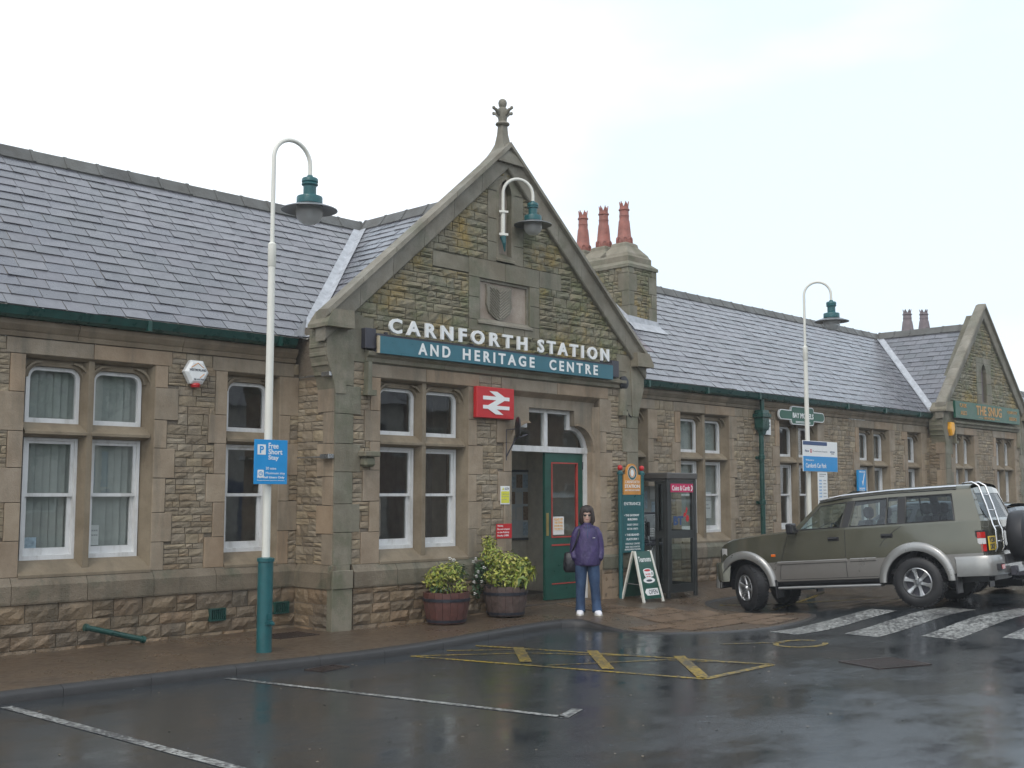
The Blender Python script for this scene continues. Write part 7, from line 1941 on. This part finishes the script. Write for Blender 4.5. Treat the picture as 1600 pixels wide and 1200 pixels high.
    # wheels
    for xc, st in ((0, 0), (WB, C_.get('steer', 0))):
        for s in (1, -1): wheel(t, xc, s * (hwid + C_.get('track', -.01) - .01) - (0 if not st else s * .03), R_, R_, s, st, rim=C_.get('rim', .235))
    return t, body, side, wid, zb
# the olive off-road car
R0 = Vector((16.190, 7.397, 0.17)); dx = Vector((-0.0866, 0.9931, -0.0788)); dy = Vector((-0.9962, -0.0869, 0)); dz = Vector((-0.0068, 0.0785, 0.9969)); S_ = 0.94
org = R0 - dy * 0.95 * S_
m4 = Matrix(((dx.x * S_, dy.x * S_, dz.x * S_, org.x), (dx.y * S_, dy.y * S_, dz.y * S_, org.y), (dx.z * S_, dy.z * S_, dz.z * S_, org.z), (0, 0, 0, 1)))
SUV = dict(wb=2.97, xr=-1.02, xf=3.46, hw=.895, zs=.47, r=.385, ar=.50, zband=.79, rows=[None, .55, .64, .72, .79, .80, .90, 1.02, 1.12, None], zbelt=lambda x: 1.265 if x < 2 else 1.27,
           zroof=[(-1.1, 1.83), (-.6, 1.85), (.4, 1.865), (1.2, 1.845), (1.65, 1.79)], hood=[(2.10, 1.265), (2.5, 1.25), (2.9, 1.222), (3.2, 1.185), (3.38, 1.125), (3.46, 1.04)], xcowl=2.10, tb=.06, paint='paint_olive', band='paint_greyband',
           cols=[(2.08, 1.60, 0), (1.95, 1.53, 'car_glass'), (1.19, 1.06, 0), (1.05, .94, 'car_glass'), (.43, .40, 0), (.42, .39, 'car_glass'), (.24, .235, 0), (.12, .12, 'dark_glass'), (-.66, -.60, 0), (-1.02, -.88, 0)], zgh=0, fg=.88, tumble=.165, xa=1.3, xseat=1.25, steer=-33, rim=.232, track=.045)
t, body, side, wid, zb = make_car('parked_car', 'olive green off-road car with silver wheel arches and rear ladder, parked nose in', 'car', m4, SUV)
car = t
B = lambda nm, mt, mm, par=None, **k: mm.build(nm, M[mt], par or car, local=True, **k)
# flares
for xc in (0, 2.97):
    for s in (1, -1):
        m = MB(); rs = []
        for k in range(25):
            a = math.pi * (k / 24) * 1.14 - .07 * math.pi; ca, sa = math.cos(a), math.sin(a)
            if xc > 1 and False: pass
            y0 = s * (wid(xc, .8) - .01); zc = .385
            z_in = zc + .485 * sa; 
            sec = []
            for r_, o in ((.485, .0), (.485, .052), (.50, .062), (.57, .058), (.60, .035), (.605, 0)):
                x = xc + r_ * ca; z = zc + r_ * sa + (.02 if r_ > .5 else 0); y = s * (wid(min(x, 3.4), max(.6, z)) + o - .01)
                sec.append((x, y, max(z, .40 if ca * (1 if xc else -1) < 9 else z)))
            rs.append(sec)
        m.loft(rs, closed=True); B('wheel_arch_flare', 'paint_silver', m, angle=45)
# mudflaps
for xc in (0, 2.97):
    for s in (1, -1): m = MB(); m.bbox(xc - .60, xc - .575, s * .80 - .13, s * .80 + .13, .20, .50, .005); B('mudflap', 'black', m)
# running boards
for s in (1, -1):
    m = MB(); m.bbox(.56, 2.32, min(s * .80, s * .985), max(s * .80, s * .985), .345, .385, .012); B('running_board', 'paint_silver', m)
    m = MB(); m.bbox(.60, 2.28, min(s * .84, s * .965), max(s * .84, s * .965), .386, .392, .002); B('running_board_tread', 'trim', m)
# side mouldings, door shut lines, handles, fuel flap side details
for s in (1, -1):
    for a, b in ((1.10, 2.33), (.62, 1.06)):
        m = MB(); m.bbox(a, b, min(s * .88, s * .914), max(s * .88, s * .914), .745, .80, .01); B('side_moulding', 'paint_greyband', m)
    for x0, x1, z0, z1 in ((2.30, 2.10, .50, 1.262), (1.13, 1.115, .50, 1.262), (.55, .185, .95, 1.262)):
        m = MB(); pts = []
        for k in range(9):
            f = k / 8; x = x0 + (x1 - x0) * f ** 1.5; z = z0 + (z1 - z0) * f; pts.append((x, s * (wid(x, z) + .0005), z))
        m.tube(pts, .0045, 4); B('door_gap', 'trim', m)
    m = MB(); pts = [(x, s * (wid(x, .50) + .0), .50) for x in (.62, 1.2, 1.8, 2.28)]; m.tube(pts, .004, 4); B('door_gap', 'trim', m)
    for x in (1.24, .35):
        m = MB(); y = wid(x, 1.13); m.bbox(x - .02, x + .17, min(s * y, s * (y + .012)), max(s * y, s * (y + .012)), 1.09, 1.155, .008); m.bbox(x + .0, x + .16, min(s * (y + .012), s * (y + .035)), max(s * (y + .012), s * (y + .035)), 1.115, 1.145, .01); B('door_handle', 'black', m)
    # mirror
    m = MB(); y = wid(1.98, 1.3); m.bbox(1.93, 2.03, min(s * (y - .06), s * (y + .06)), max(s * (y - .06), s * (y + .06)), 1.26, 1.32, .01)
    m.bbox(1.92, 2.04, min(s * (y + .04), s * (y + .24)), max(s * (y + .04), s * (y + .24)), 1.24, 1.42, .025); B('door_mirror', 'black', m)
    m = MB(); m.bbox(2.35, 2.43, min(s * wid(2.4, .9), s * (wid(2.4, .9) + .012)), max(s * wid(2.4, .9), s * (wid(2.4, .9) + .012)), .885, .925, .004); B('side_indicator', 'lamp_orange', m)
    # roof rail
    m = MB(); pts = [side(s, SUV['cols'][0][0] + (SUV['cols'][-1][0] - SUV['cols'][0][0]) * f, SUV['cols'][0][1] + (SUV['cols'][-1][1] - SUV['cols'][0][1]) * f, 1.0) for f in [k / 12 for k in range(12)]]
    m.tube([(p[0], p[1] - s * .02, p[2] + .045) for p in pts], .013, 6); B('roof_rail', 'chrome', m)
    m = MB(); m.tube([(p[0], p[1] + s * .002, p[2] - .0) for p in pts], .010, 5); B('roof_gutter', 'trim', m)
    # window pillars blacked out
    for xb, xt in ((1.12, 1.0), (.18, .178)):
        m = MB(); q = [side(s, xb + e, xt + e, f) for e in (-.055, .055) for f in (.06, .88)]; q = [(x, y + s * .004, z) for x, y, z in q]; m.add(q, [(0, 1, 3, 2)]); B('pillar_trim', 'trim', m, recalc=False)
    # headlamp, wraparound
    m = MB(); m.loft([[(3.30, s * (wid(3.3, 1) + .006), z) for z in (.88, 1.06)] + [(3.30, s * (wid(3.3, 1) - .04), z) for z in (1.06, .88)], [(3.42, s * (wid(3.42, 1) + .006), z) for z in (.88, 1.07)] + [(3.42, s * (wid(3.42, 1) - .04), z) for z in (1.07, .88)], [(3.50, s * (wid(3.46, 1) - .10), z) for z in (.89, 1.05)] + [(3.46, s * (wid(3.46, 1) - .12), z) for z in (1.05, .89)], [(3.51, s * .50, z) for z in (.90, 1.04)] + [(3.47, s * .50, z) for z in (1.04, .90)]]); B('headlight', 'lamp_clear', m, angle=40)
    # rear lamp
    yb = wid(-1.02, 1.0)
    for nm, mt, z0, z1 in (('tail_light', 'lamp_red', 1.01, 1.10), ('reversing_light', 'lamp_clear', .92, 1.005), ('tail_light', 'lamp_red', .81, .915)):
        m = MB(); m.loft([[(-.955, s * (yb + .014), z0), (-.955, s * (yb + .014), z1), (-.955, s * (yb - .03), z1), (-.955, s * (yb - .03), z0)], [(-1.01, s * (yb + .012), z0), (-1.01, s * (yb + .012), z1), (-.98, s * (yb - .03), z1), (-.98, s * (yb - .03), z0)], [(-1.065, s * (yb - .03), z0), (-1.065, s * (yb - .03), z1), (-1.02, s * (yb - .04), z1), (-1.02, s * (yb - .04), z0)]]); B(nm, mt, m)
    m = MB(); m.loft([[(-.93, s * (yb + .008), .785), (-.93, s * (yb + .008), 1.125), (-.93, s * (yb - .03), 1.125), (-.93, s * (yb - .03), .785)], [(-1.01, s * (yb + .006), .785), (-1.01, s * (yb + .006), 1.125), (-1.01, s * (yb - .03), 1.125), (-1.01, s * (yb - .03), .785)], [(-1.08, s * (yb - .16), .785), (-1.08, s * (yb - .16), 1.125), (-1.06, s * (yb - .16), 1.125), (-1.06, s * (yb - .16), .785)]]); B('lamp_housing', 'trim', m)
# bumpers
m = MB(); rs = []
for x, y in ((-.62, .925), (-.9, .925), (-1.08, .90), (-1.17, .82), (-1.20, .5), (-1.20, 0), (-1.20, -.5), (-1.17, -.82), (-1.08, -.90), (-.9, -.925), (-.62, -.925)):
    n_ = Vector((x + .6, y, 0)).normalized() if x > -1.1 else Vector((-1, y * .2, 0)).normalized()
    rs.append([(x + .10 if abs(y) < .85 else x, y * .9, .47), (x + .02, y * .985, .45), (x, y, .50), (x, y, .70), (x + .02, y * .985, .745), (x + .12 if abs(y) < .85 else x, y * .88, .755)])
m.loft(rs); B('rear_bumper', 'paint_silver', m, angle=40)
m = MB(); m.bbox(-1.225, -1.19, -.45, .45, .60, .74, .01); B('bumper_step', 'trim', m)
for s in (1, -1): m = MB(); m.bbox(-1.235, -1.16, s * .70 - .10, s * .70 + .10, .52, .62, .01); B('bumper_lamp_housing', 'trim', m); m = MB(); m.bbox(-1.242, -1.234, s * .70 - .075, s * .70 + .075, .535, .605, .004); B('bumper_lamp', 'lamp_red', m)
m = MB(); rs = []
for x, y in ((3.40, .86), (3.48, .85), (3.56, .78), (3.60, .5), (3.61, 0), (3.60, -.5), (3.56, -.78), (3.48, -.85), (3.40, -.86)):
    rs.append([(x - .10, y * .94, .50), (x - .02, y, .50), (x, y, .56), (x, y, .78), (x - .02, y * .98, .83), (x - .14, y * .9, .84)])
m.loft(rs); B('front_bumper', 'paint_olive', m, angle=40)
m = MB(); m.box(3.47, 3.53, -.48, .48, .86, 1.05); 
for k in range(5): m.bbox(3.52, 3.545, -.47, .47, .875 + k * .036, .895 + k * .036, .004)
B('grille', 'trim', m)
# tailgate: split doors, plate, spare wheel, ladder, tow bar
m = MB(); m.bbox(-1.098, -1.085, .47, .79, .82, 1.03, .003); plate = B('number_plate', 'plate_y', m)
m = MB(); Pp = lambda u, v, o=0: (-1.099 - o, -u, v); m.text('V230', Pp, -.76, -.50, .935, 1.015, 0, .003, bold=.03); m.text('DKF', Pp, -.74, -.52, .835, .915, 0, .003, bold=.03); B('plate_lettering', 'ink', m, plate)
m = MB(); m.lathe([(0, -.30), (.24, -.30), (.33, -.285), (.385, -.255), (.395, -.22), (.395, -.08), (.37, -.03), (.28, 0), (0, 0)], (-1.17, -.14, 1.0), 48, axis='x'); m.lathe([(.25, -.302), (.24, -.318), (.20, -.318), (.19, -.304)], (-1.17, -.14, 1.0), 48, axis='x'); sp = B('spare_wheel_cover', 'black', m, angle=35)
m = MB(); m.tube([(-1.08, -.14, .8), (-1.17, -.14, .95)], .03, 8); m.tube([(-1.08, -.14, 1.15), (-1.17, -.14, 1.03)], .03, 8); B('spare_wheel_carrier', 'charcoal', m)
m = MB()
for y in (.72, .38): m.tube([(-.78, y, 1.845), (-.93, y, 1.86), (-1.02, y, 1.80), (-1.10, y, 1.50), (-1.16, y, 1.20), (-1.19, y, 1.12), (-1.19, y, .86), (-1.15, y, .80)], .0145, 8)
for x, z in ((-.86, 1.855), (-1.055, 1.66), (-1.118, 1.42), (-1.172, 1.17), (-1.19, .95)): m.tube([(x, .72, z), (x, .38, z)], .011, 6)
B('ladder', 'chrome', m, smooth=True)
m = MB(); m.tube([(-1.02, .20, 1.26), (-1.11, .20, .80)], .005, 4); B('tailgate_gap', 'trim', m)
m = MB(); m.bbox(-1.38, -1.10, -.05, .05, .40, .46, .01); m.lathe([(0.0, .55), (.025, .54), (.028, .52), (.02, .50), (.016, .46)], (-1.36, 0, 0), 12); m.bbox(-1.30, -1.22, .15, .30, .42, .56, .01); m.lathe([(.035, -.02), (.035, .04), (0, .045)], (-1.30, .25, .49), 12, axis='x'); B('tow_bar', 'charcoal', m)
m = MB(); m.tube([(1.98, .62, 1.30), (1.90, .10, 1.42)], .007, 5); m.tube([(1.98, .0, 1.30), (1.90, -.45, 1.42)], .007, 5); B('wiper', 'trim', m)
m = MB(); m.loft([[(1.45, -.5, 1.80), (1.45, .1, 1.80), (1.45, .1, 1.815), (1.45, -.5, 1.815)], [(1.20, -.5, 1.90), (1.20, .1, 1.90), (1.20, .1, 1.905), (1.20, -.5, 1.905)]]); B('raised_sunroof', 'dark_glass', m)
m = MB(); m.tube([(1.2, .1, 1.85), (1.22, .1, 1.895)], .008, 5); B('sunroof_strut', 'trim', m)
# second, black car just showing behind
gz = 0.17; ang = R(92)
m5 = Matrix.Translation((20.0, 7.95, gz)) @ Matrix.Rotation(ang, 4, 'Z')
CAR2 = dict(wb=2.60, xr=-.85, xf=3.40, hw=.88, zs=.26, r=.32, ar=.38, zband=.20, rows=[None, .35, .45, .55, .65, .75, .82, .88, .92, None], zbelt=lambda x: .95,
            zroof=[(-1.0, 1.44), (-.3, 1.50), (.6, 1.53), (1.1, 1.51), (1.5, 1.44)], hood=[(2.15, .95), (2.6, .90), (3.0, .83), (3.3, .72), (3.40, .62)], xcowl=2.15, tb=.08, paint='paint_black', band='paint_black',
            cols=[(2.10, 1.40, 0), (1.95, 1.32, 'dark_glass'), (1.05, .92, 0), (.95, .84, 'dark_glass'), (.15, .10, 0), (.05, .02, 'dark_glass'), (-.50, -.42, 0), (-.85, -.62, 0)], zgh=0, fg=.88, tumble=.20, xa=1.1, xseat=1.15, rim=.20)
t, body, side2, wid2, zb2 = make_car('parked_car', 'black estate car mostly hidden behind the olive off-road car', 'car', m5, CAR2)
for s in (1, -1):
    m = MB(); y = wid2(-.8, .8); m.loft([[(-.75, s * (y + .006), z) for z in (.70, .90)] + [(-.75, s * (y - .03), z) for z in (.90, .70)], [(-.88, s * (y - .01), z) for z in (.68, .92)] + [(-.84, s * (y - .04), z) for z in (.92, .68)], [(-.945, s * (y - .22), z) for z in (.70, .88)] + [(-.91, s * (y - .22), z) for z in (.88, .70)]]); m.build('tail_light', M['lamp_red'], t, local=True)
    m = MB(); m.bbox(3.30, 3.44, s * .62 - .16, s * .62 + .16, .60, .72, .02); m.build('headlight', M['lamp_clear'], t, local=True)
    m = MB(); m.bbox(1.80, 1.92, s * 1.0 - .09, s * 1.0 + .09, .96, 1.08, .03); m.build('door_mirror', M['paint_black'], t, local=True)
    for x in (1.0, .1): m = MB(); yy = wid2(x, .8); m.bbox(x + .05, x + .2, min(s * yy, s * (yy + .03)), max(s * yy, s * (yy + .03)), .80, .83, .008); m.build('door_handle', M['paint_black'], t, local=True)
for a, b, zz in ((-.98, -.80, 0), (3.36, 3.50, 0)):
    m = MB(); m.bbox(a, b, -.84, .84, .30, .52, .04); m.build('bumper', M['charcoal'], t, local=True)
m = MB(); m.bbox(-.985, -.975, -.26, .26, .60, .71, .003); pl2 = m.build('number_plate', M['plate_y'], t, local=True)

# ------------------------------------------------------------------ what stands across the car park, seen in the windows and wet ground
M['brick'] = stone('red brick terrace', [(0.24, 0.15, 0.11), (0.28, 0.18, 0.13)], bump=.4)
M['render'] = plain('pale rendered wall', (0.55, 0.53, 0.48), .8, dirt=.3)
M['house_slate'] = M['slate']
def tree(x, y, h, cr, label, seed):
    random.seed(seed); t = thing('tree', label, 'tree', (x, y, 0), 0, 'trees across the car park')
    m = MB(); m.tube([(0, 0, -.1), (.1, 0, h * .25), (0, .1, h * .55), (.1, 0, h * .8)], [.22, .17, .11, .04], 10)
    for k in range(7):
        a = k * .9; z = h * (.35 + .06 * k); m.tube([(0, 0, z), (cr * .4 * math.cos(a), cr * .4 * math.sin(a), z + h * .12), (cr * .7 * math.cos(a), cr * .7 * math.sin(a), z + h * .18)], [.08, .05, .02], 6)
    m.build('trunk', M['twig'], t, local=True)
    m = MB()
    for k in range(16):
        a = U(0, 6.28); r = cr * U(.1, .75); leafclump(m, (r * math.cos(a), r * math.sin(a), h * U(.45, .9)), (cr * .42, cr * .42, cr * .34), 170, .32)
    m.build('crown', M['leaf_dark'], t, local=True, recalc=False)
def house(x, w, label):
    t = thing('terraced_house', label, 'house', (x, -12, 0), 0, 'brick terrace across the car park')
    m = MB(); m.box(x, x + w, -20, -12, 0, 5.6); wl = m.build('wall', M['render' if int(x) % 2 else 'brick'], t)
    m = MB(); m.prism([(-20.3, 5.5), (-11.7, 5.5), (-16, 8.0)], FX(x + w - .01), 0, w - .02); m.build('roof', M['slate'], t)
    for (a, z) in ((x + .8, 3.4), (x + w - 2.0, 3.4), (x + w - 2.0, .9)):
        m = MB(); m.ring(rect(a, a + 1.2, z, z + 1.4), rect(a + .08, a + 1.12, z + .08, z + 1.32), lambda u, v, o=0: (u, -12 + o, v), -.02, .05); f = m.build('window', M['white_paint'], t)
        m = MB(); m.sheet(rect(a + .05, a + 1.15, z + .05, z + 1.35), lambda u, v, o=0: (u, -12 + o, v), .01); m.build('pane', M['black'], f, recalc=False)
    m = MB(); m.box(x + .9, x + 1.8, -12.01, -11.95, 0, 2.1); m.build('door', M['navy'], t)
names = ['first', 'second', 'third', 'fourth', 'fifth', 'sixth', 'seventh', 'eighth', 'ninth']
for k in range(9): house(4.0 + k * 6.5, 6.4, names[k] + ' brick terraced house from the west end of the row across the car park')
for k, (x, y, h, c) in enumerate(((0, -12, 8.5, 3.0), (16, -8, 7.5, 2.6), (33, -9, 9.5, 3.4), (50, -8, 8, 3.0))):
    tree(x, y, h, c, ('broad tree beside the end house of the terrace across the car park', 'small tree in front of the second and third terraced houses', 'tall tree in front of the middle of the terrace', 'tree in front of the eighth terraced house')[k], 40 + k)
random.seed(3)

# ------------------------------------------------------------------ rain mist in the air
hm_ = bpy.data.materials.new('rain mist'); hm_.use_nodes = True; hn = hm_.node_tree; hn.nodes.clear()
ho = hn.nodes.new('ShaderNodeOutputMaterial'); hv = hn.nodes.new('ShaderNodeVolumePrincipled'); hv.inputs['Color'].default_value = (0.88, 0.93, 0.96, 1); hv.inputs['Density'].default_value = 0.0013
hn.links.new(hv.outputs[0], ho.inputs['Volume'])
m = MB(); m.box(-330, 360, -330, 340, -1.2, 11.0); hz = m.build('haze', hm_); hz['kind'] = 'stuff'
